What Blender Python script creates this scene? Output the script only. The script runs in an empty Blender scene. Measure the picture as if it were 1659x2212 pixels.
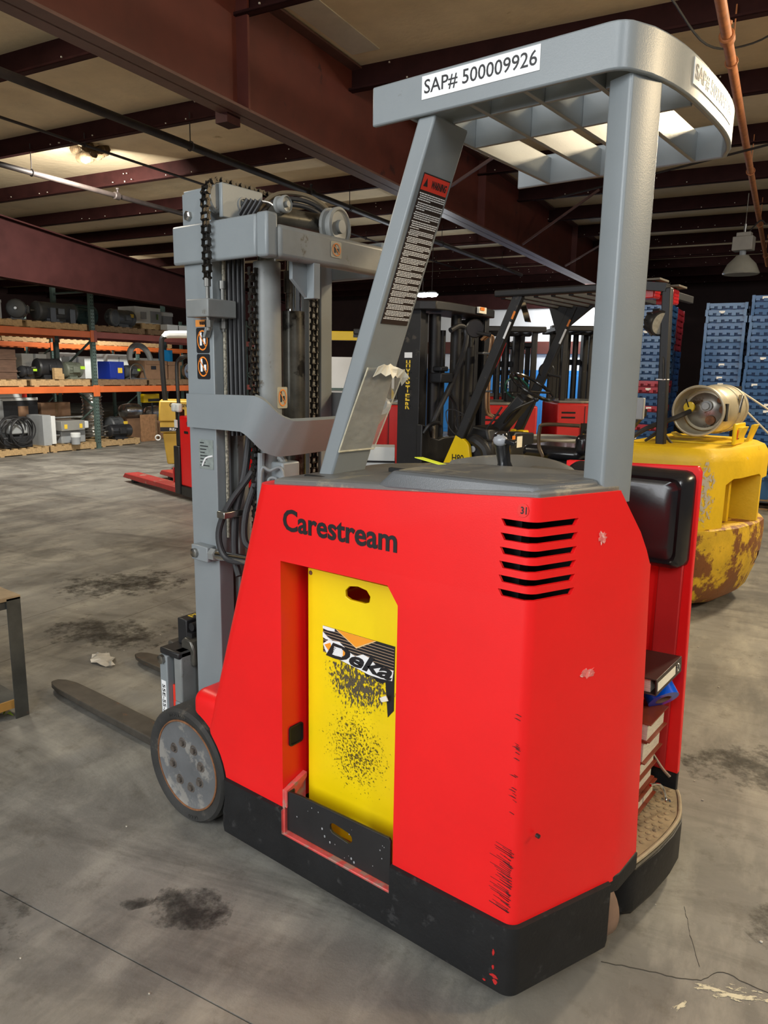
import bpy, bmesh, math, random
from mathutils import Vector, Matrix, Euler
random.seed(7)
SC = bpy.context.scene
COL = SC.collection
PI = math.pi

# ---------------------------------------------------------------- camera
cam_d = bpy.data.cameras.new('camera')
cam = bpy.data.objects.new('camera', cam_d)
COL.objects.link(cam)
cam_d.sensor_fit = 'HORIZONTAL'
cam_d.sensor_width = 36.0
cam_d.lens = 36.0 * 1590.0 / 1659.0
cam_d.clip_start = 0.05
cam_d.clip_end = 200
_r = Vector((0.787671546, 0.615886622, 0.016037606))
_d = Vector((0.127718345, -0.137765676, -0.982195827))
_f = Vector((-0.602711839, 0.775696002, -0.187174122))
_m = Matrix(((_r.x, -_d.x, -_f.x, 0.680831), (_r.y, -_d.y, -_f.y, -1.394040), (_r.z, -_d.z, -_f.z, 1.52), (0, 0, 0, 1)))
cam.matrix_world = _m
SC.camera = cam

# ---------------------------------------------------------------- world, lights, exposure
w = bpy.data.worlds.new('world')
SC.world = w
w.use_nodes = True
w.node_tree.nodes['Background'].inputs[0].default_value = (0.62, 0.66, 0.72, 1)
w.node_tree.nodes['Background'].inputs[1].default_value = 0.10
SC.view_settings.view_transform = 'Standard'
SC.view_settings.look = 'None'
SC.view_settings.gamma = 1.0
SC.view_settings.use_curve_mapping = False
SC.view_settings.exposure = 0.10


def look(o, loc, tgt):
    o.location = loc
    o.rotation_euler = (Vector(tgt) - Vector(loc)).to_track_quat('-Z', 'Y').to_euler()


def area(name, loc, tgt, sx, sy, power, col):
    l = bpy.data.lights.new(name, 'AREA')
    l.shape = 'RECTANGLE'
    l.size, l.size_y, l.energy, l.color = sx, sy, power, col
    o = bpy.data.objects.new(name, l)
    COL.objects.link(o)
    look(o, loc, tgt)
    return o


COOL = (0.93, 0.97, 1.0)
WARM = (1.0, 0.78, 0.48)
# the open loading door behind the photographer
area('door_daylight', (-1.6, -6.2, 2.9), (-0.4, 0.2, 0.9), 4.5, 3.2, 330, COOL)
# LED strip fixtures in the bay behind the photographer
area('led_strip', (1.1, -3.4, 4.05), (0.2, -0.6, 0.4), 0.25, 2.4, 70, COOL)
area('led_strip_far', (3.4, -2.2, 4.05), (0.4, 0.2, 0.6), 0.25, 2.4, 95, COOL)
# warm high bay lamps over the aisle to the right
area('high_bay_warm', (5.0, 3.6, 4.1), (0.2, 1.4, 0.6), 0.6, 0.6, 205, WARM)
area('high_bay_aisle', (0.8, 6.2, 4.0), (0.6, 4.2, 0.2), 0.5, 0.5, 190, (1.0, 0.82, 0.55))
area('fill_racks', (-8.6, 4.2, 4.0), (-11.5, 5.6, 0.5), 0.5, 0.5, 260, (1.0, 0.95, 0.86))  # added fill to brighten the rack fronts, no lamp seen there
area('fill_floor', (-5.6, 1.0, 4.0), (-5.6, 2.0, 0.0), 0.5, 0.5, 75, (1.0, 0.90, 0.72))  # added fill for the open floor, unseen source
area('fill_back_wall', (-6.6, 14.6, 3.3), (-6.6, 17.0, 1.6), 0.6, 0.6, 90, (0.97, 0.98, 1.0))  # added fill aimed at the white wall, unseen source
area('fill_rear_racks', (-16.4, 9.6, 3.9), (-18.5, 10.0, 1.0), 0.5, 0.5, 160, (1.0, 0.97, 0.9))  # added fill for the far rack, unseen source
area('fill_totes', (1.2, 9.0, 4.0), (-1.2, 8.2, 1.2), 0.5, 0.5, 28, (0.97, 0.98, 1.0))  # added fill for the tote stacks, unseen source

# ---------------------------------------------------------------- materials


def lin(h):
    h = h.lstrip('#')
    v = [int(h[i:i + 2], 16) / 255 for i in (0, 2, 4)]
    return tuple(((c + 0.055) / 1.055) ** 2.4 if c > 0.04045 else c / 12.92 for c in v)


MATS = {}


def mat(name, col, rough=0.5, metal=0.0, var=0.08, vs=6.0, bump=0.0, bs=80.0, wear=None, wamt=0.4, ws=10.0, wr=None,
        coat=0.0, emit=0.0, spec=0.5, alpha=None, trans=0.0, stretch=None, wear2=None, w2amt=0.4, w2s=30.0):
    if name in MATS:
        return MATS[name]
    if isinstance(col, str):
        col = lin(col)
    m = bpy.data.materials.new(name)
    MATS[name] = m
    m.use_nodes = True
    N, L = m.node_tree.nodes, m.node_tree.links
    b = N['Principled BSDF']
    b.inputs['Roughness'].default_value = rough
    b.inputs['Metallic'].default_value = metal
    b.inputs['Coat Weight'].default_value = coat
    b.inputs['Specular IOR Level'].default_value = spec
    b.inputs['Coat Roughness'].default_value = 0.08
    tc = N.new('ShaderNodeTexCoord')
    mp = N.new('ShaderNodeMapping')
    L.new(tc.outputs['Object'], mp.inputs['Vector'])
    if stretch:
        mp.inputs['Scale'].default_value = stretch
    vec = mp.outputs['Vector']

    def noise(scale, detail=5, rg=0.6):
        n = N.new('ShaderNodeTexNoise')
        n.inputs['Scale'].default_value = scale
        n.inputs['Detail'].default_value = detail
        n.inputs['Roughness'].default_value = rg
        L.new(vec, n.inputs['Vector'])
        return n.outputs['Fac']

    def mix(fac, a, bb):
        x = N.new('ShaderNodeMix')
        x.data_type = 'RGBA'
        L.new(fac, x.inputs[0])
        for i, v in ((6, a), (7, bb)):
            if isinstance(v, tuple):
                x.inputs[i].default_value = (*v, 1)
            else:
                L.new(v, x.inputs[i])
        return x.outputs[2]

    def ramp(fac, lo, hi):
        x = N.new('ShaderNodeMapRange')
        x.inputs['From Min'].default_value = lo
        x.inputs['From Max'].default_value = hi
        L.new(fac, x.inputs['Value'])
        return x.outputs['Result']
    out = None
    if var > 0:
        d = tuple(max(0, c * (1 - var)) for c in col)
        u = tuple(min(1, c * (1 + var)) for c in col)
        out = mix(ramp(noise(vs), 0.3, 0.7), d, u)
    else:
        b.inputs['Base Color'].default_value = (*col, 1)
    rsock = None
    if wear:
        wc = lin(wear) if isinstance(wear, str) else wear
        t = 0.75 - wamt * 0.45
        fac = ramp(noise(ws, 8, 0.7), t, t + 0.06)
        out = mix(fac, out if out else col, wc)
        if wr is not None:
            rr = N.new('ShaderNodeMapRange')
            rr.inputs['To Min'].default_value = rough
            rr.inputs['To Max'].default_value = wr
            L.new(fac, rr.inputs['Value'])
            rsock = rr.outputs['Result']
    if wear2:
        wc = lin(wear2) if isinstance(wear2, str) else wear2
        t = 0.75 - w2amt * 0.45
        out = mix(ramp(noise(w2s, 8, 0.7), t, t + 0.06), out if out else col, wc)
    if out:
        L.new(out, b.inputs['Base Color'])
    if rsock:
        L.new(rsock, b.inputs['Roughness'])
    if bump > 0:
        bn = N.new('ShaderNodeBump')
        bn.inputs['Strength'].default_value = bump
        bn.inputs['Distance'].default_value = 0.01
        L.new(noise(bs, 3), bn.inputs['Height'])
        L.new(bn.outputs['Normal'], b.inputs['Normal'])
    if emit:
        b.inputs['Emission Color'].default_value = (*col, 1)
        b.inputs['Emission Strength'].default_value = emit
    if trans:
        b.inputs['Transmission Weight'].default_value = trans
    if alpha is not None:
        b.inputs['Alpha'].default_value = alpha
    return m


def M(k):
    return MATS[k]


# truck paints
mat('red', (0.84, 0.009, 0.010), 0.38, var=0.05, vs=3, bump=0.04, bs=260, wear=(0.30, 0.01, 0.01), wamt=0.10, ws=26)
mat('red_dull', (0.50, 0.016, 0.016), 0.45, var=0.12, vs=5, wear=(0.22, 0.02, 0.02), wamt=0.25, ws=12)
mat('red_worn', (0.70, 0.10, 0.09), 0.5, var=0.2, vs=18, wear=(0.42, 0.22, 0.18), wamt=0.55, ws=22)
mat('grey', (0.225, 0.250, 0.262), 0.36, var=0.05, vs=4, bump=0.05, bs=300, wear=(0.16, 0.17, 0.17), wamt=0.12, ws=30)
mat('grey_dirty', (0.215, 0.225, 0.22), 0.45, var=0.12, vs=9, wear=(0.10, 0.085, 0.06), wamt=0.32, ws=14)
mat('cowl', (0.150, 0.150, 0.142), 0.42, var=0.12, vs=6, bump=0.12, bs=420, wear=(0.27, 0.245, 0.185), wamt=0.42, ws=7)
mat('cowl_edge', (0.115, 0.122, 0.128), 0.26, var=0.05, bump=0.15, bs=420)
mat('skirt', (0.011, 0.0115, 0.0125), 0.52, spec=0.35, var=0.25, vs=9, bump=0.12, bs=60, wear=(0.035, 0.035, 0.036), wamt=0.34, ws=16, wear2=(0.10, 0.02, 0.018), w2amt=0.02, w2s=11)
mat('black', (0.016, 0.016, 0.017), 0.42, var=0.2, vs=9, wear=(0.05, 0.048, 0.045), wamt=0.25, ws=16)
mat('black_gloss', (0.012, 0.012, 0.013), 0.16, var=0.05, coat=0.3)
mat('vinyl', (0.014, 0.014, 0.016), 0.22, var=0.1, bump=0.05, bs=350, coat=0.25)
mat('yellow_battery', (0.90, 0.66, 0.0), 0.42, var=0.05, vs=4)
mat('rubber', (0.030, 0.029, 0.027), 0.75, var=0.25, vs=9, bump=0.15, bs=70, wear=(0.085, 0.075, 0.06), wamt=0.35, ws=9)
mat('hub', (0.13, 0.135, 0.14), 0.5, var=0.2, vs=8, wear=(0.25, 0.24, 0.22), wamt=0.52, ws=9)
mat('rust', (0.20, 0.085, 0.035), 0.8, var=0.4, vs=25, wear=(0.10, 0.05, 0.03), wamt=0.4, ws=30)
mat('steel', (0.42, 0.41, 0.38), 0.3, 1.0, var=0.15, vs=12)
mat('chrome', (0.75, 0.75, 0.73), 0.1, 1.0, var=0.05)
mat('chain', (0.045, 0.040, 0.034), 0.34, 0.75, var=0.4, vs=40)
mat('greasy', (0.10, 0.095, 0.08), 0.3, 0.5, var=0.4, vs=14, wear=(0.02, 0.018, 0.015), wamt=0.5, ws=8)
mat('fork', (0.085, 0.075, 0.062), 0.5, 0.35, var=0.25, vs=14, wear=(0.16, 0.085, 0.05), wamt=0.3, ws=18)
mat('hose', (0.022, 0.022, 0.024), 0.5, var=0.2, vs=30)
mat('white_print', (0.85, 0.86, 0.86), 0.4, var=0.0)
mat('black_print', (0.012, 0.012, 0.014), 0.4, var=0.0)
mat('orange_print', (0.85, 0.25, 0.03), 0.4, var=0.0)
mat('red_print', (0.75, 0.04, 0.02), 0.4, var=0.0)
mat('yellow_print', (0.85, 0.58, 0.05), 0.45, var=0.08)
mat('rubber_mat', (0.26, 0.205, 0.12), 0.8, var=0.35, vs=14, wear=(0.12, 0.10, 0.07), wamt=0.4, ws=10)
mat('void_shade', (0.004, 0.004, 0.004), 0.8, var=0)  # near-black paint stands in for the shade inside holes and slots
mat('film', (0.62, 0.61, 0.55), 0.10, var=0.15, vs=20, alpha=0.20, bump=0.8, bs=30)
mat('paper', (0.84, 0.82, 0.72), 0.7, var=0.08, vs=30)
mat('page', (0.62, 0.58, 0.48), 0.8, var=0.25, vs=60, stretch=(1, 1, 8))
mat('binder', (0.030, 0.016, 0.014), 0.4, var=0.1)
mat('book_cover', (0.20, 0.036, 0.014), 0.5, var=0.15, vs=20)
mat('tape_blue', (0.0, 0.10, 0.75), 0.18, var=0.03, coat=0.4)
mat('cardboard', (0.26, 0.15, 0.085), 0.8, var=0.12, vs=9)
mat('lime', (0.55, 0.95, 0.05), 0.5, var=0.0)
mat('lens_red', (0.55, 0.015, 0.015), 0.2, var=0.1, coat=0.4)
mat('glass', (0.75, 0.78, 0.8), 0.08, var=0, trans=0.6)
mat('lamp_lens', (0.9, 0.95, 1.0), 0.3, var=0, emit=60)
# setting
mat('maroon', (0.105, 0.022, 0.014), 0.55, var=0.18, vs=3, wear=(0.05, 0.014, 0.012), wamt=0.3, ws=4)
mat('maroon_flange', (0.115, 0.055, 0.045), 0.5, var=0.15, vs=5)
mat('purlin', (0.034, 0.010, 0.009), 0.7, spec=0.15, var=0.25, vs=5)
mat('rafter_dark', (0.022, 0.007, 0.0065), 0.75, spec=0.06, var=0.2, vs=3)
mat('insulation', (0.78, 0.64, 0.42), 0.75, var=0.10, vs=2.2, bump=0.5, bs=9, wear=(0.40, 0.28, 0.12), wamt=0.2, ws=1.7)
mat('insulation_white', (0.66, 0.61, 0.50), 0.7, var=0.06)
mat('pipe_black', (0.020, 0.014, 0.012), 0.6, var=0.3, vs=9)
mat('pipe_rust', (0.46, 0.17, 0.06), 0.6, var=0.22, vs=14)
mat('wall_white', (0.66, 0.67, 0.67), 0.7, var=0.08, vs=1.5, wear=(0.45, 0.44, 0.42), wamt=0.18, ws=3)
mat('dark_siding', (0.045, 0.020, 0.018), 0.7, var=0.2, vs=2)
mat('sign_blue', (0.03, 0.26, 0.72), 0.5, var=0.06)
# background machines
mat('hyster_yellow', (0.80, 0.52, 0.01), 0.45, var=0.10, vs=5, bump=0.2, bs=30, wear=(0.20, 0.085, 0.03), wamt=0.22, ws=7,
    wear2=(0.62, 0.56, 0.40), w2amt=0.10, w2s=5)
mat('hyster_yellow_rusty', (0.66, 0.42, 0.02), 0.6, var=0.2, vs=7, bump=0.4, bs=26, wear=(0.21, 0.075, 0.018), wamt=0.66, ws=5,
    wear2=(0.09, 0.045, 0.02), w2amt=0.3, w2s=17)
mat('hyster_clean', (0.80, 0.55, 0.0), 0.4, var=0.06, vs=4)
mat('mast_black', (0.010, 0.010, 0.0115), 0.5, var=0.3, vs=6, wear=(0.06, 0.05, 0.04), wamt=0.28, ws=11)
mat('rope', (0.62, 0.57, 0.44), 0.8, var=0.1)
mat('copper', (0.52, 0.33, 0.20), 0.35, 0.8, var=0.15, vs=20)
mat('tank', (0.50, 0.45, 0.32), 0.4, 0.35, var=0.15, vs=7, wear=(0.24, 0.20, 0.12), wamt=0.3, ws=8)
mat('tank_end', (0.30, 0.28, 0.25), 0.28, 0.8, var=0.25, vs=9, wear=(0.11, 0.07, 0.035), wamt=0.42, ws=8)
mat('bin_grey', (0.26, 0.26, 0.24), 0.5, var=0.06)
mat('tote_blue', (0.010, 0.075, 0.23), 0.4, var=0.15, vs=5, coat=0.2)
mat('tote_blue_pale', (0.028, 0.10, 0.25), 0.38, var=0.15, vs=5, coat=0.2)
mat('tote_red', (0.36, 0.014, 0.03), 0.4, var=0.15, vs=5, coat=0.2)
mat('rack_orange', (0.68, 0.15, 0.035), 0.5, var=0.12, vs=3, wear=(0.34, 0.10, 0.05), wamt=0.15, ws=9)
mat('rack_maroon', (0.32, 0.075, 0.052), 0.5, var=0.15, vs=3)
mat('rack_green', (0.085, 0.13, 0.115), 0.5, var=0.2, vs=8)
mat('wood', (0.46, 0.31, 0.15), 0.8, var=0.22, vs=6, stretch=(1, 5, 5))
mat('wood_dark', (0.22, 0.14, 0.075), 0.85, var=0.25, vs=6, stretch=(1, 5, 5))
mat('motor_grey', (0.075, 0.082, 0.088), 0.45, var=0.15, vs=8)
mat('motor_black', (0.022, 0.023, 0.026), 0.4, var=0.2, vs=8)
mat('motor_teal', (0.035, 0.075, 0.085), 0.45, var=0.15, vs=8)
mat('motor_green', (0.16, 0.18, 0.14), 0.5, var=0.15, vs=8)
mat('cabinet_grey', (0.34, 0.36, 0.37), 0.45, var=0.08)
mat('box_white', (0.72, 0.75, 0.74), 0.6, var=0.05)
mat('box_blue', (0.008, 0.03, 0.30), 0.4, var=0.05)
mat('cyan_sheet', (0.0, 0.36, 0.85), 0.5, var=0.03)
mat('foil', (0.62, 0.61, 0.58), 0.22, 0.9, var=0.2, vs=9, bump=0.8, bs=14)
mat('plywood', (0.32, 0.17, 0.08), 0.8, var=0.3, vs=16)
mat('lift_yellow', (0.58, 0.37, 0.05), 0.45, var=0.08)
mat('table_top', (0.30, 0.22, 0.13), 0.7, var=0.25, vs=9, wear=(0.36, 0.17, 0.06), wamt=0.25, ws=8)
mat('table_steel', (0.065, 0.066, 0.06), 0.55, 0.3, var=0.3, vs=9, wear=(0.14, 0.07, 0.045), wamt=0.2, ws=14)
mat('plastic_scrap', (0.55, 0.52, 0.46), 0.4, var=0.15, vs=20, alpha=0.8)
mat('leaf', (0.30, 0.42, 0.03), 0.6, var=0.3, vs=30)


def floor_material():
    m = bpy.data.materials.new('concrete')
    MATS['concrete'] = m
    m.use_nodes = True
    N, L = m.node_tree.nodes, m.node_tree.links
    b = N['Principled BSDF']
    tc = N.new('ShaderNodeTexCoord')

    def noise(s, det=6, rg=0.6, sc=(1, 1, 1), dist=0.0):
        mp = N.new('ShaderNodeMapping')
        mp.inputs['Scale'].default_value = sc
        L.new(tc.outputs['Object'], mp.inputs['Vector'])
        n = N.new('ShaderNodeTexNoise')
        n.inputs['Scale'].default_value = s
        n.inputs['Detail'].default_value = det
        n.inputs['Roughness'].default_value = rg
        n.inputs['Distortion'].default_value = dist
        L.new(mp.outputs['Vector'], n.inputs['Vector'])
        return n.outputs['Fac']

    def rng(f, a, bb, c=0.0, d=1.0):
        r = N.new('ShaderNodeMapRange')
        for k, v in (('From Min', a), ('From Max', bb), ('To Min', c), ('To Max', d)):
            r.inputs[k].default_value = v
        L.new(f, r.inputs['Value'])
        return r.outputs['Result']

    def mix(f, a, c):
        x = N.new('ShaderNodeMix')
        x.data_type = 'RGBA'
        L.new(f, x.inputs[0])
        for i, v in ((6, a), (7, c)):
            if isinstance(v, tuple):
                x.inputs[i].default_value = (*v, 1)
            else:
                L.new(v, x.inputs[i])
        return x.outputs[2]
    c = mix(rng(noise(0.9, 8, 0.62, dist=0.4), 0.33, 0.68), (0.105, 0.100, 0.090), (0.29, 0.28, 0.25))
    c = mix(rng(noise(2.3, 8, 0.65, (1.6, 0.5, 1)), 0.46, 0.72, 0, 0.8), c, (0.42, 0.40, 0.34))
    c = mix(rng(noise(1.3, 9, 0.7, (0.5, 1.5, 1), 0.8), 0.50, 0.68, 0, 0.75), c, (0.060, 0.056, 0.050))
    c = mix(rng(noise(7.0, 9, 0.75), 0.54, 0.68, 0, 0.5), c, (0.075, 0.064, 0.048))
    c = mix(rng(noise(70, 3, 0.7), 0.68, 0.74, 0, 0.4), c, (0.35, 0.33, 0.28))
    L.new(c, b.inputs['Base Color'])
    L.new(rng(noise(3, 6), 0.3, 0.7, 0.42, 0.66), b.inputs['Roughness'])
    bn = N.new('ShaderNodeBump')
    bn.inputs['Strength'].default_value = 0.35
    bn.inputs['Distance'].default_value = 0.006
    L.new(noise(16, 10, 0.75), bn.inputs['Height'])
    L.new(bn.outputs['Normal'], b.inputs['Normal'])


floor_material()

# ---------------------------------------------------------------- geometry helpers


class G:
    def __init__(s):
        s.bm = bmesh.new()

    def face(s, vs):
        try:
            return s.bm.faces.new(vs)
        except ValueError:
            return None

    def box(s, a, b, R=None, c=None):
        x0, y0, z0 = a
        x1, y1, z1 = b
        P = [Vector(p) for p in ((x0, y0, z0), (x1, y0, z0), (x1, y1, z0), (x0, y1, z0), (x0, y0, z1), (x1, y0, z1), (x1, y1, z1), (x0, y1, z1))]
        if R is not None:
            cc = Vector(c) if c is not None else sum(P, Vector()) / 8
            P = [cc + R @ (p - cc) for p in P]
        v = [s.bm.verts.new(p) for p in P]
        for f in ((3, 2, 1, 0), (4, 5, 6, 7), (0, 1, 5, 4), (1, 2, 6, 5), (2, 3, 7, 6), (3, 0, 4, 7)):
            s.face([v[i] for i in f])
        return s

    def bar(s, p0, p1, wx, wz, up=(0, 0, 1)):
        """a rectangular bar from p0 to p1, width wx across, wz along up"""
        p0, p1 = Vector(p0), Vector(p1)
        d = (p1 - p0).normalized()
        u = Vector(up)
        u = (u - d * u.dot(d)).normalized()
        r = d.cross(u)
        ring = [(-wx / 2, -wz / 2), (wx / 2, -wz / 2), (wx / 2, wz / 2), (-wx / 2, wz / 2)]
        s.loft([[p + r * a + u * b for a, b in ring] for p in (p0, p1)])
        return s

    def loft(s, rings, cap=True, closed=False):
        V = [[s.bm.verts.new(p) for p in r] for r in rings]
        n = len(V[0])
        K = len(V)
        for i in range(K if closed else K - 1):
            a, b = V[i], V[(i + 1) % K]
            for j in range(n):
                s.face([a[j], a[(j + 1) % n], b[(j + 1) % n], b[j]])
        if cap and not closed:
            s.face(V[0][::-1])
            s.face(V[-1])
        return s

    def prism(s, pts, d0, d1, ax='y'):
        f = {'y': lambda p, d: (p[0], d, p[1]), 'x': lambda p, d: (d, p[0], p[1]), 'z': lambda p, d: (p[0], p[1], d)}[ax]
        return s.loft([[Vector(f(p, d)) for p in pts] for d in (d0, d1)])

    def cyl(s, p0, p1, r0, r1=None, n=16):
        r1 = r0 if r1 is None else r1
        p0, p1 = Vector(p0), Vector(p1)
        d = (p1 - p0).normalized()
        u = d.orthogonal().normalized()
        v = d.cross(u)
        s.loft([[p + (u * math.cos(2 * PI * i / n) + v * math.sin(2 * PI * i / n)) * r for i in range(n)] for p, r in ((p0, r0), (p1, r1))])
        return s

    def lathe(s, prof, o, ax, n=24, cap=True):
        """prof: (along, radius) pairs"""
        o, d = Vector(o), Vector(ax).normalized()
        u = d.orthogonal().normalized()
        v = d.cross(u)
        s.loft([[o + d * a + (u * math.cos(2 * PI * i / n) + v * math.sin(2 * PI * i / n)) * max(r, 1e-4) for i in range(n)] for a, r in prof], cap)
        return s

    def tube(s, pts, r, n=8, sm=0):
        P = [Vector(p) for p in pts]
        if sm:
            P = spline(P, sm)
        t0 = (P[1] - P[0]).normalized()
        u = t0.orthogonal().normalized()
        rings = []
        for i, p in enumerate(P):
            t = ((P[min(i + 1, len(P) - 1)] - P[max(i - 1, 0)])).normalized()
            u = (u - t * u.dot(t)).normalized()
            v = t.cross(u)
            rr = r[i] if isinstance(r, (list, tuple)) else r
            rings.append([p + (u * math.cos(2 * PI * k / n) + v * math.sin(2 * PI * k / n)) * rr for k in range(n)])
        return s.loft(rings)

    def torus(s, c, ax, R, r, n=28, m=8):
        c, d = Vector(c), Vector(ax).normalized()
        u = d.orthogonal().normalized()
        v = d.cross(u)
        rings = []
        for i in range(n):
            e = u * math.cos(2 * PI * i / n) + v * math.sin(2 * PI * i / n)
            rings.append([c + e * (R + r * math.cos(2 * PI * k / m)) + d * r * math.sin(2 * PI * k / m) for k in range(m)])
        return s.loft(rings, closed=True)

    def ball(s, c, r, n=12, sc=(1, 1, 1)):
        c = Vector(c)
        rings = []
        for i in range(n // 2 + 1):
            a = PI * i / (n // 2)
            rr = max(math.sin(a), 1e-3)
            rings.append([c + Vector((rr * math.cos(2 * PI * k / n) * r * sc[0], rr * math.sin(2 * PI * k / n) * r * sc[1], math.cos(a) * r * sc[2])) for k in range(n)])
        return s.loft(rings)

    def plate(s, outline, holes, d0, d1, ax='y'):
        f = {'y': lambda p, d: (p[0], d, p[1]), 'x': lambda p, d: (d, p[0], p[1]), 'z': lambda p, d: (p[0], p[1], d)}[ax]
        t = bmesh.new()
        E = []
        for lp in [outline] + holes:
            vs = [t.verts.new(f(p, d0)) for p in lp]
            E += [t.edges.new((vs[i], vs[(i + 1) % len(vs)])) for i in range(len(vs))]
        bmesh.ops.triangle_fill(t, use_beauty=True, use_dissolve=False, edges=E)
        base = [[v.co.copy() for v in fc.verts] for fc in t.faces]
        t.free()
        delta = Vector(f((0, 0), d1)) - Vector(f((0, 0), d0))
        cache = {}

        def vt(co, k):
            key = (round(co.x, 6), round(co.y, 6), round(co.z, 6), k)
            if key not in cache:
                cache[key] = s.bm.verts.new(co + delta * k)
            return cache[key]
        for fc in base:
            s.face([vt(c, 0) for c in fc])
            s.face([vt(c, 1) for c in fc][::-1])
        for lp in [outline] + holes:
            P = [Vector(f(p, d0)) for p in lp]
            for i in range(len(P)):
                a, b = P[i], P[(i + 1) % len(P)]
                s.face([vt(a, 0), vt(a, 1), vt(b, 1), vt(b, 0)])
        return s

    def xf(s, fn):
        for v in s.bm.verts:
            v.co = Vector(fn(v.co))
        return s

    def mesh(s, name, smooth=35):
        bmesh.ops.remove_doubles(s.bm, verts=s.bm.verts, dist=1e-6)
        bmesh.ops.recalc_face_normals(s.bm, faces=s.bm.faces)
        me = bpy.data.meshes.new(name)
        s.bm.to_mesh(me)
        s.bm.free()
        if smooth:
            for p in me.polygons:
                p.use_smooth = True
            me.set_sharp_from_angle(angle=math.radians(smooth))
        return me

    def obj(s, name, m, parent=None, smooth=35, bevel=0, seg=2, label=None):
        me = s.mesh(name, smooth)
        if m is not None:
            me.materials.append(M(m) if isinstance(m, str) else m)
        return link(name, me, parent, bevel, seg, label)


def spline(P, k):
    Q = [P[0] * 2 - P[1]] + P + [P[-1] * 2 - P[-2]]
    out = []
    for i in range(1, len(Q) - 2):
        a, b, c, d = Q[i - 1:i + 3]
        for j in range(k):
            t = j / k
            out.append(0.5 * ((2 * b) + (c - a) * t + (2 * a - 5 * b + 4 * c - d) * t * t + (3 * b - a - 3 * c + d) * t ** 3))
    out.append(P[-1])
    return out


WR = {}


def link(name, me, parent=None, bevel=0, seg=2, label=None):
    o = bpy.data.objects.new(name, me)
    COL.objects.link(o)
    if parent is not None:
        o.parent = parent
        if parent.name in WR:
            o.matrix_parent_inverse = WR[parent.name]
    if bevel:
        b = o.modifiers.new('bevel', 'BEVEL')
        b.width = bevel
        b.segments = seg
        b.limit_method = 'ANGLE'
        b.angle_limit = math.radians(40)
    if label:
        o['label'] = label
    return o


def tag(o, label, cat, group=None):
    o['label'] = label
    o['category'] = cat
    if group:
        o['group'] = group
    return o


def thing(name, label, cat, loc=(0, 0, 0), rz=0.0, group=None, world=False):
    """an Empty at the thing's base; world=True: its parts are modelled in world coordinates"""
    o = bpy.data.objects.new(name, None)
    COL.objects.link(o)
    o.location = loc
    o.rotation_euler = (0, 0, rz)
    o.empty_display_size = 0.1
    tag(o, label, cat, group)
    if world:
        WR[o.name] = (Matrix.Translation(Vector(loc)) @ Matrix.Rotation(rz, 4, 'Z')).inverted()
    return o


def struct(o):
    o['kind'] = 'structure'
    return o


def dup(root, loc, rz=0.0, label=None, group=None, rot=None):
    r = root.copy()
    COL.objects.link(r)
    r.location = loc
    r.rotation_euler = rot if rot else (0, 0, rz)
    if label:
        r['label'] = label
    if group:
        r['group'] = group
    for ch in list(root.children):
        c = ch.copy()
        COL.objects.link(c)
        c.parent = r
        for g in list(ch.children):
            d = g.copy()
            COL.objects.link(d)
            d.parent = c
    return r


def boolean(o, cutters):
    for c in cutters:
        md = o.modifiers.new('cut', 'BOOLEAN')
        md.operation = 'DIFFERENCE'
        md.solver = 'EXACT'
        md.object = c
        md.material_mode = 'TRANSFER'
    bpy.context.view_layer.update()
    dg = bpy.context.evaluated_depsgraph_get()
    me = bpy.data.meshes.new_from_object(o.evaluated_get(dg))
    o.modifiers.clear()
    o.data = me
    for p in me.polygons:
        p.use_smooth = True
    me.set_sharp_from_angle(angle=math.radians(35))
    for c in cutters:
        bpy.data.objects.remove(c)


def text_mesh(s, w, h, bold=0.0, shear=0.0, depth=0.0006, space=1.0, res=3):
    """letters as a thin mesh, filling a w x h box centred on the origin in the XY plane"""
    cu = bpy.data.curves.new('lettering', 'FONT')
    cu.body = s
    cu.size = 1.0
    cu.offset = bold
    cu.shear = shear
    cu.extrude = 0.01
    cu.space_character = space
    cu.resolution_u = res
    cu.align_x = 'CENTER'
    o = bpy.data.objects.new('lettering_tmp', cu)
    COL.objects.link(o)
    bpy.context.view_layer.update()
    me = bpy.data.meshes.new_from_object(o.evaluated_get(bpy.context.evaluated_depsgraph_get()))
    bpy.data.objects.remove(o)
    xs = [v.co.x for v in me.vertices]
    ys = [v.co.y for v in me.vertices]
    zs = [v.co.z for v in me.vertices]
    cx, cy = (min(xs) + max(xs)) / 2, (min(ys) + max(ys)) / 2
    sx = w / (max(xs) - min(xs))
    sy = (h / (max(ys) - min(ys))) if h else sx
    for v in me.vertices:
        v.co = Vector(((v.co.x - cx) * sx, (v.co.y - cy) * sy, depth if v.co.z > 0 else -0.0005))
    return me


def frame(o, ex, ey):
    """matrix putting the XY plane at o with x along ex and y along ey"""
    ex, ey = Vector(ex).normalized(), Vector(ey).normalized()
    ez = ex.cross(ey)
    return Matrix(((ex.x, ey.x, ez.x, o[0]), (ex.y, ey.y, ez.y, o[1]), (ex.z, ey.z, ez.z, o[2]), (0, 0, 0, 1)))


def lettering(s, w, h, mt, Fm, parent, bold=0.0, shear=0.0, name='lettering', space=1.0):
    me = text_mesh(s, w, h, bold, shear, space=space)
    me.transform(Fm)
    me.materials.clear()
    me.materials.append(M(mt))
    return link(name, me, parent)


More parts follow.
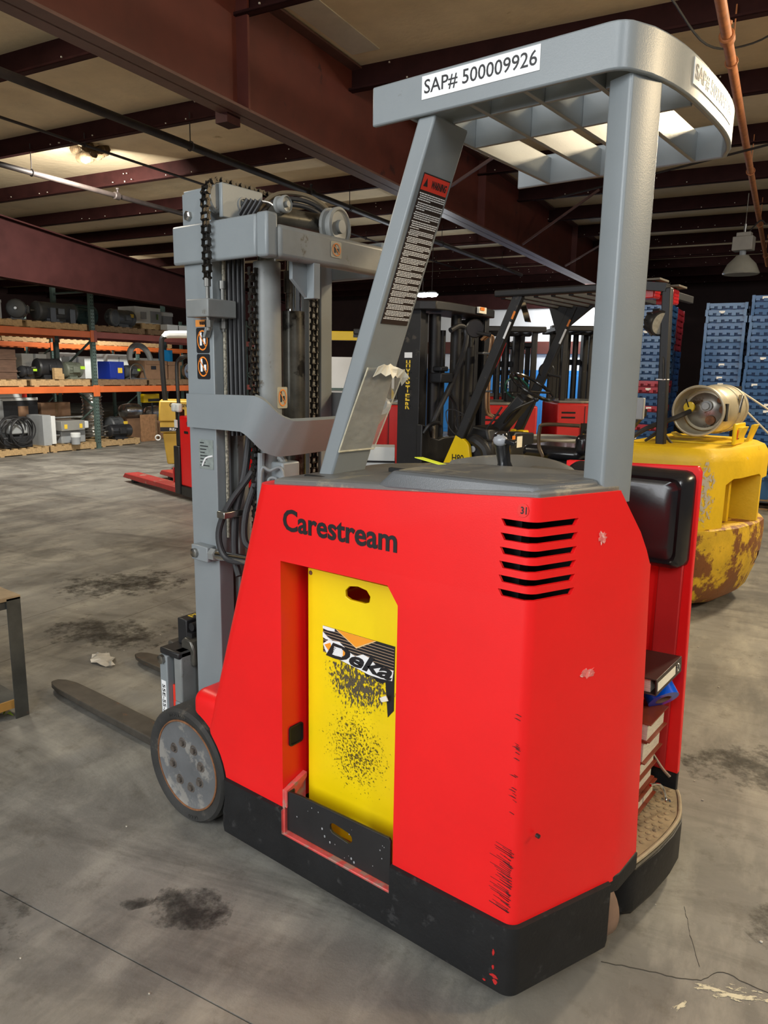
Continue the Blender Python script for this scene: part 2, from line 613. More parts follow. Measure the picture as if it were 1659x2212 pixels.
def decal(name, w, h, mt, Fm, parent, t=0.0008, r=0.0, label=None):
    """a thin sticker with its centre at the frame's origin"""
    g = G()
    if r:
        pts = []
        for cx, cy, a0 in ((w / 2 - r, h / 2 - r, 0), (-w / 2 + r, h / 2 - r, 90), (-w / 2 + r, -h / 2 + r, 180), (w / 2 - r, -h / 2 + r, 270)):
            pts += [(cx + r * math.cos(math.radians(a0 + k * 30)), cy + r * math.sin(math.radians(a0 + k * 30))) for k in range(4)]
    else:
        pts = [(-w / 2, -h / 2), (w / 2, -h / 2), (w / 2, h / 2), (-w / 2, h / 2)]
    g.prism(pts, -0.0004, t, 'z')
    g.xf(lambda c: Fm @ c)
    return g.obj(name, mt, parent, smooth=0, label=label)


def rotz(a):
    return Matrix.Rotation(a, 3, 'Z')


def arc(cx, cy, r, a0, a1, n):
    return [(cx + r * math.cos(math.radians(a0 + (a1 - a0) * i / (n - 1))), cy + r * math.sin(math.radians(a0 + (a1 - a0) * i / (n - 1)))) for i in range(n)]


def rrect(x0, y0, x1, y1, r, n=4):
    return arc(x1 - r, y1 - r, r, 0, 90, n) + arc(x0 + r, y1 - r, r, 90, 180, n) + arc(x0 + r, y0 + r, r, 180, 270, n) + arc(x1 - r, y0 + r, r, 270, 360, n)

# ================================================================ THE SETTING
BA = math.radians(9.7)          # the building stands turned against the truck
BM = Matrix.Rotation(BA, 4, 'Z')


def bw(a, b, z=0.0):
    return BM @ Vector((a, b, z))


def building(g, name, m, **k):
    o = g.obj(name, m, **k)
    o.rotation_euler = (0, 0, BA)
    return struct(o)


floor = building(G().box((-26, -12, -0.06), (9, 24.3, -0.006)), 'floor', mat('joint_filler', (0.05, 0.045, 0.035), 0.9, var=0.2))
xs = [-26, -10.6, -7.1, -3.52, -3.02, 9]
ys = [-12, -0.32, 24.3]
jo = 0.0022
for i in range(len(xs) - 1):
    for j in range(len(ys) - 1):
        if xs[i] == -3.52 and 0:
            continue
        G().box((xs[i] + jo, ys[j] + jo, -0.05), (xs[i + 1] - jo, ys[j + 1] - jo, 0.0)).obj('floor_slab', 'concrete', floor, smooth=0)

ceiling = building(G().box((-26, -12, 4.43), (9, 24.3, 4.5)), 'ceiling', 'insulation')
# purlins
pb = [3.55 + 1.72 * k for k in range(-4, 12)]
g = G()
g.box((-26, -0.006, 4.20), (9, 0.006, 4.43)).box((-26, -0.07, 4.20), (9, 0.006, 4.208)).box((-26, 0.0, 4.42), (9, 0.07, 4.43)).box((-26, -0.07, 4.20), (9, -0.064, 4.225))
pm = g.mesh('purlin', 0)
pm.materials.append(M('purlin'))
for b in pb:
    o = link('purlin', pm, ceiling)
    o.location = (0, b, 0)
g = G()
for b in pb:
    for k in range(34):
        a = -12 + 14 * random.random()
        z = 4.215 + (0.03 if random.random() < 0.6 else 0.17) * random.random()
        g.box((a, b - 0.079, z), (a + 0.012, b - 0.068, z + 0.012))
o = g.obj('screw_head', 'insulation_white', ceiling, smooth=0)
o['kind'] = 'stuff'
# white facing strips and patches between the purlins beside the rafter
for a0, a1, b0, b1 in ((-3.45, -3.16, 2.5, 5.0), (-3.45, -3.1, 8.75, 10.2), (-3.2, -2.8, 12.2, 13.6)):
    G().box((a0, b0, 4.422), (a1, b1, 4.432)).obj('facing_strip', 'insulation_white', ceiling, smooth=0)
# torn insulation hanging down
g = G()
random.seed(3)
for k in range(16):
    c = Vector((-8.15 + random.uniform(-0.3, 0.3), 5.95 + random.uniform(-0.12, 0.12), 4.30 + random.uniform(-0.05, 0.1)))
    g.ball(c, random.uniform(0.05, 0.11), 8, (1, 0.6, 0.8))
g.obj('torn_insulation', mat('torn', (0.13, 0.085, 0.04), 0.9, var=0.4, vs=14, bump=1.0, bs=24), ceiling)


def rafter(a, prof, mweb, mfl, fw=0.24):
    """prof: (b, z_bottom, z_top)"""
    r = G()
    r.loft([[Vector((a + s * 0.009, b, z)) for s, z in ((-1, z0), (1, z0), (1, z1), (-1, z1))] for b, z0, z1 in prof])
    o = r.obj('rafter', mweb, ceiling, smooth=0)
    for lo in (True, False):
        q = G()
        q.loft([[Vector((a + x, b, (z0 if lo else z1) + dz)) for x, dz in ((-fw / 2, 0), (fw / 2, 0), (fw / 2, 0.02), (-fw / 2, 0.02))] for b, z0, z1 in prof])
        q.obj('flange', mfl, o, smooth=0)
    return o


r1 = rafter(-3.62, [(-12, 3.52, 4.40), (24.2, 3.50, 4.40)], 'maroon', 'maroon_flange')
for b in (3.52, -1.6, 8.7, 13.8):
    G().box((-3.74, b - 0.012, 3.52), (-3.5, b + 0.012, 4.41)).obj('stiffener', 'maroon', r1, smooth=0)
G().box((-3.78, 3.44, 3.44), (-3.66, 3.60, 3.56)).obj('gusset', 'purlin', r1, smooth=0)
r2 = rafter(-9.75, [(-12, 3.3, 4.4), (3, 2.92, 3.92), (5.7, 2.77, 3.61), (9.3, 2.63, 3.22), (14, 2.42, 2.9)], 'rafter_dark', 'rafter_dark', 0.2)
for b, db in ((6.95, 1.0), (10.4, -1.2), (13.0, 1.0)):
    G().bar((-3.5, b, 3.55), (-2.3, b + db * 0.15, 4.22), 0.03, 0.03).obj('flange_brace', 'maroon_flange', ceiling, smooth=0)


def pipe(a, z, r, m, label, b0=-10, b1=17, name='sprinkler_pipe', couplings=()):
    t = thing(name, label, 'pipe', bw(a, b0, z), BA)
    G().cyl((0, 0, 0), (0, b1 - b0, 0), r, n=12).obj('pipe_run', m, t)
    for c in couplings:
        G().lathe([(-0.05, r * 1.25), (-0.04, r * 1.5), (0.04, r * 1.5), (0.05, r * 1.25)], (0, c - b0, 0), (0, 1, 0), 14).obj('coupling', m, t)
        G().lathe([(0, 0.012), (0.05, 0.012), (0.055, 0.025), (0.075, 0.025), (0.08, 0.01)], (0, c - b0 + 0.02, r), (0, 0, 1), 8).obj('sprinkler_head', m, t)
    for b in (pb[3], pb[5], pb[7], pb[9], pb[11]):
        if b0 < b < b1:
            G().cyl((0, b - b0 - 0.05, r * 0.8), (0, b - b0 - 0.05, 4.3 - z), 0.006, n=6).torus((0, b - b0 - 0.05, 0), (0, 1, 0), r + 0.008, 0.006, 14, 6).obj('hanger', m, t)
    return t


pipe(-5.67, 3.95, 0.042, 'pipe_black', 'thick black sprinkler pipe running alongside the maroon rafter', couplings=(2.75, 7.6))
pipe(-8.35, 3.95, 0.034, 'pipe_black', 'thin black sprinkler pipe hanging nearest the pallet racks', couplings=(6.6,))
pipe(-7.35, 4.16, 0.016, 'pipe_black', 'slim dark conduit line tucked under the purlins between two sprinkler pipes', name='conduit')
pipe(-0.19, 3.9, 0.036, 'pipe_rust', 'rusty orange sprinkler pipe above the overhead guard', couplings=(4.75,))
g = G().tube([bw(-0.55, 4.4, 4.1), bw(-0.35, 5.0, 3.97), bw(-0.05, 5.2, 4.0), bw(0.35, 5.2, 4.15), bw(0.9, 5.3, 4.2)], 0.008, 6, 6)
tag(g.obj('black_cable', 'hose'), 'thin black cable sagging from the ceiling beside the orange pipe', 'cable')
g = G().tube([bw(-2.6, 8.9, 3.86), bw(-0.4, 7.6, 3.83), bw(1.5, 6.6, 3.86)], 0.012, 6, 5)
tag(g.obj('hanging_cable', 'pipe_black'), 'dark cable stretched across the ceiling purlins behind the overhead guard', 'cable')

# back wall, left wall
wb = building(G().box((-9.9, 17.0, 0), (-3.3, 17.15, 3.12)), 'wall_back', 'wall_white')
G().box((-9.9, 16.9, 2.02), (-3.3, 17.0, 2.32)).obj('girt', 'maroon', wb, smooth=0)
G().box((-10.0, 16.85, 3.12), (-3.2, 17.2, 3.5)).obj('header_beam', 'purlin', wb, smooth=0)
for a in (-9.95, -3.25):
    G().box((a - 0.1, 16.85, 0), (a + 0.1, 17.2, 3.12)).obj('column', 'maroon', wb, smooth=0)
building(G().box((-26, 24.1, 0), (9, 24.3, 4.43)), 'wall_far', 'dark_siding')
building(G().box((-26.2, -12, 0), (-26, 24.3, 4.43)), 'wall_left', 'dark_siding')

# blue parts counter against the back wall
t = thing('parts_counter', 'bright blue panelled counter marked PARTS against the white back wall', 'counter', bw(-6.2, 16.6, 0), BA)
G().box((-3.4, -0.25, 0), (2.3, 0.25, 1.62)).obj('body', 'sign_blue', t, bevel=0.01)
for k in range(6):
    G().box((-3.3 + k * 0.95, -0.262, 0.1), (-2.42 + k * 0.95, -0.25, 1.5)).obj('panel', 'sign_blue', t, bevel=0.004)
lettering('PARTS', 1.0, 0.22, 'white_print', frame((0.75, -0.27, 1.22), (1, 0, 0), (0, 0, 1)), t, bold=0.02)

# ---------------------------------------------------------------- hanging high bay lamp
P = bw(-0.34, 11.2, 0)
t = thing('high_bay_lamp', 'hanging high bay lamp with glass bell shade above the tote stacks', 'lamp', (P.x, P.y, 3.04))
G().lathe([(0, 0.25), (0.02, 0.26), (0.05, 0.245), (0.15, 0.20), (0.24, 0.11), (0.27, 0.09)], (0, 0, 0), (0, 0, 1), 28, cap=False).obj('shade', mat('shade_glass', (0.42, 0.40, 0.33), 0.18, 0.2, var=0.1, vs=4), t)
G().lathe([(0.0, 0.001), (0.0, 0.235), (0.015, 0.24)], (0, 0, 0.0), (0, 0, 1), 28).obj('lens', mat('lens_frost', (0.7, 0.68, 0.6), 0.15, var=0), t)
G().cyl((0, 0, 0.26), (0, 0, 0.34), 0.045).obj('socket', 'cabinet_grey', t)
G().box((-0.14, -0.1, 0.34), (0.14, 0.1, 0.54)).box((-0.1, -0.07, 0.54), (0.1, 0.07, 0.6)).obj('ballast_box', mat('ballast', (0.36, 0.33, 0.28), 0.5, var=0.1), t, bevel=0.01)
G().cyl((0, 0, 0.6), (0, 0, 0.72), 0.02).tube([(0, 0, 0.7), (0, 0, 1.15)], 0.008).obj('hook', 'steel', t)
G().tube([(0.05, 0, 0.6), (0.2, 0, 0.75), (0.3, 0.1, 0.72), (0.55, 0.2, 1.1)], 0.012, 6, 5).obj('flex', 'pipe_black', t)

# lit LED lamps far behind
for k, (a, b, z) in enumerate(((-5.86, 11.7, 2.98), (-5.62, 11.6, 2.97))):
    P = bw(a, b, z)
    t = thing('led_lamp', 'small bright LED lamp shining beyond the tall black mast', 'lamp', P, BA, 'lit lamps beyond the black mast')
    G().lathe([(0, 0.09), (0.03, 0.10), (0.06, 0.06)], (0, 0, 0), (0, 0, 1), 16).obj('housing', 'black', t)
    G().lathe([(-0.05, 0.02), (-0.04, 0.09), (0.0, 0.12)], (0, 0, 0), (0, 0, 1), 16).obj('lens', 'lamp_lens', t)
    G().cyl((0, 0, 0.05), (0, 0, 4.4 - z), 0.006, n=6).obj('stem', 'pipe_black', t)
    pl = bpy.data.lights.new('led_glow', 'POINT')
    pl.energy, pl.color, pl.shadow_soft_size = 40, COOL, 0.06
    po = bpy.data.objects.new('led_glow', pl)
    COL.objects.link(po)
    po.location = P - Vector((0, 0, 0.12))

# ================================================================ THE STAND-UP FORKLIFT (modelled in world coordinates)
T = thing('stand_up_forklift', 'red and grey stand-up forklift with white number plates on its overhead guard', 'forklift', (-0.5, 0.4875, 0), world=True)


def ztop(x):
    t = max(0.0, min(1.0, (x + 0.824) / 0.824))
    return 1.206 + 0.058 * (1 - (1 - t) ** 2)


def ring(z, top=False):
    fx = -0.824 - 0.045 + (z - 1.206) * 0.319
    if z < 0.36:
        fx = -1.14
    ye = 0.364 + (1.074 - min(z, 1.074)) / 0.826 * 0.09
    r = 0.055
    pts = [(fx + r + r * math.cos(math.radians(a)), r + r * math.sin(math.radians(a))) for a in (180, 195, 210, 225, 240, 255, 270)]
    rr, ang = 0.032, math.radians(69)
    tl = rr * math.tan(ang / 2)
    cx, cy = -tl, rr
    n = 7
    for i in range(n):
        a = -PI / 2 + ang * i / (n - 1)
        pts.append((cx + rr * math.cos(a), cy + rr * math.sin(a)))
    pts += [(0.080, 0.208), (0.092, 0.239), (0.106, 0.276), (0.120, 0.312), (0.128, 0.340), (0.132, ye), (-0.36, ye), (-0.36, 0.50), (fx, 0.50)]
    out = []
    for x, y in pts:
        zz = z
        if top:
            zz = ztop(x)
        out.append(Vector((x, y, zz)))
    return out


body = G().loft([ring(z) for z in (0.236, 0.355, 0.365, 0.7, 1.03)] + [ring(1.206, True)]).obj('body_panel', 'red', T)
cut = []
cut.append(G().prism([(-0.765, 0.157), (-0.355, 0.157), (-0.355, 0.955), (-0.388, 1.0), (-0.765, 0.998)], -0.1, 0.46, 'y').obj('c', 'red'))
cut.append(G().cyl((-1.24, -0.2, 0.2), (-1.24, 0.22, 0.2), 0.222, n=48).obj('c', 'red'))
hol = [(-0.32, 0.008), (-0.018, 0.008), (-0.003, 0.020), (0.068, 0.205), (0.068, 0.22), (-0.32, 0.22)]
cut.append(G().prism(hol, 0.3, 1.225, 'z').obj('c', 'void_shade'))  # hollow's walls painted black, so its shade is in the colour
cut.append(G().prism([(0.236, 1.30), (0.240, 1.262), (0.312, 1.160), (0.364, 1.074), (0.6, 1.06), (0.6, 1.30)], 0.03, 0.3, 'x').obj('c', 'red'))
boolean(body, cut)
cut = []
ux, uy = 0.359, 0.933


def slot_ring(z, d):
    """plan strip crossing the panel round the corner, shortened by d at both ends"""
    sx, e = -0.078 + d, 0.127 - d
    o = [(sx, -0.03), (0.018, -0.03), (0.03 + ux * e * 1.0 + 0.0, uy * e - 0.012)]
    i = [(ux * e - 0.05, uy * e + 0.02), (-0.035, 0.05), (sx, 0.05)]
    return [Vector((p[0], p[1], z)) for p in o + i]


for k in range(6):
    zc = 1.204 - k * 0.0316
    cut.append(G().loft([slot_ring(zc - 0.0078, 0.007), slot_ring(zc + 0.0078, -0.002)]).obj('c', 'red', smooth=0))
boolean(body, cut)
bv = body.modifiers.new('bevel', 'BEVEL')
bv.width, bv.segments, bv.limit_method, bv.angle_limit = 0.004, 2, 'ANGLE', math.radians(50)
bv.use_clamp_overlap = True

# rounded fender over the front wheel
f = G().box((-1.205, 0.008, 0.33), (-0.98, 0.22, 0.488)).obj('fender', 'red', T)
b_ = f.modifiers.new('b', 'BEVEL')
b_.width, b_.segments = 0.042, 6
boolean(f, [G().cyl((-1.24, -0.2, 0.2), (-1.24, 0.5, 0.2), 0.224, n=48).obj('c', 'red')])
# front mass across the truck and the lower dash
G().prism([(-1.12, 0.36), (-0.36, 0.36), (-0.36, 1.06), (-0.90, 1.06)], 0.50, 0.97, 'y').obj('front_panel', 'red', T, bevel=0.01)
G().box((-0.36, 0.47, 0.20), (-0.33, 0.95, 1.06)).obj('dash_panel', 'cowl', T, bevel=0.005)
# dark insides behind the vent slots
G().box((-0.30, 0.06, 0.5), (-0.06, 0.10, 1.2)).box((-0.2, 0.06, 1.07), (-0.14, 0.05, 1.16)).obj('electrics_tray', 'black', T)

# skirt: a black band round the foot of the body


def off(pts, d):
    out = []
    n = len(pts)
    for i, p in enumerate(pts):
        a = pts[max(i - 1, 0)]
        b = pts[min(i + 1, n - 1)]
        t = Vector((b[0] - a[0], b[1] - a[1])).normalized()
        out.append((p[0] + t.y * d, p[1] - t.x * d))
    return out


sk = [(-1.03, 0.0), (-0.8, 0.0), (-0.5, 0.0), (-0.2, 0.0), (-0.03, 0.0)] + [(-0.022 + 0.032 * math.cos(-PI / 2 + math.radians(69) * i / 6), 0.032 + 0.032 * math.sin(-PI / 2 + math.radians(69) * i / 6)) for i in range(7)] + [(0.07, 0.182), (0.105, 0.272), (0.115, 0.30)]


def skirt_ring(d_out, z0, z1):
    o = off(sk, d_out)
    i_ = off(sk, -0.03)
    return o, i_


o_, i_ = off(sk, 0.010), off(sk, -0.035)
ob = off(sk, 0.006)
g = G()
rings = []
for (ox, oy), (bx, by), (ix, iy) in zip(o_, ob, i_):
    rings.append([Vector((ix, iy, 0.06)), Vector((bx, by, 0.052)), Vector((ox, oy, 0.075)), Vector((ox, oy, 0.238)), Vector((ox * 0.5 + ix * 0.5, oy * 0.5 + iy * 0.5, 0.247)), Vector((ix, iy, 0.247))])
skirt = g.loft(rings).obj('skirt', 'skirt', T)
boolean(skirt, [G().prism([(-0.762, 0.160), (-0.358, 0.160), (-0.358, 0.5), (-0.762, 0.5)], -0.1, 0.4, 'y').obj('c', 'red_worn'),
                G().cyl((-1.24, -0.2, 0.2), (-1.24, 0.22, 0.2), 0.222, n=48).obj('c', 'skirt')])
G().prism([(-1.02, 0.075), (-0.96, 0.045), (-0.70, 0.050), (-0.70, 0.09), (-1.0, 0.1)], 0.0, 0.03, 'y').obj('skirt_shoe', 'skirt', T, bevel=0.004)
# red paint showing through knocks on the skirt corner
for (x, z, rx, rz, sd) in ((-0.036, 0.095, 0.013, 0.006, 51), (-0.034, 0.082, 0.008, 0.009, 52), (-0.040, 0.118, 0.004, 0.008, 53), (-0.041, 0.158, 0.004, 0.010, 54), (-0.062, 0.07, 0.006, 0.003, 55)):
    random.seed(sd)
    pts_ = [(x + rx * math.cos(2 * PI * i / 14) * random.uniform(0.5, 1), z + rz * math.sin(2 * PI * i / 14) * random.uniform(0.5, 1)) for i in range(14)]
    G().prism(pts_, -0.0108, -0.0095, 'y').obj('paint_chip', 'red_dull', skirt, smooth=0)
# narrow continuation of the skirt under the rear face
G().prism([(0.10, 0.27), (0.130, 0.335), (0.137, 0.455), (0.10, 0.455)], 0.20, 0.25, 'z').obj('rear_rail', 'skirt', T, bevel=0.004)
# battery sill with worn red lip
G().box((-0.762, -0.006, 0.148), (-0.358, 0.10, 0.162)).obj('battery_sill', 'red_worn', T, bevel=0.003)
G().box((-0.766, -0.002, 0.155), (-0.757, 0.09, 0.30)).obj('sill_post', 'red_worn', T, bevel=0.002)
G().prism([(0.0, 0.245), (0.085, 0.31), (0.085, 0.325), (0.0, 0.30)], -0.764, -0.748, 'x').obj('sill_bracket', 'red_worn', T)
# battery gate: black plate with a slotted hand hole
hole = [(x, z) for x, z in arc(-0.515, 0.247, 0.016, -90, 90, 7) + arc(-0.566, 0.253, 0.016, 90, 270, 7)]
gt = G().plate([(-0.748, 0.170), (-0.366, 0.170), (-0.366, 0.300), (-0.372, 0.309), (-0.70, 0.302), (-0.735, 0.298), (-0.748, 0.296)], [hole], 0.004, 0.012, 'y')
gt.box((-0.752, 0.004, 0.170), (-0.744, 0.03, 0.296))
gt.obj('battery_gate', 'black', T, smooth=0, bevel=0.0015)
g = G()
random.seed(5)
for k in range(14):
    g.ball((random.uniform(-0.72, -0.38), 0.003, random.uniform(0.18, 0.29)), random.uniform(0.001, 0.0022), 8, (1, 0.3, 1.2))
for x, z in ((-0.60, 0.215), (-0.58, 0.205), (-0.50, 0.19), (-0.49, 0.183), (-0.61, 0.235)):
    g.ball((x, 0.003, z), 0.0032, 8, (1, 0.3, 1.3))
o = g.obj('paint_drops', mat('drops', (0.30, 0.31, 0.32), 0.4, var=0.3, vs=90), T)
o['kind'] = 'stuff'
# square opening in the battery recess wall
G().plate(rrect(0.026, 0.425, 0.083, 0.487, 0.009), [rrect(0.030, 0.429, 0.079, 0.483, 0.007)], -0.7651, -0.760, 'x').obj('port_rim', 'skirt', T)
G().box((-0.768, 0.030, 0.429), (-0.7635, 0.079, 0.483)).obj('port', 'void_shade', T, smooth=0)

# Carestream lettering on the side
lettering('Carestream', 0.392, 0.062, 'black_print', frame((-0.556, -0.0012, 1.118), (1, 0, 0), (0, 0, 1)), T, bold=0.022)
# inspection sticker by the vents, peeled tape remains
decal('round_sticker', 0.026, 0.030, mat('red_sticker', (0.80, 0.03, 0.025), 0.35, var=0), frame((-0.028, -0.001, 1.236), (1, 0, 0), (0, 0, 1)), T, r=0.0129)
lettering('31', 0.014, 0.016, 'black_print', frame((-0.026, -0.002, 1.236), (1, 0, 0), (0, 0, 1)), T, bold=0.02)
tapem = mat('tape_scrap', (0.72, 0.16, 0.15), 0.35, var=0.35, vs=60, wear=(0.85, 0.5, 0.46), wamt=0.5, ws=70)


def blob(n, rx, rz, seed):
    random.seed(seed)
    return [(rx * math.cos(2 * PI * i / n) * random.uniform(0.45, 1.0), rz * math.sin(2 * PI * i / n) * random.uniform(0.45, 1.0)) for i in range(n)]


for (sv, sz, rx, rz, sd) in ((0.205, 1.160, 0.017, 0.018, 2), (0.191, 0.838, 0.030, 0.015, 4)):
    Fm = frame((ux * sv + uy * 0.0009, uy * sv - ux * 0.0009, sz), (ux, uy, 0), (0, 0, 1))
    g = G().prism(blob(22, rx, rz, sd), -0.0003, 0.0008, 'z')
    g.xf(lambda c: Fm @ c)
    g.obj('tape_remnant', tapem, T, smooth=0)
# scuff strokes near the corner
g = G()
random.seed(12)
for k in range(46):
    z = 0.44 - 0.17 * (k / 46) + random.uniform(-0.004, 0.004)
    x1 = -0.006 - random.random() * 0.01
    x0 = x1 - random.uniform(0.015, 0.055)
    g.prism([(x0, z + 0.002), (x1, z - 0.005), (x1, z - 0.0035), (x0, z + 0.003)], -0.0006, 0.0005, 'y')
for k in range(16):
    z = 0.80 - 0.3 * random.random()
    x1 = -0.004 - random.random() * 0.008
    g.prism([(x1 - random.uniform(0.005, 0.02), z + 0.001), (x1, z - 0.002), (x1, z - 0.001), (x1 - 0.01, z + 0.002)], -0.0006, 0.0005, 'y')
o = g.obj('scuff_marks', mat('scuff', (0.09, 0.012, 0.012), 0.6, var=0.3, vs=90), T, smooth=0)
o['kind'] = 'stuff'
G().cyl((0.026, 0.045, 0.47), (0.034, 0.043, 0.47), 0.005, n=8).obj('bolt', 'black', T)

# ---------------- grey cowl on top
g = G()
cp = [(-0.80, 0.012), (-0.815, 0.05), (-0.815, 0.46), (-0.77, 0.49), (-0.36, 0.49), (-0.05, 0.40), (0.060, 0.37), (0.086, 0.24), (0.0, 0.014), (-0.02, 0.010)]
g.loft([[Vector((x, y, ztop(x) - 0.03)) for x, y in cp], [Vector((x, y, ztop(x) + 0.010)) for x, y in cp], [Vector((x * 0.985 - 0.005, 0.25 + (y - 0.25) * 0.96, ztop(x) + 0.016)) for x, y in cp]])
cowl = g.obj('cowl', 'cowl', T, bevel=0.004)
# raised hood over the controls
hp = [(-0.445, 0.012), (-0.40, 0.009), (-0.014, 0.009), (0.004, 0.020), (0.066, 0.180), (0.046, 0.27), (-0.06, 0.33), (-0.36, 0.30), (-0.45, 0.15)]
hp2 = [(-0.395, 0.022), (-0.36, 0.017), (-0.018, 0.016), (-0.004, 0.026), (0.056, 0.180), (0.038, 0.262), (-0.06, 0.315), (-0.34, 0.285), (-0.40, 0.15)]
g = G().loft([[Vector((x, y, ztop(x) - 0.01)) for x, y in hp], [Vector((x, y, 1.2885 - 0.014 * max(0, -x - 0.1))) for x, y in hp2]])
g.obj('hood', 'cowl_edge', T, bevel=0.007, seg=4)
G().prism([(x * 0.97 - 0.006, y * 0.90 + 0.018) for x, y in hp2], 1.26, 1.2892, 'z').xf(lambda c: (c.x, c.y, c.z - 0.014 * max(0, -c.x - 0.1))).obj('hood_mat', 'cowl', T, bevel=0.002)
# dished arm rest behind the hood: a raised curved rim and the dish inside it
n = 20
rim_o, rim_i = [], []
g = G()
rings = []
for i in range(n + 1):
    t = i / n
    x = -0.43 + 0.36 * t
    y = 0.30 + 0.13 * math.sin(PI * (0.10 + 0.72 * t)) + 0.07 * t
    h = 1.262 + 0.034 * math.sin(PI * min(1, 0.12 + t * 1.05)) ** 0.6 if t < 0.95 else 1.27
    rings.append([Vector((x, y - 0.09, 1.255)), Vector((x, y - 0.03, h - 0.02)), Vector((x, y, h)), Vector((x, y + 0.03, h)), Vector((x, y + 0.05, 1.24)), Vector((x, y - 0.05, 1.23))])
g.loft(rings).obj('arm_rest', 'cowl', T, smooth=60)
# slots in the cowl
for (x0, y0, L) in ((-0.77, 0.10, 0.10), (-0.60, 0.27, 0.10)):
    G().box((x0, y0, 1.21), (x0 + L, y0 + 0.016, ztop(x0) + 0.0172)).obj('cowl_slot', 'void_shade', T, smooth=0, bevel=0.003)
# control handle
g = G().lathe([(0, 0.020), (0.02, 0.024), (0.04, 0.017), (0.075, 0.019), (0.10, 0.024), (0.115, 0.02), (0.122, 0.004)], (-0.236, 0.30, 1.255), (-0.12, -0.1, 1), 16)
ch = g.obj('control_handle', 'black_gloss', T)
G().ball((-0.243, 0.275, 1.352), 0.019, 12, (1.1, 0.7, 0.8)).obj('thumb_button', mat('button_grey', (0.30, 0.31, 0.33), 0.25, var=0.05), ch)
G().bar((-0.225, 0.27, 1.352), (-0.195, 0.268, 1.347), 0.012, 0.012).obj('trigger', 'black_gloss', ch, bevel=0.003)
# yellow tag and red knob left of the dish
G().prism([(-0.50, 0.26), (-0.36, 0.235), (-0.355, 0.255), (-0.49, 0.285)], 1.268, 1.270, 'z').xf(lambda c: (c.x, c.y, c.z + 0.11 * (-0.36 - c.x) + 0.004)).obj('yellow_tag', mat('tag_lime', (0.75, 0.85, 0.05), 0.5, var=0), T, smooth=0)
G().cyl((-0.372, 0.245, 1.262), (-0.345, 0.232, 1.272), 0.007, n=10).obj('key_tab', 'red_print', T)

# ---------------- overhead guard
ZG0, ZG1 = 2.122, 2.213


def guard_line():
    pts = [(-0.578, 0.152), (-0.3, 0.152)]
    cxx, cyy, r = 0.028, 0.202, 0.05
    pts += [(cxx + r * math.cos(math.radians(a)), cyy + r * math.sin(math.radians(a))) for a in (-90, -72, -54, -36, -18)]
    for i in range(17):
        y = 0.225 + (0.86 - 0.225) * i / 16
        pts.append((0.086 + 0.040 * (1 - abs((y - 0.545) / 0.345) ** 3), y))
    pts += [(0.055 + 0.022 * math.cos(math.radians(a)), 0.905 + 0.025 * math.sin(math.radians(a))) for a in (0, 45, 90)]
    pts += [(-0.3, 0.93), (-0.578, 0.93)]
    return pts


GL = guard_line()
gi = off(GL, -0.014)
guard = G().loft([[Vector((o[0], o[1], ZG0)), Vector((o[0], o[1], ZG1)), Vector((i[0], i[1], ZG1)), Vector((i[0], i[1], ZG0))] for o, i in zip(GL, gi)]).obj('overhead_guard', 'grey', T, bevel=0.004)
for x in (-0.466, -0.299, -0.160, -0.018):
    G().box((x - 0.006, 0.165, ZG0 + 0.001), (x + 0.006, 0.917, ZG1 - 0.012)).obj('cross_bar', 'grey', guard, smooth=0, bevel=0.002)
lo = [(0.252, (-0.466, -0.299, -0.160, -0.018, 0.092)), (0.458, (-0.466, -0.299, -0.160, -0.018, 0.112))]
for y, xs_ in lo:
    for a, b in zip(xs_[:-1], xs_[1:]):
        G().box((a + 0.006, y - 0.006, ZG0 + 0.001), (b - 0.006, y + 0.006, ZG1 - 0.012)).obj('guard_rib', 'grey', guard, smooth=0, bevel=0.002)
# number plates
Fm = frame((-0.2735, 0.1515, 2.180), (1, 0, 0), (0, 0, 1))
pl = decal('number_plate', 0.306, 0.051, 'white_print', Fm, guard)
pl.data.transform(Matrix.Translation((0, -0.0003, 0)))
lettering('SAP# 500009926', 0.292, 0.034, 'black_print', frame((-0.2735, 0.1508, 2.180), (1, 0, 0), (0, 0, 1)), guard, bold=0.008)
cum = [0.0]
for a, b in zip(GL[:-1], GL[1:]):
    cum.append(cum[-1] + math.hypot(b[0] - a[0], b[1] - a[1]))


def on_arc(s, z, d):
    for i in range(len(GL) - 1):
        if cum[i] <= s <= cum[i + 1]:
            k = (s - cum[i]) / (cum[i + 1] - cum[i])
            p = Vector((GL[i][0] + (GL[i + 1][0] - GL[i][0]) * k, GL[i][1] + (GL[i + 1][1] - GL[i][1]) * k))
            t = Vector((GL[i + 1][0] - GL[i][0], GL[i + 1][1] - GL[i][1])).normalized()
            return Vector((p.x + t.y * d, p.y - t.x * d, z))


def s_at_y(y):
    for i in range(6, len(GL) - 1):
        if GL[i][1] <= y <= GL[i + 1][1]:
            return cum[i] + (y - GL[i][1]) / (GL[i + 1][1] - GL[i][1]) * (cum[i + 1] - cum[i])


s0, s1 = s_at_y(0.40), s_at_y(0.735)
g = G()
K = 14
g.loft([[on_arc(s0 + (s1 - s0) * i / K, z, d) for z, d in ((2.150, -0.001), (2.150, 0.0012), (2.204, 0.0012), (2.204, -0.001))] for i in range(K + 1)])
g.obj('number_plate', 'white_print', guard)
me = text_mesh('SAP# 500009926', (s1 - s0) - 0.016, 0.034, 0.008)
for v in me.vertices:
    v.co = on_arc((s0 + s1) / 2 + v.co.x, 2.177 + v.co.y, 0.0018 if v.co.z > 0 else 0.0008)
me.materials.clear()
me.materials.append(M('black_print'))
link('lettering', me, guard)

